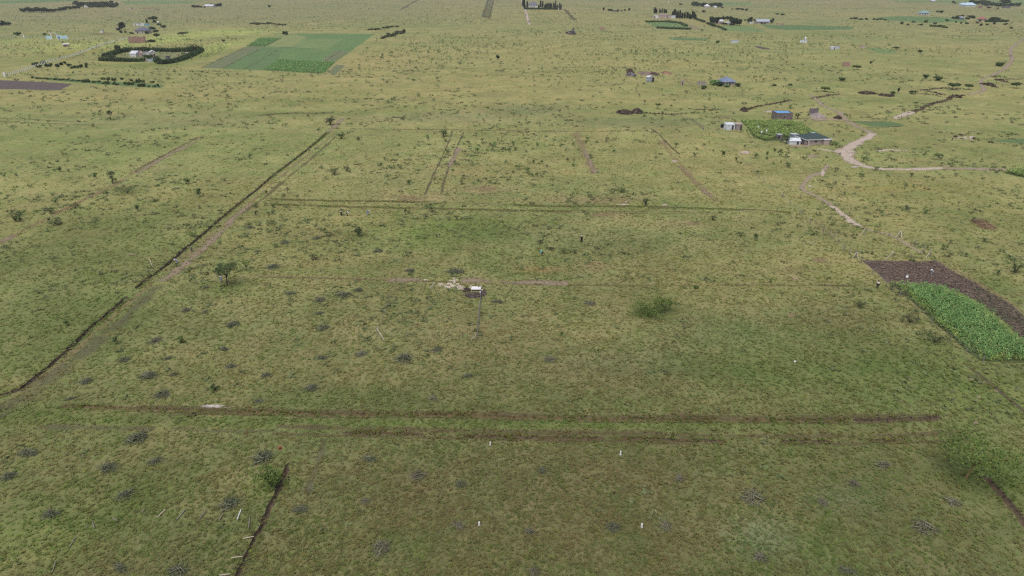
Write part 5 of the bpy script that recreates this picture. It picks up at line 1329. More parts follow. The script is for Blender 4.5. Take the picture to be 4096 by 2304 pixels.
house('hut', 'white-roofed hut at the very top right of centre', 'hut', 3726, 8, 3742, 8, 8.0, 2.6, 'monof', 1.8, W_PINK, IRON, 0.5)
house('red_house', 'house with red roof behind the long low hedge at far right', 'house', 3907, 84, 3940, 85, 9.0, 2.6, 'hip', 3.0, W_CREAM, R_RED, 0.9, doors=((0.3, 1.2, 2.0),))
house('hut', 'grey-white shed between trees left of the red-roofed house', 'shed', 3842, 78, 3857, 78, 5.0, 2.4, 'monof', 1.2, W_GREYB, IRONG, 0.4)
hedge('long low dark hedge right of the red-roofed house', [(3940, 88), (3970, 88.5), (4000, 88), (4029, 87.5)], 5.0, 3.0, 'hedge', 1.0, 26)
hedge('narrow dark hedge trailing from the pink compound', [(2781, 77), (2795, 82), (2808, 86), (2818, 90)], 3.5, 2.2, 'hedge', 0.8, 30)
hedge('narrow dark hedge left of the far homestead trees', [(2830, 95), (2845, 101), (2860, 107)], 3.5, 2.2, 'hedge', 0.8, 30)
hedge('green bushy near edge of the hedged field', [(2627, 114), (2680, 116), (2720, 117.5), (2764, 119)], 3.5, 2.4, 'mid', 0.8, 34)
hedge('green bushy upper edge of the hedged field', [(2583, 89), (2620, 88), (2665, 88), (2720, 94), (2745, 106)], 4.0, 2.2, 'mid', 0.8, 30)
hedge('green bushy rim of the bright vegetable field', [(2873, 108), (2890, 116), (2902, 122)], 3.0, 1.8, 'mid', 0.8, 34)
house('hut', 'white house at the left end of the far upper left tree clump', 'house', 338, 29, 353, 29, 7.0, 3.0, 'mono', 1.2, W_WHITE, IRON, 0.5)
house('hut', 'low white-roofed building in trees at the far upper left', 'house', 818, 29, 852, 29.5, 9.0, 2.6, 'gable', 2.2, W_CREAM, IRON, 0.6)
house('hut', 'dark reddish hut left of the white-roofed building at top', 'hut', 776, 30, 800, 30, 7.0, 2.8, 'mono', 1.0, W_BRICK, R_RUST, 0.4)
house('hut', 'pale blue-roofed shed right of the white-roofed building at top', 'shed', 866, 25, 884, 25, 6.0, 2.6, 'mono', 0.9, W_GREYB, R_PALEB, 0.4)
house('hut', 'pale pinkish unfinished house in the far upper left', 'house', 503, 36, 526, 36, 6.0, 1.6, 'mono', 0.4, W_PINK, IRONP, 0.1)
house('hut', 'grey-white shed on the far plain right of the villa', 'shed', 2452, 48, 2467, 48, 5.0, 2.2, 'mono', 0.8, W_GREYB, IRONG, 0.4)
tag(MB().box(-0.6, 0.6, -0.6, 0.6, 0, 4.5).build('marker_pillar', WHITEP, None, (*gp(2674, 11), 0)), 'far white upright pillar near the top edge', 'pillar')

# ================================================================== HEAPS, RUBBLE, STONES
def heap(name, label, cat, u, v, wpx, dpx, h, pal, size, n=None, soil=None):
    """a heap: one lumpy mound with loose clods on it"""
    x, y = gp(u, v); s = ppm(v)
    rx = wpx / 2 / s
    y1 = gp(u, v - dpx / 2)[1]; y0 = gp(u, v + dpx / 2)[1]
    ry = max(0.5, (y1 - y0) / 2)
    r = tag(empty(name, (x, y, 0)), label, cat)
    nr, na = 5, 18
    V = [(0, 0, h)]
    for i in range(1, nr + 1):
        t = i / nr
        for k in range(na):
            a = 2 * math.pi * k / na
            q = t * random.uniform(0.86, 1.14)
            V.append((math.cos(a) * rx * q, math.sin(a) * ry * q, max(0.0, h * (1 - t) ** 0.8 * random.uniform(0.6, 1.3)) if i < nr else -0.02))
    F = [(0, 1 + k, 1 + (k + 1) % na) for k in range(na)]
    mb = MB(); mb.v = V; mb.f = F
    for i in range(nr - 1):
        for k in range(na):
            k2 = (k + 1) % na
            b = 1 + i * na
            mb.f.append((b + k, b + na + k, b + na + k2, b + k2))
    mb.build('mound', soil or BLACKSOIL, r)
    n = n or int(40 + wpx * 3)
    a = RNG.random(n) * 6.283; q = np.sqrt(RNG.random(n)) * 1.15
    P = np.c_[np.cos(a) * q * rx, np.sin(a) * q * ry, np.clip(h * (1 - q) ** 0.8, 0, None) + size * 0.2]
    v_, f_, c_ = clod_arrays(P, size * RNG.uniform(0.4, 1.4, n), pick_cols(pal, n, 0.3))
    link('clods', np_mesh('clods', v_, f_, c_), CLODM, r)
    mask_poly([gp(u + math.cos(t) * wpx / 2, v + math.sin(t) * dpx / 2) for t in np.linspace(0, 6.28, 14)], 0.0)
    return r
DK = [(0.085, 0.066, 0.052), (0.115, 0.090, 0.068), (0.060, 0.047, 0.040)]
BR = [(0.28, 0.19, 0.14), (0.22, 0.15, 0.12), (0.34, 0.25, 0.19)]
GB = [(0.20, 0.19, 0.19), (0.14, 0.13, 0.13), (0.40, 0.38, 0.36), (0.10, 0.09, 0.10)]
heap('soil_heap', 'black soil heap, wider left one of the pair on the gully', 'soil heap', 2499, 451, 66, 16, 1.3, DK, 0.4)
heap('soil_heap', 'black soil heap, taller right one of the pair on the gully', 'soil heap', 2549, 449, 44, 14, 1.8, DK, 0.4)
heap('soil_heap', 'small lone black soil heap above the white cabin', 'soil heap', 2975, 443, 30, 9, 1.6, DK, 0.35)
heap('soil_heap', 'small black soil heap on the track right of the block stack', 'soil heap', 3352, 474, 30, 9, 1.3, DK, 0.3)
heap('soil_heap', 'dark soil heap behind the pinkish stone foundation', 'soil heap', 2521, 290, 30, 10, 2.4, DK, 0.4)
heap('rubble_heap', 'grey rubble mound left of the pinkish stone foundation', 'rubble', 2525, 300, 42, 12, 1.3, GB, 0.45, soil=plain('grey rubble', (0.20, 0.18, 0.17), (0.12, 0.11, 0.11)))
heap('rubble_heap', 'dark reddish rubble along the right end of the foundation', 'rubble', 2618, 298, 34, 10, 1.2, [(0.10, 0.07, 0.06), (0.25, 0.17, 0.14)], 0.45)
heap('soil_heap', 'orange soil heap right of the stone foundation', 'soil heap', 2666, 293, 40, 9, 1.2, [(0.42, 0.24, 0.15), (0.34, 0.20, 0.13), (0.50, 0.36, 0.26)], 0.4, soil=plain('orange soil', (0.40, 0.23, 0.14), (0.31, 0.18, 0.11)))
heap('rubble_heap', 'dark rubble pile with white bits standing out on the upper plain', 'rubble', 2283, 134, 40, 10, 2.6, GB + [(0.06, 0.05, 0.06)] * 3, 0.9, 160)
heap('rubble_heap', 'white and grey rubble right on top of the dark pile, upper plain', 'rubble', 2293, 128, 10, 5, 4.2, GB, 0.8, 30)
heap('soil_heap', 'black clods spread left of two round bushes at right', 'soil heap', 3470, 374, 72, 10, 0.9, DK, 0.5, 130)
heap('soil_heap', 'smaller black clods spread below the left bush at right', 'soil heap', 3545, 383, 60, 9, 0.7, DK, 0.5, 90)
heap('soil_heap', 'dark clods at the bend of the winding track', 'soil heap', 3958, 343, 22, 16, 1.3, DK, 0.6, 70)
heap('soil_heap', 'dark soil spread at the left end of the right-edge gully', 'soil heap', 4005, 324, 22, 12, 1.0, DK, 0.5, 60)
heap('soil_heap', 'dark soil block widening in the jagged gully', 'soil heap', 3825, 388, 32, 9, 1.0, DK, 0.5, 60)
heap('quarry_dust', 'smooth grey mound of quarry dust in front of the block stack', 'quarry dust', 3268, 464, 60, 14, 1.3, [(0.29, 0.24, 0.22), (0.34, 0.29, 0.26)], 0.2, 60, plain('quarry dust', (0.33, 0.28, 0.255), (0.27, 0.225, 0.205)))
heap('brick_rubble', 'orange brick rubble below the roofless brick house', 'rubble', 592, 167, 36, 6, 1.0, BR, 0.5, 60, plain('brick rubble', (0.34, 0.22, 0.17), (0.27, 0.17, 0.13)))
heap('brick_rubble', 'flat pinkish rubble patch right of the grey-roofed house', 'rubble', 3118, 97, 34, 5, 1.2, BR, 0.6, 40, plain('brick rubble', (0.34, 0.22, 0.17), (0.27, 0.17, 0.13)))
heap('soil_heap', 'small dark mound on the bare path below the hedged field', 'soil heap', 2807, 121, 9, 4, 1.0, DK, 0.5, 20)
STRAWP = [(0.42, 0.29, 0.17), (0.50, 0.37, 0.23), (0.33, 0.22, 0.13)]
STRAWM = plain('stalk heap core', (0.30, 0.20, 0.12), (0.22, 0.15, 0.09))

def stick_arrays(n, rx, ry, h, lmin, lmax, rad, pal, up=0.25, rng=RNG, radial=0.0):
    """sticks as thin three-sided bars bent once, lying in a low dome"""
    a = rng.random(n) * 6.283; q = np.sqrt(rng.random(n))
    c = np.c_[np.cos(a) * q * rx, np.sin(a) * q * ry, h * (1 - q * q) * rng.random(n) + rad]
    L = rng.uniform(lmin, lmax, n)
    th = np.where(rng.random(n) < radial, a + rng.normal(size=n) * 0.5, rng.random(n) * 6.283)
    el = rng.normal(size=n) * up
    d = np.c_[np.cos(th) * np.cos(el), np.sin(th) * np.cos(el), np.sin(el)]
    p0 = c - d * L[:, None] * 0.5; p2 = c + d * L[:, None] * 0.5
    p1 = c + rng.normal(size=(n, 3)) * L[:, None] * 0.09
    for p in (p0, p1, p2): p[:, 2] = np.maximum(p[:, 2], 0.02)
    s = np.cross(d, np.array([0, 0, 1.0])); s /= np.linalg.norm(s, axis=1)[:, None] + 1e-9
    t = np.cross(s, d)
    rr = (rad * rng.uniform(0.6, 1.4, n))[:, None]
    V = []
    for p, k in ((p0, 1.0), (p1, 0.8), (p2, 0.35)):
        V += [p + t * rr * k, p + (s * 0.87 - t * 0.5) * rr * k, p + (-s * 0.87 - t * 0.5) * rr * k]
    V = np.stack(V, 1)
    fb = []
    for b in (0, 3):
        for k in range(3):
            fb.append((b + k, b + (k + 1) % 3, b + 3 + (k + 1) % 3)); fb.append((b + k, b + 3 + (k + 1) % 3, b + 3 + k))
    F = np.array(fb)[None] + 9 * np.arange(n)[:, None, None]
    return V.reshape(-1, 3), F.reshape(-1, 3), np.repeat(pick_cols(pal, n, 0.25, rng), 9, 0)

for k, (u, v, w, d, h, lb) in enumerate([(3915, 890, 52, 14, 0.9, 'heap of pale dry maize stalks, upper darker one at right'), (3946, 908, 58, 16, 1.0, 'heap of pale orange dry maize stalks, lower one at right')]):
    x, y = gp(u, v); s = ppm(v)
    r = tag(empty('stalk_heap', (x, y, 0)), lb, 'stalk heap')
    rx, ry = w / 2 / s, 1.5
    v_, f_, c_ = stick_arrays(260, rx, ry, h, 0.8, 2.0, 0.035, STRAWP if k else [(0.30, 0.22, 0.14), (0.38, 0.28, 0.18), (0.22, 0.17, 0.11)], 0.2)
    link('stalks', np_mesh('stalks', v_, f_, c_), CLODM, r)
    mb = MB(); na = 14
    mb.v = [(0, 0, h * 0.75)] + [(math.cos(6.283 * i / na) * rx, math.sin(6.283 * i / na) * ry, -0.02) for i in range(na)]
    mb.f = [(0, 1 + i, 1 + (i + 1) % na) for i in range(na)]
    mb.build('mound', STRAWM, r)

# ring of whitish foundation stones and a few boulders at right
STONEC = plain('cream quarry stone', (0.62, 0.54, 0.42), (0.50, 0.42, 0.32), 3.0)
STONE_ME = []
for k in range(5):
    mb = MB().box(-0.24, 0.24, -0.13, 0.13, 0.0, 0.22)
    mb.v = [(x * random.uniform(0.85, 1.15), y * random.uniform(0.85, 1.15), z * random.uniform(0.9, 1.1)) for x, y, z in mb.v]
    me = mb.mesh('stone_block'); me.materials.append(STONEC); STONE_ME.append(me)
for (u, v) in [(3848, 537), (3854, 537.5), (3860, 550), (3881, 550), (3884, 552), (3891, 548), (3833, 552), (3840, 554), (3847, 554.5), (3853, 555), (3860, 555.5), (3867, 556), (3884, 560), (3880, 555)]:
    o = link('stone_block', random.choice(STONE_ME), None, None, (*gp(u, v), 0), random.random() * 6.28)
    o.scale = (1.9, 1.9, 1.7); tag(o, 'whitish boulder in the broken ring of stones above the road', 'stone', 'ring of whitish stones at right')
for (u, v, s_, m_) in [(3823, 549, 1.2, 'a'), (3842, 541, 0.6, 'b'), (3897, 556, 0.7, 'c')]:
    heap('soil_heap', {'a': 'dark reddish clod at the left end of the stone ring', 'b': 'small dark clod at the top of the stone ring', 'c': 'brown clod at the right end of the stone ring'}[m_], 'soil heap', u, v, 12 * s_, 5, 0.7 * s_, [(0.09, 0.05, 0.035), (0.06, 0.04, 0.035)], 0.3, 20)
o = MB().tube([(0, 0, 0), (0.12, 0, 0.6), (0.2, 0.05, 1.05)], [0.17, 0.15, 0.08], 7).build('dark_stump', plain('dark blue-black wood', (0.035, 0.035, 0.055), (0.02, 0.02, 0.03)), None, (*gp(3807, 562), 0))
tag(o, 'dark upright stump at the left of the stone ring', 'stump')

# ------------------------------------------------------------------ the white slab, its earth and the stone pile
sx, sy = gp(1904, 1165)
slab = tag(empty('concrete_slab', (sx, sy, 0)), 'white concrete slab on a low base among dug soil in mid field', 'slab')
MB().poly([(-0.95, 0, 0.28), (0.95, 0, 0.28), (1.0, 1.35, 0.28), (-0.85, 1.35, 0.28), (-0.95, 0, 0.42), (0.95, 0, 0.42), (1.0, 1.35, 0.42), (-0.85, 1.35, 0.42)],
          [(3, 2, 1, 0), (4, 5, 6, 7), (0, 1, 5, 4), (1, 2, 6, 5), (2, 3, 7, 6), (3, 0, 4, 7)]).build('slab_top', plain('white concrete', (0.78, 0.74, 0.71), (0.70, 0.65, 0.62), 1.0), slab)
MB().box(-0.85, 0.88, 0.08, 1.28, 0, 0.277).build('base', plain('dark base course', (0.11, 0.085, 0.075), (0.08, 0.06, 0.055)), slab)
for (x, y) in ((0.45, 0.98), (0.72, 1.08)):
    MB().tube([(x, y, 0.423), (x, y, 0.60)], [0.06, 0.06], 8).build('pipe', BLACKP, slab)
heap('soil_heap', 'dark dug earth with clods just below the white slab', 'soil heap', 1897, 1182, 74, 22, 0.55, [(0.13, 0.10, 0.085), (0.19, 0.155, 0.13), (0.09, 0.07, 0.06)], 0.13, 420, plain('dug earth', (0.135, 0.105, 0.090), (0.095, 0.075, 0.064), 2.0, bump=0.5))
heap('soil_heap', 'dark heap of earth left of the white slab', 'soil heap', 1866, 1163, 34, 14, 0.7, [(0.11, 0.085, 0.075), (0.16, 0.125, 0.105), (0.07, 0.055, 0.05)], 0.12, 200)
heap('soil_heap', 'brown trampled earth right of the white slab', 'soil heap', 1934, 1172, 26, 30, 0.12, [(0.14, 0.10, 0.085), (0.11, 0.085, 0.07)], 0.1, 90, plain('dug earth', (0.135, 0.105, 0.090), (0.095, 0.075, 0.064), 2.0))
ST_PTS = [(1757, 1140), (1760, 1144), (1764, 1141), (1767, 1139), (1772, 1142), (1779, 1143), (1783, 1144), (1792, 1138), (1794, 1140), (1797, 1137), (1800, 1139), (1803, 1137), (1804, 1142), (1806, 1140), (1809, 1142), (1811, 1145), (1814, 1143),
          (1819, 1144), (1784, 1151), (1788, 1149), (1791, 1152), (1795, 1151), (1797, 1154), (1800, 1152), (1806, 1150), (1809, 1148), (1814, 1149), (1817, 1147), (1803, 1125), (1812, 1126), (1815, 1124), (1818, 1127), (1820, 1130), (1826, 1124), (1817, 1133),
          (1830, 1139), (1834, 1142), (1838, 1146), (1842, 1149), (1846, 1149), (1850, 1148), (1831, 1151), (1834, 1153), (1840, 1153), (1844, 1157), (1848, 1155), (1836, 1158), (1853, 1156), (1856, 1163), (1873, 1166), (1817, 1116), (1700, 1123), (1708, 1122), (1880, 1152), (1884, 1150), (1929, 1161), (1912, 1152)]
for i, (u, v) in enumerate(ST_PTS):
    o = link('stone_block', STONE_ME[i % 5], None, None, (*gp(u, v), 0.0 if i % 3 else 0.06), random.random() * 3.14)
    o.scale = (random.uniform(0.75, 1.2),) * 3
    o.rotation_euler[0] = random.uniform(-0.2, 0.2)
    tag(o, 'cream quarry stone lying against the white slab' if u > 1865 else ('cream quarry stone on bare soil well left of the pile' if u < 1720 else 'cream quarry stone in the loose pile left of the white slab'), 'stone', 'cream building stones by the slab')
o = MB().tube([(0, 0, 0), (0, 0, 0.32), (0, 0, 0.36)], [0.15, 0.19, 0.17], 12).build('bucket', WHITEP, None, (*gp(1922, 1173), 0)); tag(o, 'small white bucket at the foot of the post by the slab', 'bucket')

# ------------------------------------------------------------------ fence posts
def post_obj(name, u, v, h, lean=(0, 0), r=0.055, mat=None, parent=None, org=None):
    x, y = gp(u, v)
    ox, oy = (x, y) if org is None else org
    return MB().tube([(0, 0, -0.05), (lean[0] * 0.5, lean[1] * 0.5, h * 0.5), (lean[0], lean[1], h)], [r, r * 0.95, r * 0.9], 6).build(name, mat or WOODG, parent, (x - ox, y - oy, 0))

def wire_fence(label, posts, brace=(), wires=(0.4, 0.8, 1.2, 1.55), h=1.75, mat=None, closed=False, wire_r=0.008, jit=0.12, rad=0.06, strands=True):
    P = [gp(u, v) for u, v in posts]
    org = P[0]
    f = tag(empty('wire_fence', (org[0], org[1], 0)), label, 'fence')
    for (u, v) in posts:
        post_obj('post', u, v, h * random.uniform(0.88, 1.06), (random.uniform(-jit, jit), random.uniform(-jit, jit)), rad, mat, f, org)
    for (u, v, du, dv) in brace:
        x, y = gp(u, v); x2, y2 = gp(u + du, v + dv)
        MB().tube([(x - org[0], y - org[1], h * 0.85), (x2 - org[0], y2 - org[1], 0.0)], [0.075, 0.075], 6).build('brace', mat or WOODP, f)
    if strands:
        m = MB()
        Q = P + ([P[0]] if closed else [])
        for z in wires:
            m.tube([(p[0] - org[0], p[1] - org[1], z) for p in Q], [wire_r] * len(Q), 3, False)
        m.build('wire', WIRE, f)
    return f
wire_fence('wire fence on the near and left side of the slab plot', [(1579, 1163), (1566, 1182), (1556, 1207), (1548, 1232), (1542, 1258), (1532, 1285), (1520, 1312), (1507, 1340), (1565, 1350), (1626, 1352), (1740, 1355), (1792, 1354), (1909, 1363)], [(1509, 1338, 28, 22), (1907, 1362, -22, -4)], wires=(0.4, 0.9, 1.4), h=1.45, rad=0.04, wire_r=0.006)
wire_fence('meshed wire fence on the right side of the slab plot', [(1909, 1363), (1911, 1330), (1914, 1300), (1917, 1265), (1920, 1235), (1922, 1205), (1925, 1174)], [], wires=tuple(np.arange(0.15, 1.6, 0.13)), h=1.6, wire_r=0.009, rad=0.045)
wire_fence('thin posts along the far side of the slab plot', [(1692, 1155), (1740, 1155), (1879, 1148)], [(1740, 1150, -22, 5)], h=1.25, rad=0.045, strands=False)
tag(post_obj('fence_post', 1579, 1164, 1.95, (0, 0), 0.085, plain('whitish post', (0.55, 0.50, 0.42), (0.42, 0.38, 0.32))), 'thick pale post at the far left corner of the slab plot', 'post')
tag(post_obj('fence_post', 1925, 1174, 2.1, (0, 0), 0.085, plain('whitish post', (0.55, 0.50, 0.42), (0.42, 0.38, 0.32))), 'tall pale post beside the white slab', 'post')
tag(post_obj('fence_post', 1828, 1147, 1.2, (-0.25, 0.1), 0.10, plain('blue-grey post', (0.27, 0.27, 0.30), (0.20, 0.20, 0.23))), 'leaning blue-grey post among the cream stones', 'post')
wire_fence('old leaning posts with wire along the left edge of the ploughed plot', [(3130, 790), (3160, 822), (3200, 862), (3240, 897), (3293, 929), (3320, 947), (3332, 957), (3350, 978), (3374, 1002), (3396, 1019), (3422, 1031), (3443, 1052)], [(3422, 1031, -14, 3), (3422, 1031, 12, 6)], h=1.6, jit=0.25, rad=0.10)
wire_fence('posts with wire along the left edge of the bright maize', [(3443, 1052), (3487, 1102), (3543, 1146), (3569, 1168), (3597, 1188), (3660, 1240), (3724, 1296), (3796, 1366), (3860, 1415), (3933, 1450)], [], h=1.4, jit=0.15, rad=0.07)
wire_fence('leaning braced posts behind the ploughed plot', [(3456, 941), (3555, 946), (3597, 950), (3656, 986), (3692, 1010), (3720, 1027), (3569, 1034)], [(3456, 935, -17, 10), (3597, 944, -14, 6), (3720, 1020, -16, 10), (3569, 1027, -26, 10), (3600, 944, 8, 14)], h=1.5, jit=0.2, rad=0.10, strands=False)
wire_fence('thin scattered posts with wire up the slope towards the stake fence', [(2868, 522), (2920, 590), (2985, 660), (3010, 690), (3036, 715), (3052, 728), (3090, 760), (3128, 788)], [], h=1.4, jit=0.2, rad=0.05)
wire_fence('posts of the farm boundary right of the road', [(3700, 499), (3716, 507), (3733, 512), (3768, 493), (3778, 497), (3818, 505), (3780, 520), (3776, 555)], [], h=1.5, jit=0.35, rad=0.06, strands=False)
STK = tag(empty('stake_fence', (*gp(2727, 468), 0)), 'close rough stake fence slanting down to the white cabin', 'fence')
ox, oy = gp(2727, 468)
for (px, st) in (([(2727, 474), (2745, 477), (2760, 484), (2790, 500), (2805, 511), (2815, 522)], 0.62), ([(2815, 522), (2860, 523), (2900, 523)], 0.8)):
    for p in dense(px, st):
        MB().tube([(0, 0, 0), (random.uniform(-0.15, 0.15), random.uniform(-0.1, 0.1), random.uniform(0.9, 1.5))], [0.06, 0.045], 5).build('stake', WOODG, STK, (p[0] - ox + random.uniform(-0.15, 0.15), p[1] - oy, 0))
for (u, v, lb) in [(2430, 470, 'thin lone post above the middle plots'), (2900, 453, 'thin pale post above the white cabin'), (2817, 511, 'short brown post inside the stake fence')]:
    tag(post_obj('fence_post', u, v, 1.6, (0.1, 0), 0.07), lb, 'post')

# white survey pegs
for (u, v, lb) in [(1961, 1781, 'white survey peg just below the lower ditch, left of centre'), (2482, 1818, 'white survey peg below the lower ditch, right of centre'), (1917, 2102, 'white survey peg beside a grey brush pile near the bottom, left one'), (2567, 2109, 'white survey peg right of the fresh branch pile near the bottom')]:
    p = tag(empty('survey_peg', (*gp(u, v), 0)), lb, 'peg', 'white survey pegs')
    MB().tube([(0, 0, 0), (0.0, 0, 0.50), (0.01, 0, 0.54)], [0.10, 0.095, 0.05], 8).build('shaft', WHITEP, p)
    MB().tube([(0, 0, -0.02), (0, 0, 0.03)], [0.15, 0.13], 8).build('footing', CONC, p)
for (u, v, lb) in [(2690, 156, 'white stake in the narrow dark bed, first from the left'), (2750, 153, 'white stake in the narrow dark bed, second from the left'), (2768, 158, 'white stake in the narrow dark bed, third from the left'), (2814, 156, 'white stake in the narrow dark bed, last on the right')]:
    tag(MB().tube([(0, 0, 0), (0, 0, 1.1)], [0.16, 0.13], 6).build('stake', WHITEP, None, (*gp(u, v), 0)), lb, 'stake')
# fence posts lying in the grass at lower left
LYING = [((965, 2040), (950, 2083), 1, 'whitest post lying in the grass left of the short trench'), ((1000, 2070), (996, 2117), 0, 'grey post lying almost upright in view beside the short trench'), ((971, 2158), (1017, 2151), 1, 'pale post lying crosswise beside the short trench, upper one'),
         ((926, 2234), (972, 2231), 1, 'pale post lying crosswise beside the short trench, lower one'), ((878, 2304), (922, 2301), 1, 'pale post cut by the bottom edge left of the short trench'), ((629, 2073), (662, 2043), 1, 'pale slanting post, left one of four in a row'),
         ((709, 2080), (742, 2043), 0, 'grey-brown slanting post, second of four in a row'), ((797, 2081), (824, 2047), 0, 'grey slanting post, third of four in a row'), ((878, 2081), (894, 2059), 0, 'short grey slanting post, last of four in a row'),
         ((450, 2073), (471, 2088), 0, 'short post sloping the other way, left of the row of four'), ((371, 2090), (379, 2117), 0, 'grey post near the left, below the elongated brush pile'), ((345, 2103), (352, 2112), 0, 'thin twig-like post beside the grey post near the left'),
         ((279, 2190), (306, 2152), 0, 'thin grey post lying in the lush grass at lower left'), ((211, 2287), (225, 2252), 0, 'grey post near the bottom left corner'), ((569, 2052), (577, 2045), 0, 'tiny pale peg left of the row of four posts')]
for (a, b, w, lb) in LYING:
    A, B = np.array(gp(*a)), np.array(gp(*b))
    d = B - A
    tag(MB().tube([(0, 0, 0.10), (d[0] * 0.5, d[1] * 0.5, 0.16), (d[0], d[1], 0.20)], [0.05, 0.052, 0.048], 7).build('fence_post', WHITEP if w == 1 and a[0] > 940 and a[0] < 970 else (WOODP if w else WOODG), None, (A[0], A[1], 0)), lb, 'post', 'posts lying in the grass')
A = gp(609, 1063); B = gp(599, 1047)
tag(MB().tube([(0, 0, 0.05), (B[0] - A[0], B[1] - A[1], 0.9)], [0.06, 0.05], 6).build('fence_post', WOODP, None, (*A, 0)), 'pale leaning post left of the long trench', 'post')
tag(MB().box(-0.2, 0.2, -0.1, 0.1, 0.02, 0.2).build('litter', WHITEP, None, (*gp(3179, 1449), 0), 0.6), 'white scrap of litter on the right plot', 'litter')
tag(MB().box(-0.15, 0.15, -0.1, 0.1, 0.02, 0.3).build('litter', plain('red plastic', (0.35, 0.03, 0.03)), None, (*gp(1121, 1796), 0), 0.3), 'small red scrap above the short trench', 'litter')
SACK = MB().tube([(0, 0, 0), (0, 0, 0.12), (0, 0, 0.5), (0.03, 0, 0.62), (0.03, 0, 0.7)], [0.2, 0.25, 0.22, 0.09, 0.12], 10).mesh('sack', True)
SACK.materials.append(WHITEP)
for (u, v, lb) in [(3033, 516, 'white sack in the maize garden, upper one'), (3046, 536, 'white sack in the maize garden, lower left one'), (3065, 531, 'white sack in the maize garden, lower right one'), (3627, 1112, 'small white sack on the ploughed plot')]:
    o = link('sack', SACK, None, None, (*gp(u, v), 0)); tag(o, lb, 'sack')
    if v < 600: o.scale = (1.3, 1.3, 2.2)

# ================================================================== TREES
T = tree
T('acacia_tree', 'dark flat-topped acacia with forked trunk beside the long trench', 'acacia', 909, 1142, 1054, 96, 'mid', n=1800, seed=5)
T('acacia_tree', 'thin pale sapling on a bare stem right of the flat-topped acacia', 'acacia', 986, 1084, 1044, 52, 'bright', n=260, seed=6)
T('acacia_tree', 'darker right tree of the twin acacias in the middle plot', 'round', 2656, 1244, 1190, 95, 'bright', n=1100, seed=11)
T('acacia_tree', 'brighter low spreading left tree of the twin acacias', 'bush', 2588, 1260, 1222, 135, 'bright', n=1500, seed=12)
T('acacia_tree', 'large bright green feathery acacia at the lower right', 'acacia', 3862, 1912, 1778, 300, 'bright', n=2400, leafpx=6, seed=15, bark=BARKY)
T('round_tree', 'small round dark tree on a short stem below the ditch lines', 'round', 1435, 945, 905, 34, 'acacia', n=700, seed=21)
T('thorn_bush', 'low yellow-green acacia shrub left of the short trench', 'bush', 1085, 1945, 1855, 110, 'bright', n=800, seed=22, cat='bush')
T('acacia_tree', 'neat flat acacia sapling above the pale road at right', 'acacia', 3747, 640, 614, 38, 'mid', n=420, seed=23)
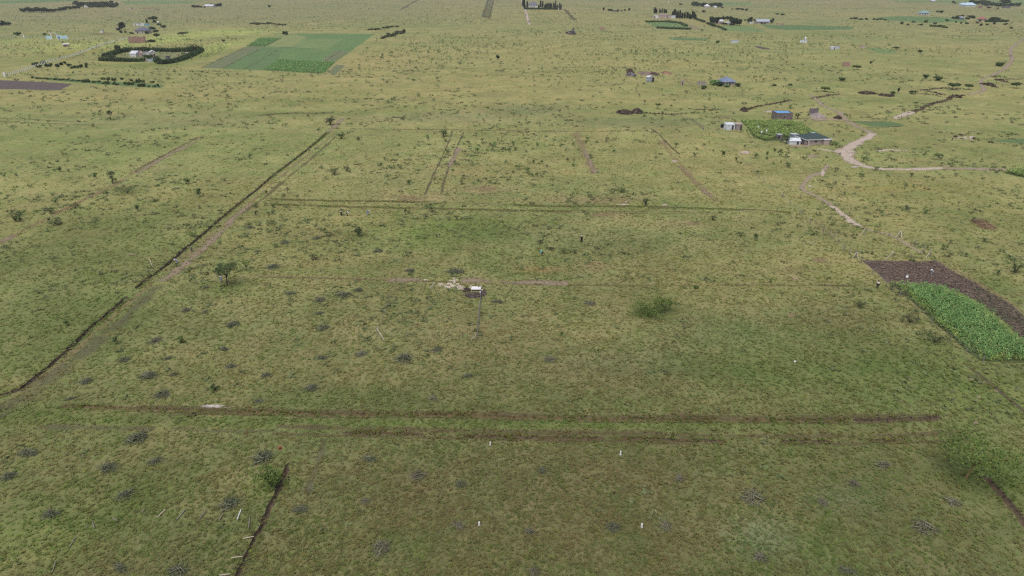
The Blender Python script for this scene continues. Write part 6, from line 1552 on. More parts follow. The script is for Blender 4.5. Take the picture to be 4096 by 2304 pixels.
for k, (u, v, vt, w, kd, pl, lb) in enumerate([
    (3428, 279, 262, 30, 'acacia', 'mid', 'round acacia right of the small roofless brick house'), (3370, 324, 309, 26, 'round', 'mid', 'round acacia in the open below the brick ruin'), (3301, 366, 348, 40, 'acacia', 'bright', 'bright spreading acacia above the curved gully'),
    (3701, 314, 297, 22, 'round', 'mid', 'round acacia, left of the pair on the open plain at right'), (3748, 322, 306, 30, 'round', 'mid', 'round acacia, right of the pair on the open plain at right'), (3807, 358, 333, 42, 'acacia', 'mid', 'large round acacia at the tip of the V gully'),
    (3873, 358, 338, 34, 'acacia', 'mid', 'round acacia right of the V gully'), (4064, 353, 330, 32, 'acacia', 'mid', 'small acacia near the right edge below the gully'), (3995, 264, 249, 34, 'bush', 'hedge', 'dense dark round bush beside the winding track'),
    (3680, 214, 198, 16, 'round', 'dark', 'dark lollipop tree on the upper right plain'), (3569, 378, 365, 24, 'bush', 'mid', 'green bush above the black clods at right'), (3650, 376, 364, 34, 'acacia', 'mid', 'flat spreading acacia left of the V gully'),
    (3661, 423, 408, 26, 'acacia', 'mid', 'small acacia above the jagged gully'), (3586, 200, 188, 26, 'acacia', 'acacia', 'flat dark acacia above the garden, upper right'), (3483, 254, 245, 13, 'round', 'dark', 'small dark bush on the upper right plain'),
    (3592, 370, 350, 9, 'round', 'dark', 'thin dark tree on a tall stem above the gully clods'), (2629, 436, 411, 27, 'acacia', 'mid', 'spreading small tree above the gully right of the soil heaps'), (2685, 432, 419, 10, 'acacia', 'mid', 'thin sapling above the gully'),
    (3189, 476, 450, 24, 'round', 'grey', 'round grey-green tree beside the brown block house'), (3143, 575, 535, 34, 'round', 'mid', 'leafy tree between the white farm sheds'), (3166, 559, 549, 12, 'bush', 'dark', 'small brown-green bush beside the farm tree'),
    (3330, 581, 560, 30, 'bush', 'maize', 'banana-like green clump at the right end of the farmhouse'), (3347, 581, 567, 24, 'bush', 'maize', 'lower green clump at the far right end of the farmhouse'),
    (2856, 340, 318, 40, 'bush', 'maize', 'green shrubs at the left of the blue-roofed hut'), (2880, 345, 328, 30, 'bush', 'hedge', 'dark green shrub in front of the blue-roofed hut'), (2908, 348, 337, 30, 'bush', 'maize', 'low green shrub below the blue-roofed hut'), (2952, 346, 332, 24, 'bush', 'hedge', 'dark shrub at the right of the blue-roofed hut'),
    (2814, 356, 342, 22, 'bush', 'mid', 'round green bush below the grey stone walls'), (3160, 342, 334, 18, 'bush', 'mid', 'green bush right of the blue-roofed hut'), (3098, 344, 337, 16, 'bush', 'hedge', 'dark bush right of the blue-roofed hut, nearer one'),
    (2870, 174, 162, 14, 'round', 'mid', 'green bush left of the lone white iron hut'), (1991, 238, 220, 13, 'round', 'hedge', 'lone dark green sapling at upper centre'), (2582, 823, 788, 30, 'bush', 'mid', 'upright leafy bush beside the double ditch'), (2487, 770, 745, 46, 'bush', 'bright', 'low wide green bush above the double ditch'),
    (2851, 882, 858, 30, 'bush', 'mid', 'pale green bush below the right end of the double ditch'), (2962, 946, 925, 46, 'bush', 'acacia', 'dark low bush on the right middle plot'), (1366, 555, 527, 40, 'bush', 'mid', 'dense green bush at the far end of the long trench'), (1437, 560, 545, 22, 'bush', 'acacia', 'small bush right of the dense bush by the trench end'),
    (509, 772, 740, 100, 'bush', 'mid', 'wide dark green bush on the left grassland'), (64, 886, 842, 60, 'bush', 'acacia', 'dark round bush near the left edge'), (203, 852, 828, 50, 'bush', 'acacia', 'dark spreading bush on the left grassland below the faint track'), (302, 832, 808, 46, 'bush', 'mid', 'green spreading bush beside the faint left track'),
    (452, 735, 680, 36, 'acacia', 'acacia', 'slender taller bush above the wide dark bush at left'), (441, 480, 440, 30, 'acacia', 'acacia', 'upright tree on the far left above the vehicle lines'), (1338, 700, 668, 50, 'bush', 'acacia', 'grey-green clump in the left middle plot'), (1388, 685, 660, 30, 'bush', 'grey', 'brownish bush beside the grey-green clump'),
    (1153, 775, 750, 20, 'acacia', 'mid', 'small green sapling left of the middle plots'), (1775, 546, 515, 42, 'bush', 'mid', 'green bushes at the head of the vehicle ruts'), (1322, 500, 465, 50, 'bush', 'grey', 'grey scrub clump at the bare end of the trench'), (1728, 850, 825, 34, 'acacia', 'mid', 'small flat tree on the double ditch'),
    (1620, 860, 838, 12, 'acacia', 'mid', 'thin sapling below the double ditch'), (1826, 880, 862, 20, 'acacia', 'grey', 'thin grey sapling on the bright grass'), (1000, 635, 612, 20, 'round', 'acacia', 'dark small tree near the trench on the far left'), (728, 1372, 1342, 36, 'bush', 'bright', 'bright round bush in the left front plot'),
    (859, 1562, 1535, 40, 'bush', 'mid', 'green tuft-like bush above the white soil patch'), (1263, 1040, 1018, 46, 'bush', 'grey', 'grey-green round shrub in the slab plot row, left'), (1316, 946, 924, 40, 'bush', 'grey', 'grey-green shrub left of the small round tree'),
    (2785, 1155, 1140, 26, 'bush', 'bright', 'bright small bush above the twin acacias'), (3435, 1228, 1200, 50, 'bush', 'mid', 'green bush left of the bright maize'), (3640, 1290, 1250, 90, 'bush', 'grey', 'grey-green shrub strip along the maize fence'), (3740, 1370, 1325, 120, 'bush', 'acacia', 'large dull shrub beside the lower maize corner'),
    (4060, 1090, 1035, 80, 'bush', 'mid', 'green bush near the right edge above the ploughed plot'), (2200, 1000, 985, 40, 'bush', 'grey', 'low shrub above the person in turquoise'), (2255, 1015, 990, 50, 'bush', 'mid', 'wide low shrub right of the person in turquoise'), (2160, 975, 955, 40, 'bush', 'grey', 'grey shrub left above the person in turquoise'),
    (2580, 420, 400, 12, 'acacia', 'grey', 'thin grey sapling above the right soil heap')]):
    T('acacia_tree' if kd == 'acacia' else ('round_tree' if kd == 'round' else 'thorn_bush'), lb, kd, u, v, vt, w, pl, cat='bush' if kd == 'bush' else 'tree', seed=100 + k)
# left homestead trees
for k, (u, v, vt, w, kd, pl, lb) in enumerate([
    (615, 90, 66, 38, 'acacia', 'dark', 'big flat dark acacia behind the slate-roofed bungalow'), (620, 95, 80, 16, 'round', 'dark', 'dark bush under the big flat acacia'), (588, 92, 76, 8, 'conifer', 'dark', 'thin cypress left of the big flat acacia'), (638, 101, 93, 20, 'bush', 'hedge', 'dark bush under the white tank'),
    (656, 120, 102, 22, 'acacia', 'hedge', 'umbrella tree right of the slate-roofed bungalow, upper one'), (625, 133, 118, 20, 'round', 'dark', 'dark round tree beside the bungalow wall'), (612, 128, 108, 24, 'acacia', 'hedge', 'flat tree behind the bungalow corner'), (627, 156, 135, 25, 'acacia', 'hedge', 'small umbrella tree right of the brick ruin'),
    (735, 145, 129, 36, 'acacia', 'acacia', 'flat-topped acacia alone on yellow grass'), (487, 121, 87, 28, 'round', 'dark', 'tall dark tree beside the hut with pinkish roof'), (475, 122, 110, 14, 'bush', 'hedge', 'low bush at the foot of the tall dark tree'), (586, 137, 124, 14, 'bush', 'hedge', 'bush in front of the bungalow'),
    (527, 136, 128, 16, 'bush', 'mid', 'bush left of the bungalow'), (487, 135, 124, 12, 'round', 'hedge', 'small round bush left of the bungalow yard'), (503, 133, 124, 8, 'round', 'mid', 'sapling left of the bungalow yard'), (610, 168, 157, 30, 'bush', 'dark', 'dark low growth behind the brick rubble'),
    (1141, 140, 125, 24, 'bush', 'dark', 'dense dark bush at the top of the big garden'), (894, 167, 157, 12, 'bush', 'dark', 'small dark bush on yellow grass left of the big garden'), (800, 207, 185, 16, 'round', 'dark', 'dark tree at the right corner of the hedged homestead'), (450, 240, 220, 30, 'acacia', 'grey', 'brownish feathery tree inside the hedge corner'),
    (475, 212, 180, 22, 'acacia', 'grey', 'sparse grey tree at the back left of the homestead'), (600, 238, 218, 30, 'bush', 'mid', 'rounded tree at the homestead gate'), (636, 254, 230, 24, 'bush', 'hedge', 'dark rounded bush right of the homestead gate'), (1078, 32, 19, 10, 'round', 'dark', 'small dark lone tree at the far top'),
    (70, 142, 128, 26, 'bush', 'mid', 'bush behind the post line at the far left'), (180, 140, 131, 12, 'bush', 'dark', 'dark bush behind the blue gate wall')]):
    T('acacia_tree' if kd == 'acacia' else ('conifer_tree' if kd == 'conifer' else ('round_tree' if kd == 'round' else 'thorn_bush')), lb, kd, u, v, vt, w, pl, cat='bush' if kd == 'bush' else 'tree', seed=300 + k)
# far tree groups: alike trees one cannot tell apart share a label
def grove(label, group, kind, pal, spots, name='round_tree'):
    for i, (u, v, vt, w) in enumerate(spots):
        T(name, label, kind, u, v, vt, w, pl_ if False else pal, group=group, seed=500 + i, share=(group, i % 4))
def row(a, b, n, ju=3, jv=1.2, h=(14, 20), w=(9, 14)):
    out = []
    for i in range(n):
        t = (i + random.random() * 0.6) / n
        u = a[0] + (b[0] - a[0]) * t + random.uniform(-ju, ju); v = a[1] + (b[1] - a[1]) * t + random.uniform(-jv, jv)
        out.append((u, v, v - random.uniform(*h), random.uniform(*w)))
    return out
grove('dark tree in the long windbreak at the far upper left', 'windbreak trees upper left', 'round', 'dark', row((90, 49), (195, 50), 17, h=(14, 22), w=(14, 22)) + row((195, 50), (326, 33), 20, h=(10, 16), w=(12, 18)))
grove('dark tree in the big clump around the white house, far upper left', 'clump trees upper left', 'round', 'dark', row((300, 26), (472, 28), 18, jv=2.0, h=(14, 23), w=(16, 26)) + row((320, 20), (460, 16), 10, h=(10, 16), w=(12, 20)) + row((350, 31), (472, 30), 11, h=(8, 12), w=(12, 18)))
grove('dark bushy tree cut by the left edge below the windbreak', 'trees at the left edge', 'round', 'dark', row((-12, 106), (40, 103), 6, h=(10, 22), w=(12, 18)))
grove('dark tree around the white-roofed building at the top left', 'trees round the top white roof', 'round', 'dark', row((768, 30), (800, 30), 4, h=(6, 12), w=(7, 11)) + row((848, 27), (890, 24), 7, h=(8, 13), w=(7, 12)) + [(806, 31, 25, 10), (818, 31, 26, 8)])
grove('tall dark conifer around the far villa', 'conifers at the villa', 'conifer', 'conifer', [(2097, 34, -6, 10), (2092, 26, -4, 12), (2109, 32, 5, 9), (2162, 30, 3, 8), (2170, 31, 5, 9), (2222, 34, 4, 8), (2215, 35, 12, 9), (2238, 36, 14, 8), (2244, 37, 17, 7), (2185, 33, 14, 9), (2192, 34, 11, 9), (2200, 34, 13, 9), (2206, 33, 15, 8), (2180, 34, 18, 10), (2155, 33, 20, 8), (2229, 36, 20, 8), (2099, 37, 18, 10)], 'conifer_tree')
grove('dark conifer around the pink compound', 'conifers at the pink compound', 'conifer', 'conifer', [(2619, 54, 31, 14), (2625, 54, 36, 8), (2639, 53, 37, 8), (2648, 52, 36, 7), (2656, 52, 35, 7), (2661, 53, 38, 6), (2666, 53, 39, 6), (2697, 72, 38, 10), (2703, 73, 45, 12), (2711, 74, 46, 11), (2719, 75, 43, 8), (2728, 75, 52, 11), (2738, 74, 50, 11), (2748, 74, 49, 11), (2757, 75, 56, 12), (2769, 75, 45, 9), (2776, 75, 50, 10), (2781, 76, 58, 10), (2691, 66, 47, 12), (2763, 76, 60, 12)], 'conifer_tree')
grove('rounded dark tree in the clump of the far cottage', 'trees at the far cottage', 'round', 'dark', row((2770, 24), (2830, 28), 9, h=(10, 18), w=(14, 20)) + row((2840, 26), (2885, 29), 8, h=(11, 18), w=(12, 18)) + [(2785, 22, 6, 14), (2876, 30, 12, 10), (2848, 26, 11, 14), (2887, 34, 26, 10)])
grove('dense dark tree around the homestead behind the vegetable field', 'trees at the vegetable field homestead', 'round', 'conifer', row((2843, 94), (2866, 97), 8, h=(20, 32), w=(13, 18)) + row((2872, 80), (2925, 80), 8, h=(8, 16), w=(10, 14)) + row((2922, 98), (2962, 102), 10, h=(20, 34), w=(13, 19)) + row((2885, 99), (2935, 103), 7, h=(5, 9), w=(8, 12)))
grove('dark tree beside the grey-roofed house', 'trees at the grey-roofed house', 'round', 'dark', [(2998, 88, 68, 18), (3004, 90, 74, 12), (2992, 90, 76, 10), (3085, 95, 76, 14), (3092, 92, 72, 8), (3018, 86, 74, 8), (2980, 84, 77, 10), (2965, 84, 79, 12), (3046, 97, 90, 8), (3058, 97, 91, 8)])
grove('dark tree in the compound with pale blue roofs at the top right', 'trees in the far right corner compound', 'round', 'dark', row((3880, 14), (3960, 20), 10, h=(11, 17), w=(18, 28)) + row((3930, 24), (4080, 26), 16, jv=3, h=(10, 17), w=(16, 26)) + [(4012, 18, -3, 30), (4024, 16, -2, 26), (3812, 14, 3, 10), (3822, 16, 9, 10), (3955, 34, 26, 16), (3990, 36, 30, 12), (3735, 4, -4, 20)])
grove('dark tree left and right of the red-roofed house at far right', 'trees at the red-roofed house', 'round', 'dark', [(3834, 74, 62, 24), (3828, 76, 68, 16), (3812, 76, 66, 14), (3880, 72, 61, 24), (3893, 76, 66, 14), (3868, 78, 70, 18), (3975, 84, 68, 34), (3960, 86, 74, 18), (3990, 86, 76, 20), (3848, 66, 60, 14), (3920, 86, 78, 10), (3761, 52, 42, 18), (3750, 50, 43, 12)])
grove('small bush in the scattered line above the pink compound', 'bushes above the pink compound', 'bush', 'dark', [(2414, 43, 28, 8), (2436, 43, 35, 10), (2445, 44, 36, 9), (2470, 47, 37, 12), (2486, 46, 40, 8), (2499, 43, 36, 7), (2517, 43, 32, 8), (2723, 20, 12, 14), (2815, 50, 40, 14), (2950, 38, 32, 18), (2968, 40, 33, 14), (2985, 42, 33, 12), (2930, 38, 34, 10), (3130, 60, 54, 16), (3110, 58, 53, 14)], 'thorn_bush')
grove('green bush in the rank band below the hedged homestead', 'bushes in the rank green band', 'bush', 'mid', row((120, 312), (330, 326), 9, h=(4, 7), w=(14, 26)) + row((330, 328), (650, 350), 16, jv=4, h=(6, 12), w=(10, 22)) + row((400, 318), (620, 330), 8, jv=5, h=(6, 12), w=(14, 24)), 'thorn_bush')
grove('dark bush behind the slanting white posts', 'bushes behind the slanting posts', 'bush', 'hedge', row((130, 262), (360, 268), 18, jv=9, h=(7, 13), w=(10, 22)), 'thorn_bush')
grove('grey-green scrub bush of the thicket beyond the big garden', 'thicket beyond the big garden', 'bush', 'grey', row((1530, 150), (1620, 128), 14, jv=6, h=(6, 10), w=(14, 26)) + row((1480, 120), (1600, 108), 8, jv=5, h=(5, 8), w=(14, 26)) + row((1000, 95), (1140, 100), 9, jv=4, h=(4, 7), w=(16, 30)), 'thorn_bush')
grove('green bush in the scattered belt below the teal-roofed house', 'bushes below the teal-roofed house', 'bush', 'mid', row((3400, 78), (3560, 82), 8, jv=4, h=(4, 8), w=(10, 20)) + row((3600, 95), (3760, 100), 7, jv=8, h=(4, 8), w=(10, 20)) + row((3780, 92), (4060, 110), 10, jv=8, h=(4, 9), w=(7, 14)) + row((3720, 105), (3790, 112), 6, h=(5, 8), w=(12, 22)), 'thorn_bush')

# ================================================================== SCRUB ON THE PLAIN
def bush_template(n, seed, pal, stems=3):
    rng = np.random.default_rng(seed)
    k = 4 + seed % 3
    lob = [(rng.normal() * 0.28, rng.normal() * 0.28, 0.35 + 0.5 * rng.random(), 0.28, 0.28, 0.24) for _ in range(k)]
    p = clumped(lob, n, 6, 0.13, rng); p[:, 2] = np.clip(p[:, 2], 0.04, None)
    v, f, c = leaf_arrays(p, 0.17 * rng.uniform(0.6, 1.5, n), pick_cols(PAL[pal], n, 0.3, rng), rng=rng)
    sv, sf, sc_ = stick_arrays(stems * 2, 0.14, 0.14, 0.1, 0.7, 1.1, 0.018, [(0.10, 0.085, 0.065)], 0.0, rng)
    sv = sv.reshape(-1, 9, 3); base = sv.mean(1, keepdims=True)
    sv = (sv - base)[..., [2, 1, 0]] + np.array([0, 0, 0.45]) + (base * np.array([1, 1, 0]))     # stood up
    V = np.concatenate([v, sv.reshape(-1, 3)]); F = np.concatenate([f, sf + len(v)]); C = np.concatenate([c, sc_])
    V[:, 2] = np.maximum(V[:, 2], -0.02)
    return V, F, C
VAR = [bush_template(90, 40 + i, ('acacia', 'grey', 'acacia', 'mid', 'grey', 'dark')[i]) for i in range(6)]
BUSH_ME = []
for V, F, C in VAR:
    me = np_mesh('thorn_bush', V, F, C); me.materials.append(leafy('scrub leaf', tint=(1.85, 1.9, 1.6), skyward=0.75)); BUSH_ME.append(me)

def scrub_density(x, y):
    d = np.hypot(x, y)
    n = fbm(x, y, 55, 4, 71); n2 = fbm(x * 0.5, y, 190, 3, 83)
    w = np.clip((n * 0.6 + n2 * 0.4 - 0.40) * 4.2, 0.04, 1.4)
    near = np.clip((d - 105) / 130, 0.0, 1.0)
    left = np.where((x < -75) & (d < 330), 0.75, 1.0)
    mid = np.where((x > -60) & (x < 70) & (y < 170), 0.30, 1.0)
    right = np.where((x > 95) & (y < 330), 0.22, 1.0) * np.where((x > 160) & (y < 480), 0.45, 1.0)
    return w * near * left * mid * right

def scatter(n, r0, r1, half_deg=44):
    r = r0 * (r1 / r0) ** RNG.random(n)
    a = np.radians(RNG.uniform(-half_deg, half_deg, n))
    return r * np.sin(a), r * np.cos(a), r

def open_ground(x, y):
    i = ((x - GX0) / GC).astype(int); j = ((y - GY0) / GC).astype(int)
    ok = (i >= 0) & (i < GNX) & (j >= 0) & (j < GNY)
    g = np.ones(len(x))
    g[ok] = GRID[j[ok], i[ok]]
    return g
# log-uniform candidates; accept by density * r^2 (per-area) inside the belt
x, y, r = scatter(60000, 105, 2100)
acc = scrub_density(x, y) * np.clip((r / 480.0) ** 2, 0.04, 1.6) * np.where(r > 600, 1.3, 1.0)
field_free = open_ground(x, y) > 0.8
gx0, gy0 = gp(1160, 200)
garden = (np.abs(x - np.interp(y, [440, 750], [-155, -200])) < np.interp(y, [440, 750], [50, 62])) & (y > 430) & (y < 770)
keepm = (RNG.random(len(x)) < acc * 0.62) & field_free & ~garden
x, y, r = x[keepm], y[keepm], r[keepm]
o_ = np.argsort(r); x, y, r = x[o_], y[o_], r[o_]
sz = np.clip(RNG.normal(1.0, 0.35, len(x)), 0.45, np.where(r < 190, 1.15, 2.1)) * np.where(r > 500, 1.35, 1.12)
NB = 170
for i in range(min(NB, len(x))):
    o = link('thorn_bush', BUSH_ME[RNG.integers(0, 6)], None, None, (x[i], y[i], 0), float(RNG.random() * 6.28))
    o.scale = (sz[i] * 0.85, sz[i] * 0.85, sz[i] * float(RNG.uniform(0.75, 1.25)))
    tag(o, 'small grey-green thorn bush scattered over the open grassland', 'bush', 'small thorn bushes scattered over the grass')

def realise(temps, x, y, s, sz_, mat, name, label, cat, half=True):
    VV, FF, CC, b = [], [], [], 0
    which = RNG.integers(0, len(temps), len(x))
    for t, (V, F, C) in enumerate(temps):
        m = which == t
        k = int(m.sum())
        if not k: continue
        a = RNG.random(k) * 6.283
        ca, sa = np.cos(a)[:, None], np.sin(a)[:, None]
        S = s[m][:, None]; Z = sz_[m][:, None]
        X = (V[None, :, 0] * ca - V[None, :, 1] * sa) * S + x[m][:, None]
        Y = (V[None, :, 0] * sa + V[None, :, 1] * ca) * S + y[m][:, None]
        W = V[None, :, 2] * Z
        W = W * np.ones_like(X)
        VV.append(np.stack([X, Y, W], -1).reshape(-1, 3))
        FF.append((F[None] + (len(V) * np.arange(k))[:, None, None]).reshape(-1, F.shape[1]) + b)
        CC.append((C[None] * RNG.uniform(0.75, 1.25, (k, 1, 1))).reshape(-1, 3))
        b += k * len(V)
    o = link(name, np_mesh(name, np.concatenate(VV), np.concatenate(FF), np.concatenate(CC)), mat)
    return tag(o, label, cat, None, 'stuff')
LEAFS = leafy('scrub leaf', tint=(1.85, 1.9, 1.6), skyward=0.75)
LOWB = [bush_template(26, 60 + i, ('acacia', 'grey', 'acacia', 'mid', 'dark')[i], 1) for i in range(5)]
for V, F, C in LOWB:
    V[:len(V) // 1] *= 1.0
xs, ys, rs, ss = x[NB:], y[NB:], r[NB:], sz[NB:]
realise(LOWB, xs, ys, ss * 0.95, ss * RNG.uniform(0.75, 1.2, len(ss)), LEAFS, 'scrub', 'thousands of small grey-green bushes dotting the far plain', 'scrub')
print('bushes', len(x))

# ------------------------------------------------------------------ cut brush lying in heaps
GREYT = [(0.27, 0.265, 0.17), (0.32, 0.31, 0.215), (0.22, 0.215, 0.135), (0.35, 0.34, 0.25)]
GREENT = [(0.20, 0.225, 0.13), (0.25, 0.265, 0.165), (0.16, 0.185, 0.10), (0.29, 0.285, 0.205)]
BRUSH = []
for k in range(12):
    rng = np.random.default_rng(900 + k)
    grey = k >= 7
    sv, sf, sc_ = stick_arrays(int(rng.integers(38, 80)), 0.66 * rng.uniform(0.8, 1.2), 0.42 * rng.uniform(0.7, 1.4), 0.42, 0.3, rng.uniform(0.7, 1.2), 0.024, GREYT if grey else GREENT, 0.32, rng, 0.65)
    st = np_mesh('branches', sv, sf, sc_); st.materials.append(CLODM)
    n = 30 if grey else 70
    a = rng.random(n) * 6.283; q = np.sqrt(rng.random(n))
    P = np.c_[np.cos(a) * q * 0.7, np.sin(a) * q * 0.46, 0.04 + 0.36 * (1 - q * q) * rng.random(n)]
    lv, lf, lc = leaf_arrays(P, 0.10 * rng.uniform(0.6, 1.4, n), pick_cols([(0.140, 0.165, 0.095), (0.170, 0.185, 0.115), (0.115, 0.140, 0.078)] if not grey else [(0.16, 0.16, 0.09), (0.13, 0.13, 0.075), (0.19, 0.18, 0.11)], n, 0.3, rng), rng=rng)
    lm = np_mesh('dry_leaves', lv, lf, lc); lm.materials.append(LEAF)
    BRUSH.append((st, lm))
BR_GEN = ['small heap of cut thorn brush lying in the front plots', 'small heaps of cut brush in the front plots']
BRUSHES = [
    # u, v, width, grey?, label
    (547, 1757, 150, 0, 'large dark brush heap just below the lower ditch at left'), (112, 1816, 130, 0, 'large brush heap near the left edge below the ditches'), (621, 1846, 90, 0, 'dark brush heap right below the large heap at left'), (435, 1874, 120, 0, 'round dark brush heap in the lower left plot'),
    (35, 1908, 100, 0, 'brush heap touching the left edge'), (1053, 1832, 130, 0, 'dark brush heap above the yellow-green shrub'), (500, 1982, 110, 0, 'thick brush heap in the middle of the lower left plot'), (921, 2018, 130, 0, 'brush heap beside the whitest lying post'),
    (203, 2060, 130, 0, 'elongated slanting brush heap at lower left'), (1200, 2040, 110, 0, 'grey-green brush heap right of the short trench'), (482, 2275, 110, 0, 'brush heap near the bottom edge, left one'), (712, 2286, 120, 0, 'brush heap near the bottom edge, second from the left'),
    (1478, 1838, 90, 0, 'brush heap below the lower ditch, left of centre'), (1669, 1906, 120, 1, 'slanting grey brush heap left of centre below the ditch'), (1842, 1938, 80, 0, 'compact brush heap right of the slanting grey heap'), (2169, 1882, 80, 0, 'small grey-green brush heap below the ditch at centre'),
    (1831, 2104, 110, 1, 'faded brush heap left of the lower white peg'), (2119, 2128, 90, 1, 'faded brown brush heap between the two lower pegs'), (1528, 2196, 150, 1, 'wide grey brush heap at the bottom left of centre'), (2454, 2110, 110, 0, 'fresh green branch heap left of the lower right peg'),
    (2137, 2290, 110, 1, 'grey brush heap cut by the bottom edge at centre'), (2719, 1916, 80, 1, 'grey brush heap right of centre'), (3532, 1862, 110, 1, 'long grey brush heap left of the bright acacia'), (3414, 1936, 90, 1, 'grey brush heap below the long grey heap at right'),
    (3011, 1995, 150, 1, 'big pale grey brush heap in the lower right plot'), (3814, 2010, 110, 1, 'grey brush heap left of the right-edge trench'), (3697, 2116, 150, 1, 'wide grey brush heap in the lower right corner plot'), (3044, 2232, 110, 1, 'grey brush heap near the bottom right of centre'), (3391, 2286, 100, 0, 'brush heap at the bottom edge, right'),
    (347, 1526, 90, 0, 'brush heap beside the rough trampled strip'), (594, 1505, 110, 0, 'wide brush heap left of the white soil patch, upper'), (694, 1499, 60, 0, 'small brush heap right of the wide heap above the white soil patch'), (924, 1467, 80, 0, 'brush heap farthest up among those above the white soil patch'), (1065, 1503, 80, 0, 'brush heap above the small heap right of the white soil patch'), (647, 1582, 100, 0, 'dark brush heap left of the white soil patch'), (1035, 1606, 70, 0, 'small brush heap right of the white soil patch'),
    (1247, 1553, 90, 0, 'brush heap above the upper ditch with green growth beside it'), (282, 1596, 70, 0, 'faint brush heap beside the grey muddy trench corner'), (1872, 1506, 80, 0, 'lone brush heap midway between slab plot and upper ditch'), (1734, 1597, 90, 1, 'grey brush heap just above the upper ditch at centre left'), (1374, 1182, 100, 0, 'dark brush heap left of the slab plot'), (1163, 1175, 80, 0, 'grey brush heap between acacia and slab plot'),
    (1282, 1201, 80, 0, 'low brush heap below the pair left of the slab plot'), (1434, 1163, 70, 0, 'flat brush heap nearest to the thick pale corner post'), (1290, 1312, 80, 0, 'brush heap left of the near left corner of the slab plot'), (1275, 1255, 60, 0, 'tiny brush heap halfway down the left of the slab plot'), (1286, 1433, 90, 0, 'left one of three brush heaps in a row below the slab plot'), (1445, 1417, 80, 1, 'grey middle one of three brush heaps in a row below the slab plot'), (1616, 1437, 110, 0, 'dark brush heap below the near fence of the slab plot'), (1748, 1400, 70, 0, 'small brush heap touching the near fence of the slab plot'), (1990, 1209, 90, 0, 'dark brush heap right of the white slab'),
    (1823, 1088, 110, 0, 'dark wide brush heap above the stone pile'), (1640, 1084, 70, 0, 'brush heap above the thick pale corner post'), (1092, 1070, 90, 0, 'brush heap right of the thin sapling beside the acacia'), (1511, 1006, 70, 0, 'brush heap alone below the small round dark tree'), (1267, 955, 60, 0, 'upper brush heap left of the small round dark tree'), (1139, 972, 60, 0, 'middle brush heap in the row left of the small round tree'), (1032, 1006, 50, 0, 'small brush heap above the thin sapling beside the acacia'), (823, 1150, 60, 0, 'brush heap under the left side of the flat-topped acacia'),
    (743, 1242, 70, 1, 'pale brush heap, left of a pair below the flat-topped acacia'), (819, 1250, 50, 0, 'small brush heap, right of a pair below the flat-topped acacia'), (620, 1365, 80, 1, 'grey brush heap left of the bright round bush'), (895, 1397, 80, 0, 'brush heap to the lower right of the bright round bush'), (930, 1300, 90, 0, 'long brush heap to the upper right of the bright round bush'), (672, 1435, 70, 0, 'brush heap straight below the bright round bush'), (497, 1441, 70, 0, 'brush heap between bright round bush and trampled strip'), (1000, 912, 60, 0, 'small brush heap near the crouched person left of the ditches'), (2360, 1215, 80, 1, 'faded brush heap left of the twin acacias'), (2200, 1440, 80, 1, 'faded brush heap on the wide plot below the twin acacias'), (2660, 2103, 80, 1, 'faded brush heap right of the lower right peg'), (1460, 2006, 70, 1, 'faded brush heap left of the compact heap in the front plot'), (3290, 2010, 70, 1, 'faded brush heap right of the big pale grey heap'),
]
for i, (u, v, w, g, lb) in enumerate(BRUSHES):
    k = RNG.integers(7, 12) if g else RNG.integers(0, 7)
    b = empty('brush_pile', (*gp(u, v), 0), random.uniform(-0.7, 0.7) + (3.14 if i % 2 else 0))
    s = w / ppm(v) / 2.35
    b.scale = (s, s * random.uniform(0.7, 1.5), s * random.uniform(0.7, 1.0))
    tag(b, lb or BR_GEN[0], 'brush pile', 'heaps of cut thorn brush')
    link('branches', BRUSH[k][0], None, b); link('dry_leaves', BRUSH[k][1], None, b)
A, B = gp(2381, 2080), gp(2415, 2135)
tag(MB().tube([(0, 0, 0.1), ((B[0] - A[0]) * 0.5 + 0.1, (B[1] - A[1]) * 0.5, 0.25), (B[0] - A[0], B[1] - A[1], 0.15)], [0.02, 0.03, 0.035], 5).build('fallen_branch', plain('green wood', (0.19, 0.20, 0.08)), None, (*A, 0)), 'long thin green branch lying beside the fresh branch heap', 'branch')

# ================================================================== MAIZE AND PLOUGHED SOIL
def in_poly(P, x, y):
    P = np.asarray(P); ins = np.zeros(len(x), bool)
    for a in range(len(P)):
        xa, ya = P[a]; xb, yb = P[(a + 1) % len(P)]
        if ya == yb: continue
        ins ^= ((ya > y) != (yb > y)) & (x < (xb - xa) * (y - ya) / (yb - ya) + xa)
    return ins

def in_field(px, step, jit):
    P = np.array([gp(*p) for p in px])
    lo, hi = P.min(0), P.max(0)
    X, Y = np.meshgrid(np.arange(lo[0], hi[0], step), np.arange(lo[1], hi[1], step))
    x = X.ravel() + RNG.normal(size=X.size) * jit; y = Y.ravel() + RNG.normal(size=X.size) * jit
    m = in_poly(P, x, y)
    return x[m], y[m]

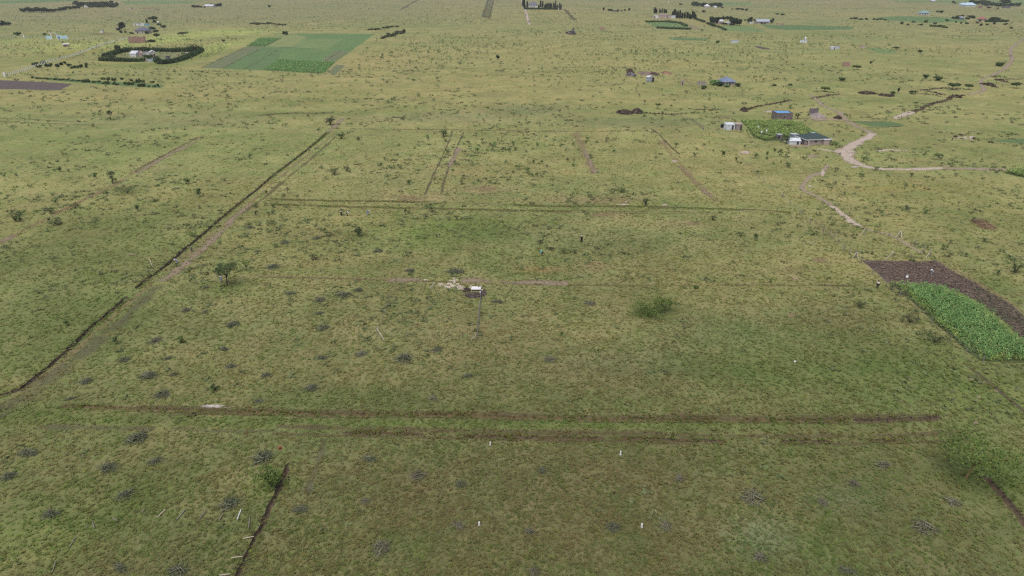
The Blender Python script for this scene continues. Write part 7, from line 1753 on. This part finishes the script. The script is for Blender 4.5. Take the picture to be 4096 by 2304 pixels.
def maize_template(seed, leaves=9, h=1.6, wide=0.09):
    rng = np.random.default_rng(seed)
    V, F, C = [], [], []
    for k in range(leaves):
        a = rng.random() * 6.283; z = h * (0.15 + 0.7 * k / leaves); L = rng.uniform(0.5, 0.8) * h / 1.6
        d = np.array([math.cos(a), math.sin(a), 0]); s = np.array([-d[1], d[0], 0]) * wide
        p0 = np.array([0, 0, z]); p1 = p0 + d * L * 0.5 + np.array([0, 0, L * 0.42]); p2 = p0 + d * L + np.array([0, 0, L * 0.12])
        b = len(V)
        V += [p0 - s * 0.5, p0 + s * 0.5, p1 + s, p1 - s, p2]
        F += [(b, b + 1, b + 2), (b, b + 2, b + 3), (b + 3, b + 2, b + 4)]
        c = np.array(PAL['maize'][rng.integers(0, 4)]) * rng.uniform(0.85, 1.25)
        C += [c] * 5
    b = len(V)
    V += [np.array([-0.03, 0, 0]), np.array([0.03, 0, 0]), np.array([0, 0, h * 1.05])]; F.append((b, b + 1, b + 2)); C += [np.array((0.16, 0.21, 0.07))] * 3
    return np.array(V), np.array(F), np.array(C)
LEAFM = leafy('maize leaf', skyward=0.6)
MZ = [maize_template(i, 10, 1.5, 0.075) for i in range(5)]
x, y = in_field(MAIZE_NEAR, 0.60, 0.09)
edge = fbm(x, y, 6, 3, 5)
s = np.clip(0.62 + 0.7 * edge, 0.6, 1.2)
PM = np.array([gp(*p) for p in MAIZE_NEAR])
dm = np.full(len(x), 9.0)                                     # yellower, stunted plants along the rim
for a_, b_ in zip(PM, np.roll(PM, -1, 0)):
    d_ = b_ - a_; t_ = np.clip(((x - a_[0]) * d_[0] + (y - a_[1]) * d_[1]) / (d_ @ d_), 0, 1)
    dm = np.minimum(dm, np.hypot(x - a_[0] - t_ * d_[0], y - a_[1] - t_ * d_[1]))
rim = (dm < 0.7 + 1.2 * fbm(x, y, 4, 2, 8)) & (RNG.random(len(x)) < 0.8)
s = np.where(rim, s * 0.72, s)
gap = (RNG.random(len(x)) < 0.06) | (rim & (RNG.random(len(x)) < 0.18))
ma, mb_ = ~rim & ~gap, rim & ~gap
realise(MZ, x[ma], y[ma], s[ma] * 1.0, s[ma], LEAFM, 'maize_crop', 'bright green maize crop standing beside the ploughed plot', 'maize')
MZY = [(V_, F_2, C_ * np.array([1.35, 1.12, 0.95])) for V_, F_2, C_ in MZ]
realise(MZY, x[mb_], y[mb_], s[mb_], s[mb_], LEAFM, 'maize_crop', 'yellowing stunted maize along the rim of the bright crop', 'maize')
MZF = [(V_, F_2, C_ * np.array([1.3, 1.1, 0.95])) for V_, F_2, C_ in (maize_template(20 + i, 6, 1.5, 0.13) for i in range(4))]
x, y = in_field([(2966, 482), (3100, 483), (3166, 486), (3213, 501), (3270, 540), (3222, 543), (3150, 548), (3100, 553), (3060, 563), (3012, 544)], 0.85, 0.16)
m = (fbm(x, y, 5, 3, 9) > 0.34)
realise(MZF, x[m], y[m], np.full(m.sum(), 1.1), RNG.uniform(0.5, 0.9, m.sum()), LEAFM, 'maize_crop', 'patchy green maize garden between the farm buildings', 'maize')
x, y = in_field([(4015, 690), (4060, 681), (4150, 677), (4150, 718), (4070, 704)], 0.8, 0.15)
realise(MZF, x, y, np.full(len(x), 1.1), RNG.uniform(0.7, 1.1, len(x)), LEAF, 'maize_crop', 'dark green maize corner at the right edge below the road', 'maize')
MZS = [maize_template(30 + i, 4, 1.1, 0.22) for i in range(4)]
x, y = in_field(F_([(810, 903), (1015, 768), (1525, 797), (1375, 938)]), 1.25, 0.3)
realise(MZS, x, y, np.full(len(x), 1.4), RNG.uniform(0.7, 1.2, len(x)), LEAF, 'maize_crop', 'maize strip at the near edge of the big far garden', 'maize')
x, y = in_field(F_([(1400, 938), (1548, 798), (1740, 799), (1588, 942)]), 1.25, 0.3)
realise(MZS, x, y, np.full(len(x), 1.4), RNG.uniform(0.7, 1.2, len(x)), LEAF, 'maize_crop', 'maize corner at the near right of the big far garden', 'maize')
x, y = in_field(F_([(605, 596), (840, 598), (1045, 492), (765, 494)]), 1.8, 0.4)
realise(MZS, x, y, np.full(len(x), 1.6), RNG.uniform(0.8, 1.4, len(x)), LEAF, 'maize_crop', 'tall blue-green crop at the upper left of the big far garden', 'maize')
PL = [(3448, 1043), (3560, 1045), (3742, 1044), (3790, 1075), (3900, 1132), (3990, 1187), (4096, 1264), (4140, 1300), (4140, 1398), (4096, 1360), (3980, 1258), (3850, 1173), (3780, 1156), (3650, 1143), (3572, 1135), (3502, 1085)]
x, y = in_field(PL, 0.36, 0.16)
v_, f_, c_ = clod_arrays(np.c_[x, y, np.full(len(x), 0.03)], RNG.uniform(0.06, 0.20, len(x)), pick_cols([(0.070, 0.054, 0.048), (0.105, 0.080, 0.066), (0.048, 0.038, 0.036), (0.165, 0.120, 0.090)], len(x), 0.3))
tag(link('soil_clods', np_mesh('soil_clods', v_, f_, c_), CLODM), 'clods turned up on the dark ploughed plot', 'soil', None, 'stuff')
x, y = in_field(PL, 0.5, 0.3)
m = fbm(x, y, 7, 3, 17) > 0.42
sv, sf, sc_ = stick_arrays(int(m.sum()), 1, 1, 0.1, 0.5, 1.3, 0.03, [(0.36, 0.265, 0.19), (0.28, 0.20, 0.145), (0.46, 0.36, 0.27)], 0.08)
sv = sv.reshape(-1, 9, 3); sv = sv - sv.mean(1, keepdims=True) * np.array([1, 1, 0]) + np.stack([x[m], y[m], np.full(m.sum(), 0.06)], 1)[:, None]
tag(link('maize_stubble', np_mesh('maize_stubble', sv.reshape(-1, 3), sf, sc_), CLODM), 'pale dry stalks strewn on the ploughed plot', 'stubble', None, 'stuff')

# ================================================================== PEOPLE AND CATTLE
SKIN = plain('dark skin', (0.085, 0.050, 0.034), (0.070, 0.040, 0.028))
def cloth(n, c): return plain(n, c, tuple(k * 0.8 for k in c), 6.0)

def skin_mesh(name, chains, mat, parent=None, loc=None, rz=None, root=0, sub=1):
    """chains: lists of (x, y, z, radius); points met twice are joined"""
    key, V, R, E = {}, [], [], []
    for ch in chains:
        prev = None
        for (x, y, z, r) in ch:
            k = (round(x, 4), round(y, 4), round(z, 4))
            if k not in key:
                key[k] = len(V); V.append((x, y, z)); R.append(r)
            i = key[k]
            if prev is not None and prev != i: E.append((prev, i))
            prev = i
    me = bpy.data.meshes.new(name); me.from_pydata(V, E, []); me.update()
    o = link(name, me, mat, parent, loc, rz)
    md = o.modifiers.new('skin', 'SKIN'); md.use_smooth_shade = True
    lay = me.skin_vertices[0].data
    for i, r in enumerate(R):
        lay[i].radius = (r, r); lay[i].use_root = (i == root)
    if sub:
        s = o.modifiers.new('smooth', 'SUBSURF'); s.levels = sub; s.render_levels = sub
    return o

def person(label, u, v, yaw, pose, top, legs, hat=None, hair=(0.01, 0.008, 0.007), skirt=False):
    if pose == 'stand':
        pel, ch, nk, hd = (0, 0, 0.95), (0, 0.02, 1.30), (0, 0.01, 1.46), (0, 0.03, 1.58)
        hands = [(-0.26, 0.12, 0.82), (0.26, 0.10, 0.82)]; elb = [(-0.27, -0.02, 1.08), (0.27, -0.02, 1.08)]
        kn = [(-0.10, 0.03, 0.50), (0.11, 0.06, 0.50)]; ft = [(-0.11, -0.02, 0.07), (0.13, 0.02, 0.07)]
    elif pose == 'walk':
        pel, ch, nk, hd = (0, 0, 0.93), (0, 0.08, 1.27), (0, 0.10, 1.43), (0, 0.14, 1.55)
        hands = [(-0.25, 0.28, 0.92), (0.27, -0.10, 0.84)]; elb = [(-0.26, 0.05, 1.04), (0.28, -0.05, 1.06)]
        kn = [(-0.10, 0.20, 0.52), (0.10, 0.00, 0.48)]; ft = [(-0.10, 0.22, 0.07), (0.10, -0.26, 0.10)]
    else:                                                   # bent over, working with both hands
        pel, ch, nk, hd = (0, -0.10, 0.90), (0, 0.24, 1.08), (0, 0.37, 1.10), (0, 0.48, 1.08)
        hands = [(-0.10, 0.52, 0.52), (0.12, 0.55, 0.50)]; elb = [(-0.24, 0.40, 0.78), (0.25, 0.42, 0.76)]
        kn = [(-0.11, 0.02, 0.48), (0.12, 0.06, 0.48)]; ft = [(-0.12, -0.12, 0.07), (0.14, 0.02, 0.07)]
    mid = tuple((a + b) / 2 for a, b in zip(pel, ch))
    C = [[(*pel, 0.135), (*mid, 0.125), (*ch, 0.15), (*nk, 0.06), (*hd, 0.085), (hd[0], hd[1] + 0.01, hd[2] + 0.10, 0.075)]]
    SH, TR = [[(*pel, 0.15), (*mid, 0.145), (*ch, 0.17)]], []
    for i, sgn in ((0, -1), (1, 1)):
        sh = (sgn * 0.19, ch[1], ch[2] + 0.06)
        h = hands[i]; e = elb[i]
        C.append([(*ch, 0.15), (*sh, 0.065), (*e, 0.045), (*h, 0.032)])
        dx, dy, dz = (h[0] - e[0]), (h[1] - e[1]), (h[2] - e[2]); L = math.sqrt(dx * dx + dy * dy + dz * dz)
        dx, dy, dz = dx / L, dy / L, dz / L
        pm = (h[0] + dx * 0.08, h[1] + dy * 0.08, h[2] + dz * 0.08)
        C.append([(*h, 0.032), (*pm, 0.03)])
        for q, (fo, fl) in enumerate(((-0.03, 0.075), (-0.01, 0.09), (0.01, 0.085), (0.03, 0.065))):
            k = (pm[0] + dx * fl * 0.6, pm[1] + fo + dy * fl * 0.6, pm[2] + dz * fl * 0.6)
            C.append([(*pm, 0.03), (*k, 0.010), (k[0] + dx * fl * 0.35 - sgn * 0.012, k[1] + dy * fl * 0.35, k[2] + dz * fl * 0.35, 0.008)])
        C.append([(*h, 0.032), (h[0] - sgn * 0.03 + dx * 0.03, h[1] + 0.035, h[2] + dz * 0.04, 0.011), (h[0] - sgn * 0.045 + dx * 0.06, h[1] + 0.05, h[2] + dz * 0.07, 0.009)])
        hp = (sgn * 0.10, pel[1], pel[2] - 0.06)
        k, f = kn[i], ft[i]
        C.append([(*pel, 0.135), (*hp, 0.10), (*k, 0.065), (*f, 0.045), (f[0], f[1] + 0.13, f[2] - 0.02, 0.04)])
        SH.append([(*ch, 0.17), (*sh, 0.085), (sh[0] + (e[0] - sh[0]) * 0.9, sh[1] + (e[1] - sh[1]) * 0.9, sh[2] + (e[2] - sh[2]) * 0.9, 0.065)])
        TR.append([(*pel, 0.155), (*hp, 0.12), (*k, 0.085 if not skirt else 0.13), (f[0], f[1], f[2] + 0.06, 0.068 if not skirt else 0.10)])
    o = skin_mesh('person', C, SKIN, None, (*gp(u, v), 0), yaw)
    tag(o, label, 'person')
    skin_mesh('shirt', SH, top, o); skin_mesh('trousers', TR, legs, o)
    hz = hd[2] + 0.02
    hm = MB()
    for z, r in ((hz - 0.02, 0.108), (hz + 0.05, 0.118), (hz + 0.11, 0.10), (hz + 0.15, 0.05)):
        b = len(hm.v)
        hm.v += [(hd[0] + math.cos(6.283 * k / 10) * r, hd[1] - 0.01 + math.sin(6.283 * k / 10) * r, z) for k in range(10)]
        if b: hm.f += [(b - 10 + k, b - 10 + (k + 1) % 10, b + (k + 1) % 10, b + k) for k in range(10)]
    hm.f.append(tuple(range(len(hm.v) - 10, len(hm.v))))
    hm.build('cap' if hat else 'hair', hat or cloth('black hair', hair), o, smooth=True)
    if hat:
        MB().box(hd[0] - 0.09, hd[0] + 0.09, hd[1] + 0.09, hd[1] + 0.22, hz + 0.03, hz + 0.05).build('cap_brim', hat, o)
    return o
CW, CB, CBL = cloth('white cotton', (0.72, 0.72, 0.70)), cloth('black cloth', (0.018, 0.018, 0.022)), cloth('blue cloth', (0.06, 0.16, 0.48))
CT, CG, CP = cloth('turquoise cloth', (0.12, 0.68, 0.66)), cloth('pale grey cloth', (0.42, 0.42, 0.46)), cloth('pink-white cloth', (0.74, 0.60, 0.55))
person('person standing in pale top and black trousers below the double ditch', 1366, 864, 0.8, 'stand', CP, CB)
person('person bending in white shirt and black trousers below the double ditch', 1389, 864, -1.2, 'bend', CW, CB)
person('person bending in blue clothes and white cap below the double ditch', 1470, 862, -1.3, 'bend', CBL, CG, CW)
person('person all in black with a white cap in the middle plot', 2326, 970, -0.4, 'stand', CB, CB, CW, skirt=True)
person('person bending in bright turquoise in the middle plot', 2168, 1024, 1.3, 'bend', CT, cloth('dark brown cloth', (0.06, 0.035, 0.03)))
person('person in white and orange top walking left of the bright maize', 3508, 1154, -0.5, 'walk', CP, CB)
person('person in pale grey with white cap bending over the long trench', 710, 1058, 1.4, 'bend', CG, CG, CW)
person('person in pale green standing beside the trench, upper one', 769, 1008, 2.6, 'stand', cloth('pale green cloth', (0.26, 0.34, 0.20)), cloth('grey brown cloth', (0.20, 0.17, 0.14)))
person('person in white leaning at the trunk of the flat-topped acacia', 886, 1129, 0.4, 'stand', CW, cloth('grey blue cloth', (0.30, 0.36, 0.40)))
person('person in white on the ploughed plot', 3725, 1100, 0.6, 'bend', CW, CG)
person('person crouched over dark clothes left of the ditch ends', 1024, 862, -1.0, 'bend', cloth('dark brown cloth', (0.06, 0.035, 0.03)), CB)
person('person with reddish top inside the hedged homestead', 714, 226, 0.0, 'stand', cloth('red cloth', (0.35, 0.06, 0.05)), CB)

def cow(label, u, v, yaw, coat, group):
    C = [[(0, -0.75, 1.05, 0.20), (0, -0.35, 1.02, 0.30), (0, 0.15, 1.00, 0.31), (0, 0.55, 1.08, 0.25), (0, 0.85, 1.20, 0.15), (0, 1.08, 1.22, 0.13), (0, 1.32, 1.08, 0.085)]]
    for sx_ in (-0.17, 0.17):
        C.append([(0, 0.55, 1.08, 0.25), (sx_, 0.50, 0.75, 0.10), (sx_, 0.52, 0.42, 0.055), (sx_, 0.50, 0.05, 0.05)])
        C.append([(0, -0.75, 1.05, 0.20), (sx_, -0.66, 0.78, 0.12), (sx_, -0.80, 0.45, 0.06), (sx_, -0.76, 0.05, 0.05)])
        C.append([(0, 1.08, 1.22, 0.13), (sx_ * 1.2, 1.04, 1.30, 0.03)])
    C.append([(0, -0.75, 1.05, 0.20), (0, -0.98, 1.0, 0.03), (0, -1.02, 0.5, 0.025)])
    o = skin_mesh('cow', C, coat, None, (*gp(u, v), 0), yaw)
    tag(o, label, 'cow', group)
CWB = cloth('red-brown hide', (0.14, 0.05, 0.025)); CWK = cloth('black hide', (0.025, 0.02, 0.02)); CWW = cloth('white hide', (0.6, 0.57, 0.54))
cow('red-brown cow grazing below the thicket, left of two', 1649, 178, 1.6, CWB, 'cows grazing')
cow('red-brown cow grazing below the thicket, right of two', 1666, 178, 1.4, CWB, 'cows grazing')
cow('black cow in the hedged homestead yard, left one', 729, 220, 1.2, CWK, 'cows in the homestead')
cow('black cow in the hedged homestead yard, middle one', 740, 219, 1.8, CWK, 'cows in the homestead')
cow('white cow in the right corner of the hedged homestead yard', 748, 216, 1.5, CWW, 'cows in the homestead')

# ================================================================== GRASS
NT = 150000
x, y, r = scatter(NT, 46, 340, 43)
xb, yb, rb = scatter(66000, 46, 112, 53)
side_ = np.abs(np.degrees(np.arctan2(xb, yb))) > 43
x, y, r = np.r_[x, xb[side_]], np.r_[y, yb[side_]], np.r_[r, rb[side_]]
NT = len(x)
g = open_ground(x, y)
keepm = (RNG.random(NT) < g) & (RNG.random(NT) < np.clip((300 - r) / 170, 0, 1)) & (RNG.random(NT) < 0.35 + 1.1 * fbm(x, y, 2.5, 2, 41))
x, y, r = x[keepm], y[keepm], r[keepm]
g = g[keepm]
lx, ly = [], []                                              # rank grass leaning over the lips of the trenches
for (nm_, lb_, P_, N_, L_, R_, hw_, dp_, mt_) in trench_jobs:
    if np.hypot(*P_[0]) > 330 and np.hypot(*P_[-1]) > 330: continue
    k_ = int(len(P_) * (1.6 if mt_ is BLACKSOIL else 3.5))
    i_ = RNG.integers(0, len(P_), k_)
    clump = fbm(i_ * 0.55, np.zeros(k_), 3.0, 2, 23)
    o_ = np.where(RNG.random(k_) < 0.5, 1.0, -1.0) * hw_ * RNG.uniform(0.9, 2.0, k_)
    m_ = RNG.random(k_) < np.clip((clump - 0.3) * 3, 0.1, 1)
    q_ = P_[i_] + N_[i_] * o_[:, None]
    lx.append(q_[m_, 0]); ly.append(q_[m_, 1])
lx, ly = np.concatenate(lx), np.concatenate(ly)
lip = np.r_[np.zeros(len(x), bool), np.ones(len(lx), bool)]
x, y = np.r_[x, lx], np.r_[y, ly]; r = np.hypot(x, y); g = np.r_[g, np.ones(len(lx))]
n = len(x)
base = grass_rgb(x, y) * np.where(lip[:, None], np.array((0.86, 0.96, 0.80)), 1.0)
q = fbm(x, y, 3.2, 3, 55)
tint = np.array([(1.00, 1.00, 1.00), (0.82, 1.04, 0.72), (1.22, 1.12, 1.05), (0.82, 0.86, 0.72), (1.06, 0.95, 0.88), (0.96, 1.04, 1.0), (0.92, 1.10, 0.66)])
kk = RNG.integers(0, 7, n)
kk = np.where(q > 0.60, np.where(RNG.random(n) < 0.6, 1, kk), np.where(q < 0.40, np.where(RNG.random(n) < 0.5, 4, kk), kk))
tc = base * np.where((g < 0.9)[:, None], np.array((0.88, 0.74, 0.62)), 1.0) * tint[kk] * RNG.uniform(0.86, 1.16, (n, 1)) * 1.05
NBL = 6
hgt_ = RNG.uniform(0.07, 0.20, n) * np.where(lip, 1.25, 1.0) * (0.8 + 0.5 * fbm(x, y, 8, 2, 77)) * (1 + (r - 60) / 500)
wid = RNG.uniform(0.045, 0.085, n) * (0.8 + r / 160)
rad = RNG.uniform(0.10, 0.26, n) * (0.85 + r / 260)
a = (np.arange(NBL)[None] * (6.283 / NBL) + RNG.random((n, 1)) * 6.283 + RNG.normal(size=(n, NBL)) * 0.5)
d = np.stack([np.cos(a), np.sin(a)], -1)
s_ = np.stack([-d[..., 1], d[..., 0]], -1)
c0 = np.stack([x, y], 1)[:, None, :]
ro = rad[:, None, None] * RNG.uniform(0.1, 0.5, (n, NBL, 1)); re = rad[:, None, None] * RNG.uniform(0.7, 1.5, (n, NBL, 1))
p0 = c0 + d * ro - s_ * wid[:, None, None]; p1 = c0 + d * ro + s_ * wid[:, None, None]; p2 = c0 + d * re
z2 = hgt_[:, None] * RNG.uniform(0.5, 1.2, (n, NBL))
V = np.zeros((n, NBL, 3, 3), np.float32)
V[:, :, 0, :2] = p0; V[:, :, 1, :2] = p1; V[:, :, 2, :2] = p2; V[:, :, 2, 2] = z2
C = np.repeat((tc[:, None, :] * RNG.uniform(0.88, 1.12, (n, NBL, 1)))[:, :, None, :], 3, 2)
print('tufts', n, 'tris', n * NBL)
tag(link('grass', np_mesh('grass', V.reshape(-1, 3), np.arange(n * NBL * 3).reshape(-1, 3), C.reshape(-1, 3)), leafy('grass blade', rough=0.9, skyward=0.85)), 'short tufted grass covering the nearer plots', 'grass', None, 'stuff')

# weeds and herbs standing darker and taller in the grass, in drifts
x, y, r = scatter(60000, 60, 520, 44)
w = np.clip((fbm(x * 0.6, y, 14, 4, 131) - 0.46) * 3, 0.06, 0.7) * np.clip((fbm(x, y, 60, 2, 137) - 0.30) * 3, 0.15, 1)
keepm = (RNG.random(len(x)) < w * np.clip((r - 70) / 150, 0.03, 0.6)) & (open_ground(x, y) > 0.5) & (y > 52)
x, y, r = x[keepm], y[keepm], r[keepm]
HERB = []
for i in range(5):
    rng = np.random.default_rng(700 + i)
    k = 9
    P = np.c_[rng.normal(size=(k, 2)) * 0.26, np.abs(rng.normal(size=k)) * 0.10 + 0.04]
    V_, F_2, C_ = leaf_arrays(P, rng.uniform(0.20, 0.40, k), pick_cols([(0.175, 0.225, 0.085), (0.200, 0.240, 0.100), (0.155, 0.195, 0.082), (0.220, 0.230, 0.110)], k, 0.15, rng), 0.55, rng=rng)
    V_[:, 2] = np.maximum(V_[:, 2], 0.01)
    HERB.append((V_, F_2, C_))
sh = RNG.uniform(0.7, 1.5, len(x)) * (0.8 + r / 500)
realise(HERB, x, y, sh, sh, leafy('herb leaf', rough=0.9, skyward=0.85), 'weeds', 'darker weeds and herbs standing in drifts in the grass', 'weeds')
print('herbs', len(x))

# ================================================================== AIR
HAZE = True
if HAZE:
    hz = MB().box(-6000, 6000, -400, 9000, -3.0, 70.0).build('haze', None)
    m = bpy.data.materials.new('haze'); m.use_nodes = True
    nt = m.node_tree; nt.nodes.clear()
    out = nt.nodes.new('ShaderNodeOutputMaterial'); pv = nt.nodes.new('ShaderNodeVolumePrincipled')
    pv.inputs['Color'].default_value = (0.95, 0.93, 0.88, 1)
    pv.inputs['Density'].default_value = 0.00010
    pv.inputs['Anisotropy'].default_value = 0.2
    nt.links.new(pv.outputs[0], out.inputs['Volume'])
    hz.data.materials.clear(); hz.data.materials.append(m)
    tag(hz, 'thin pale haze over the far plain', 'haze', None, 'stuff')
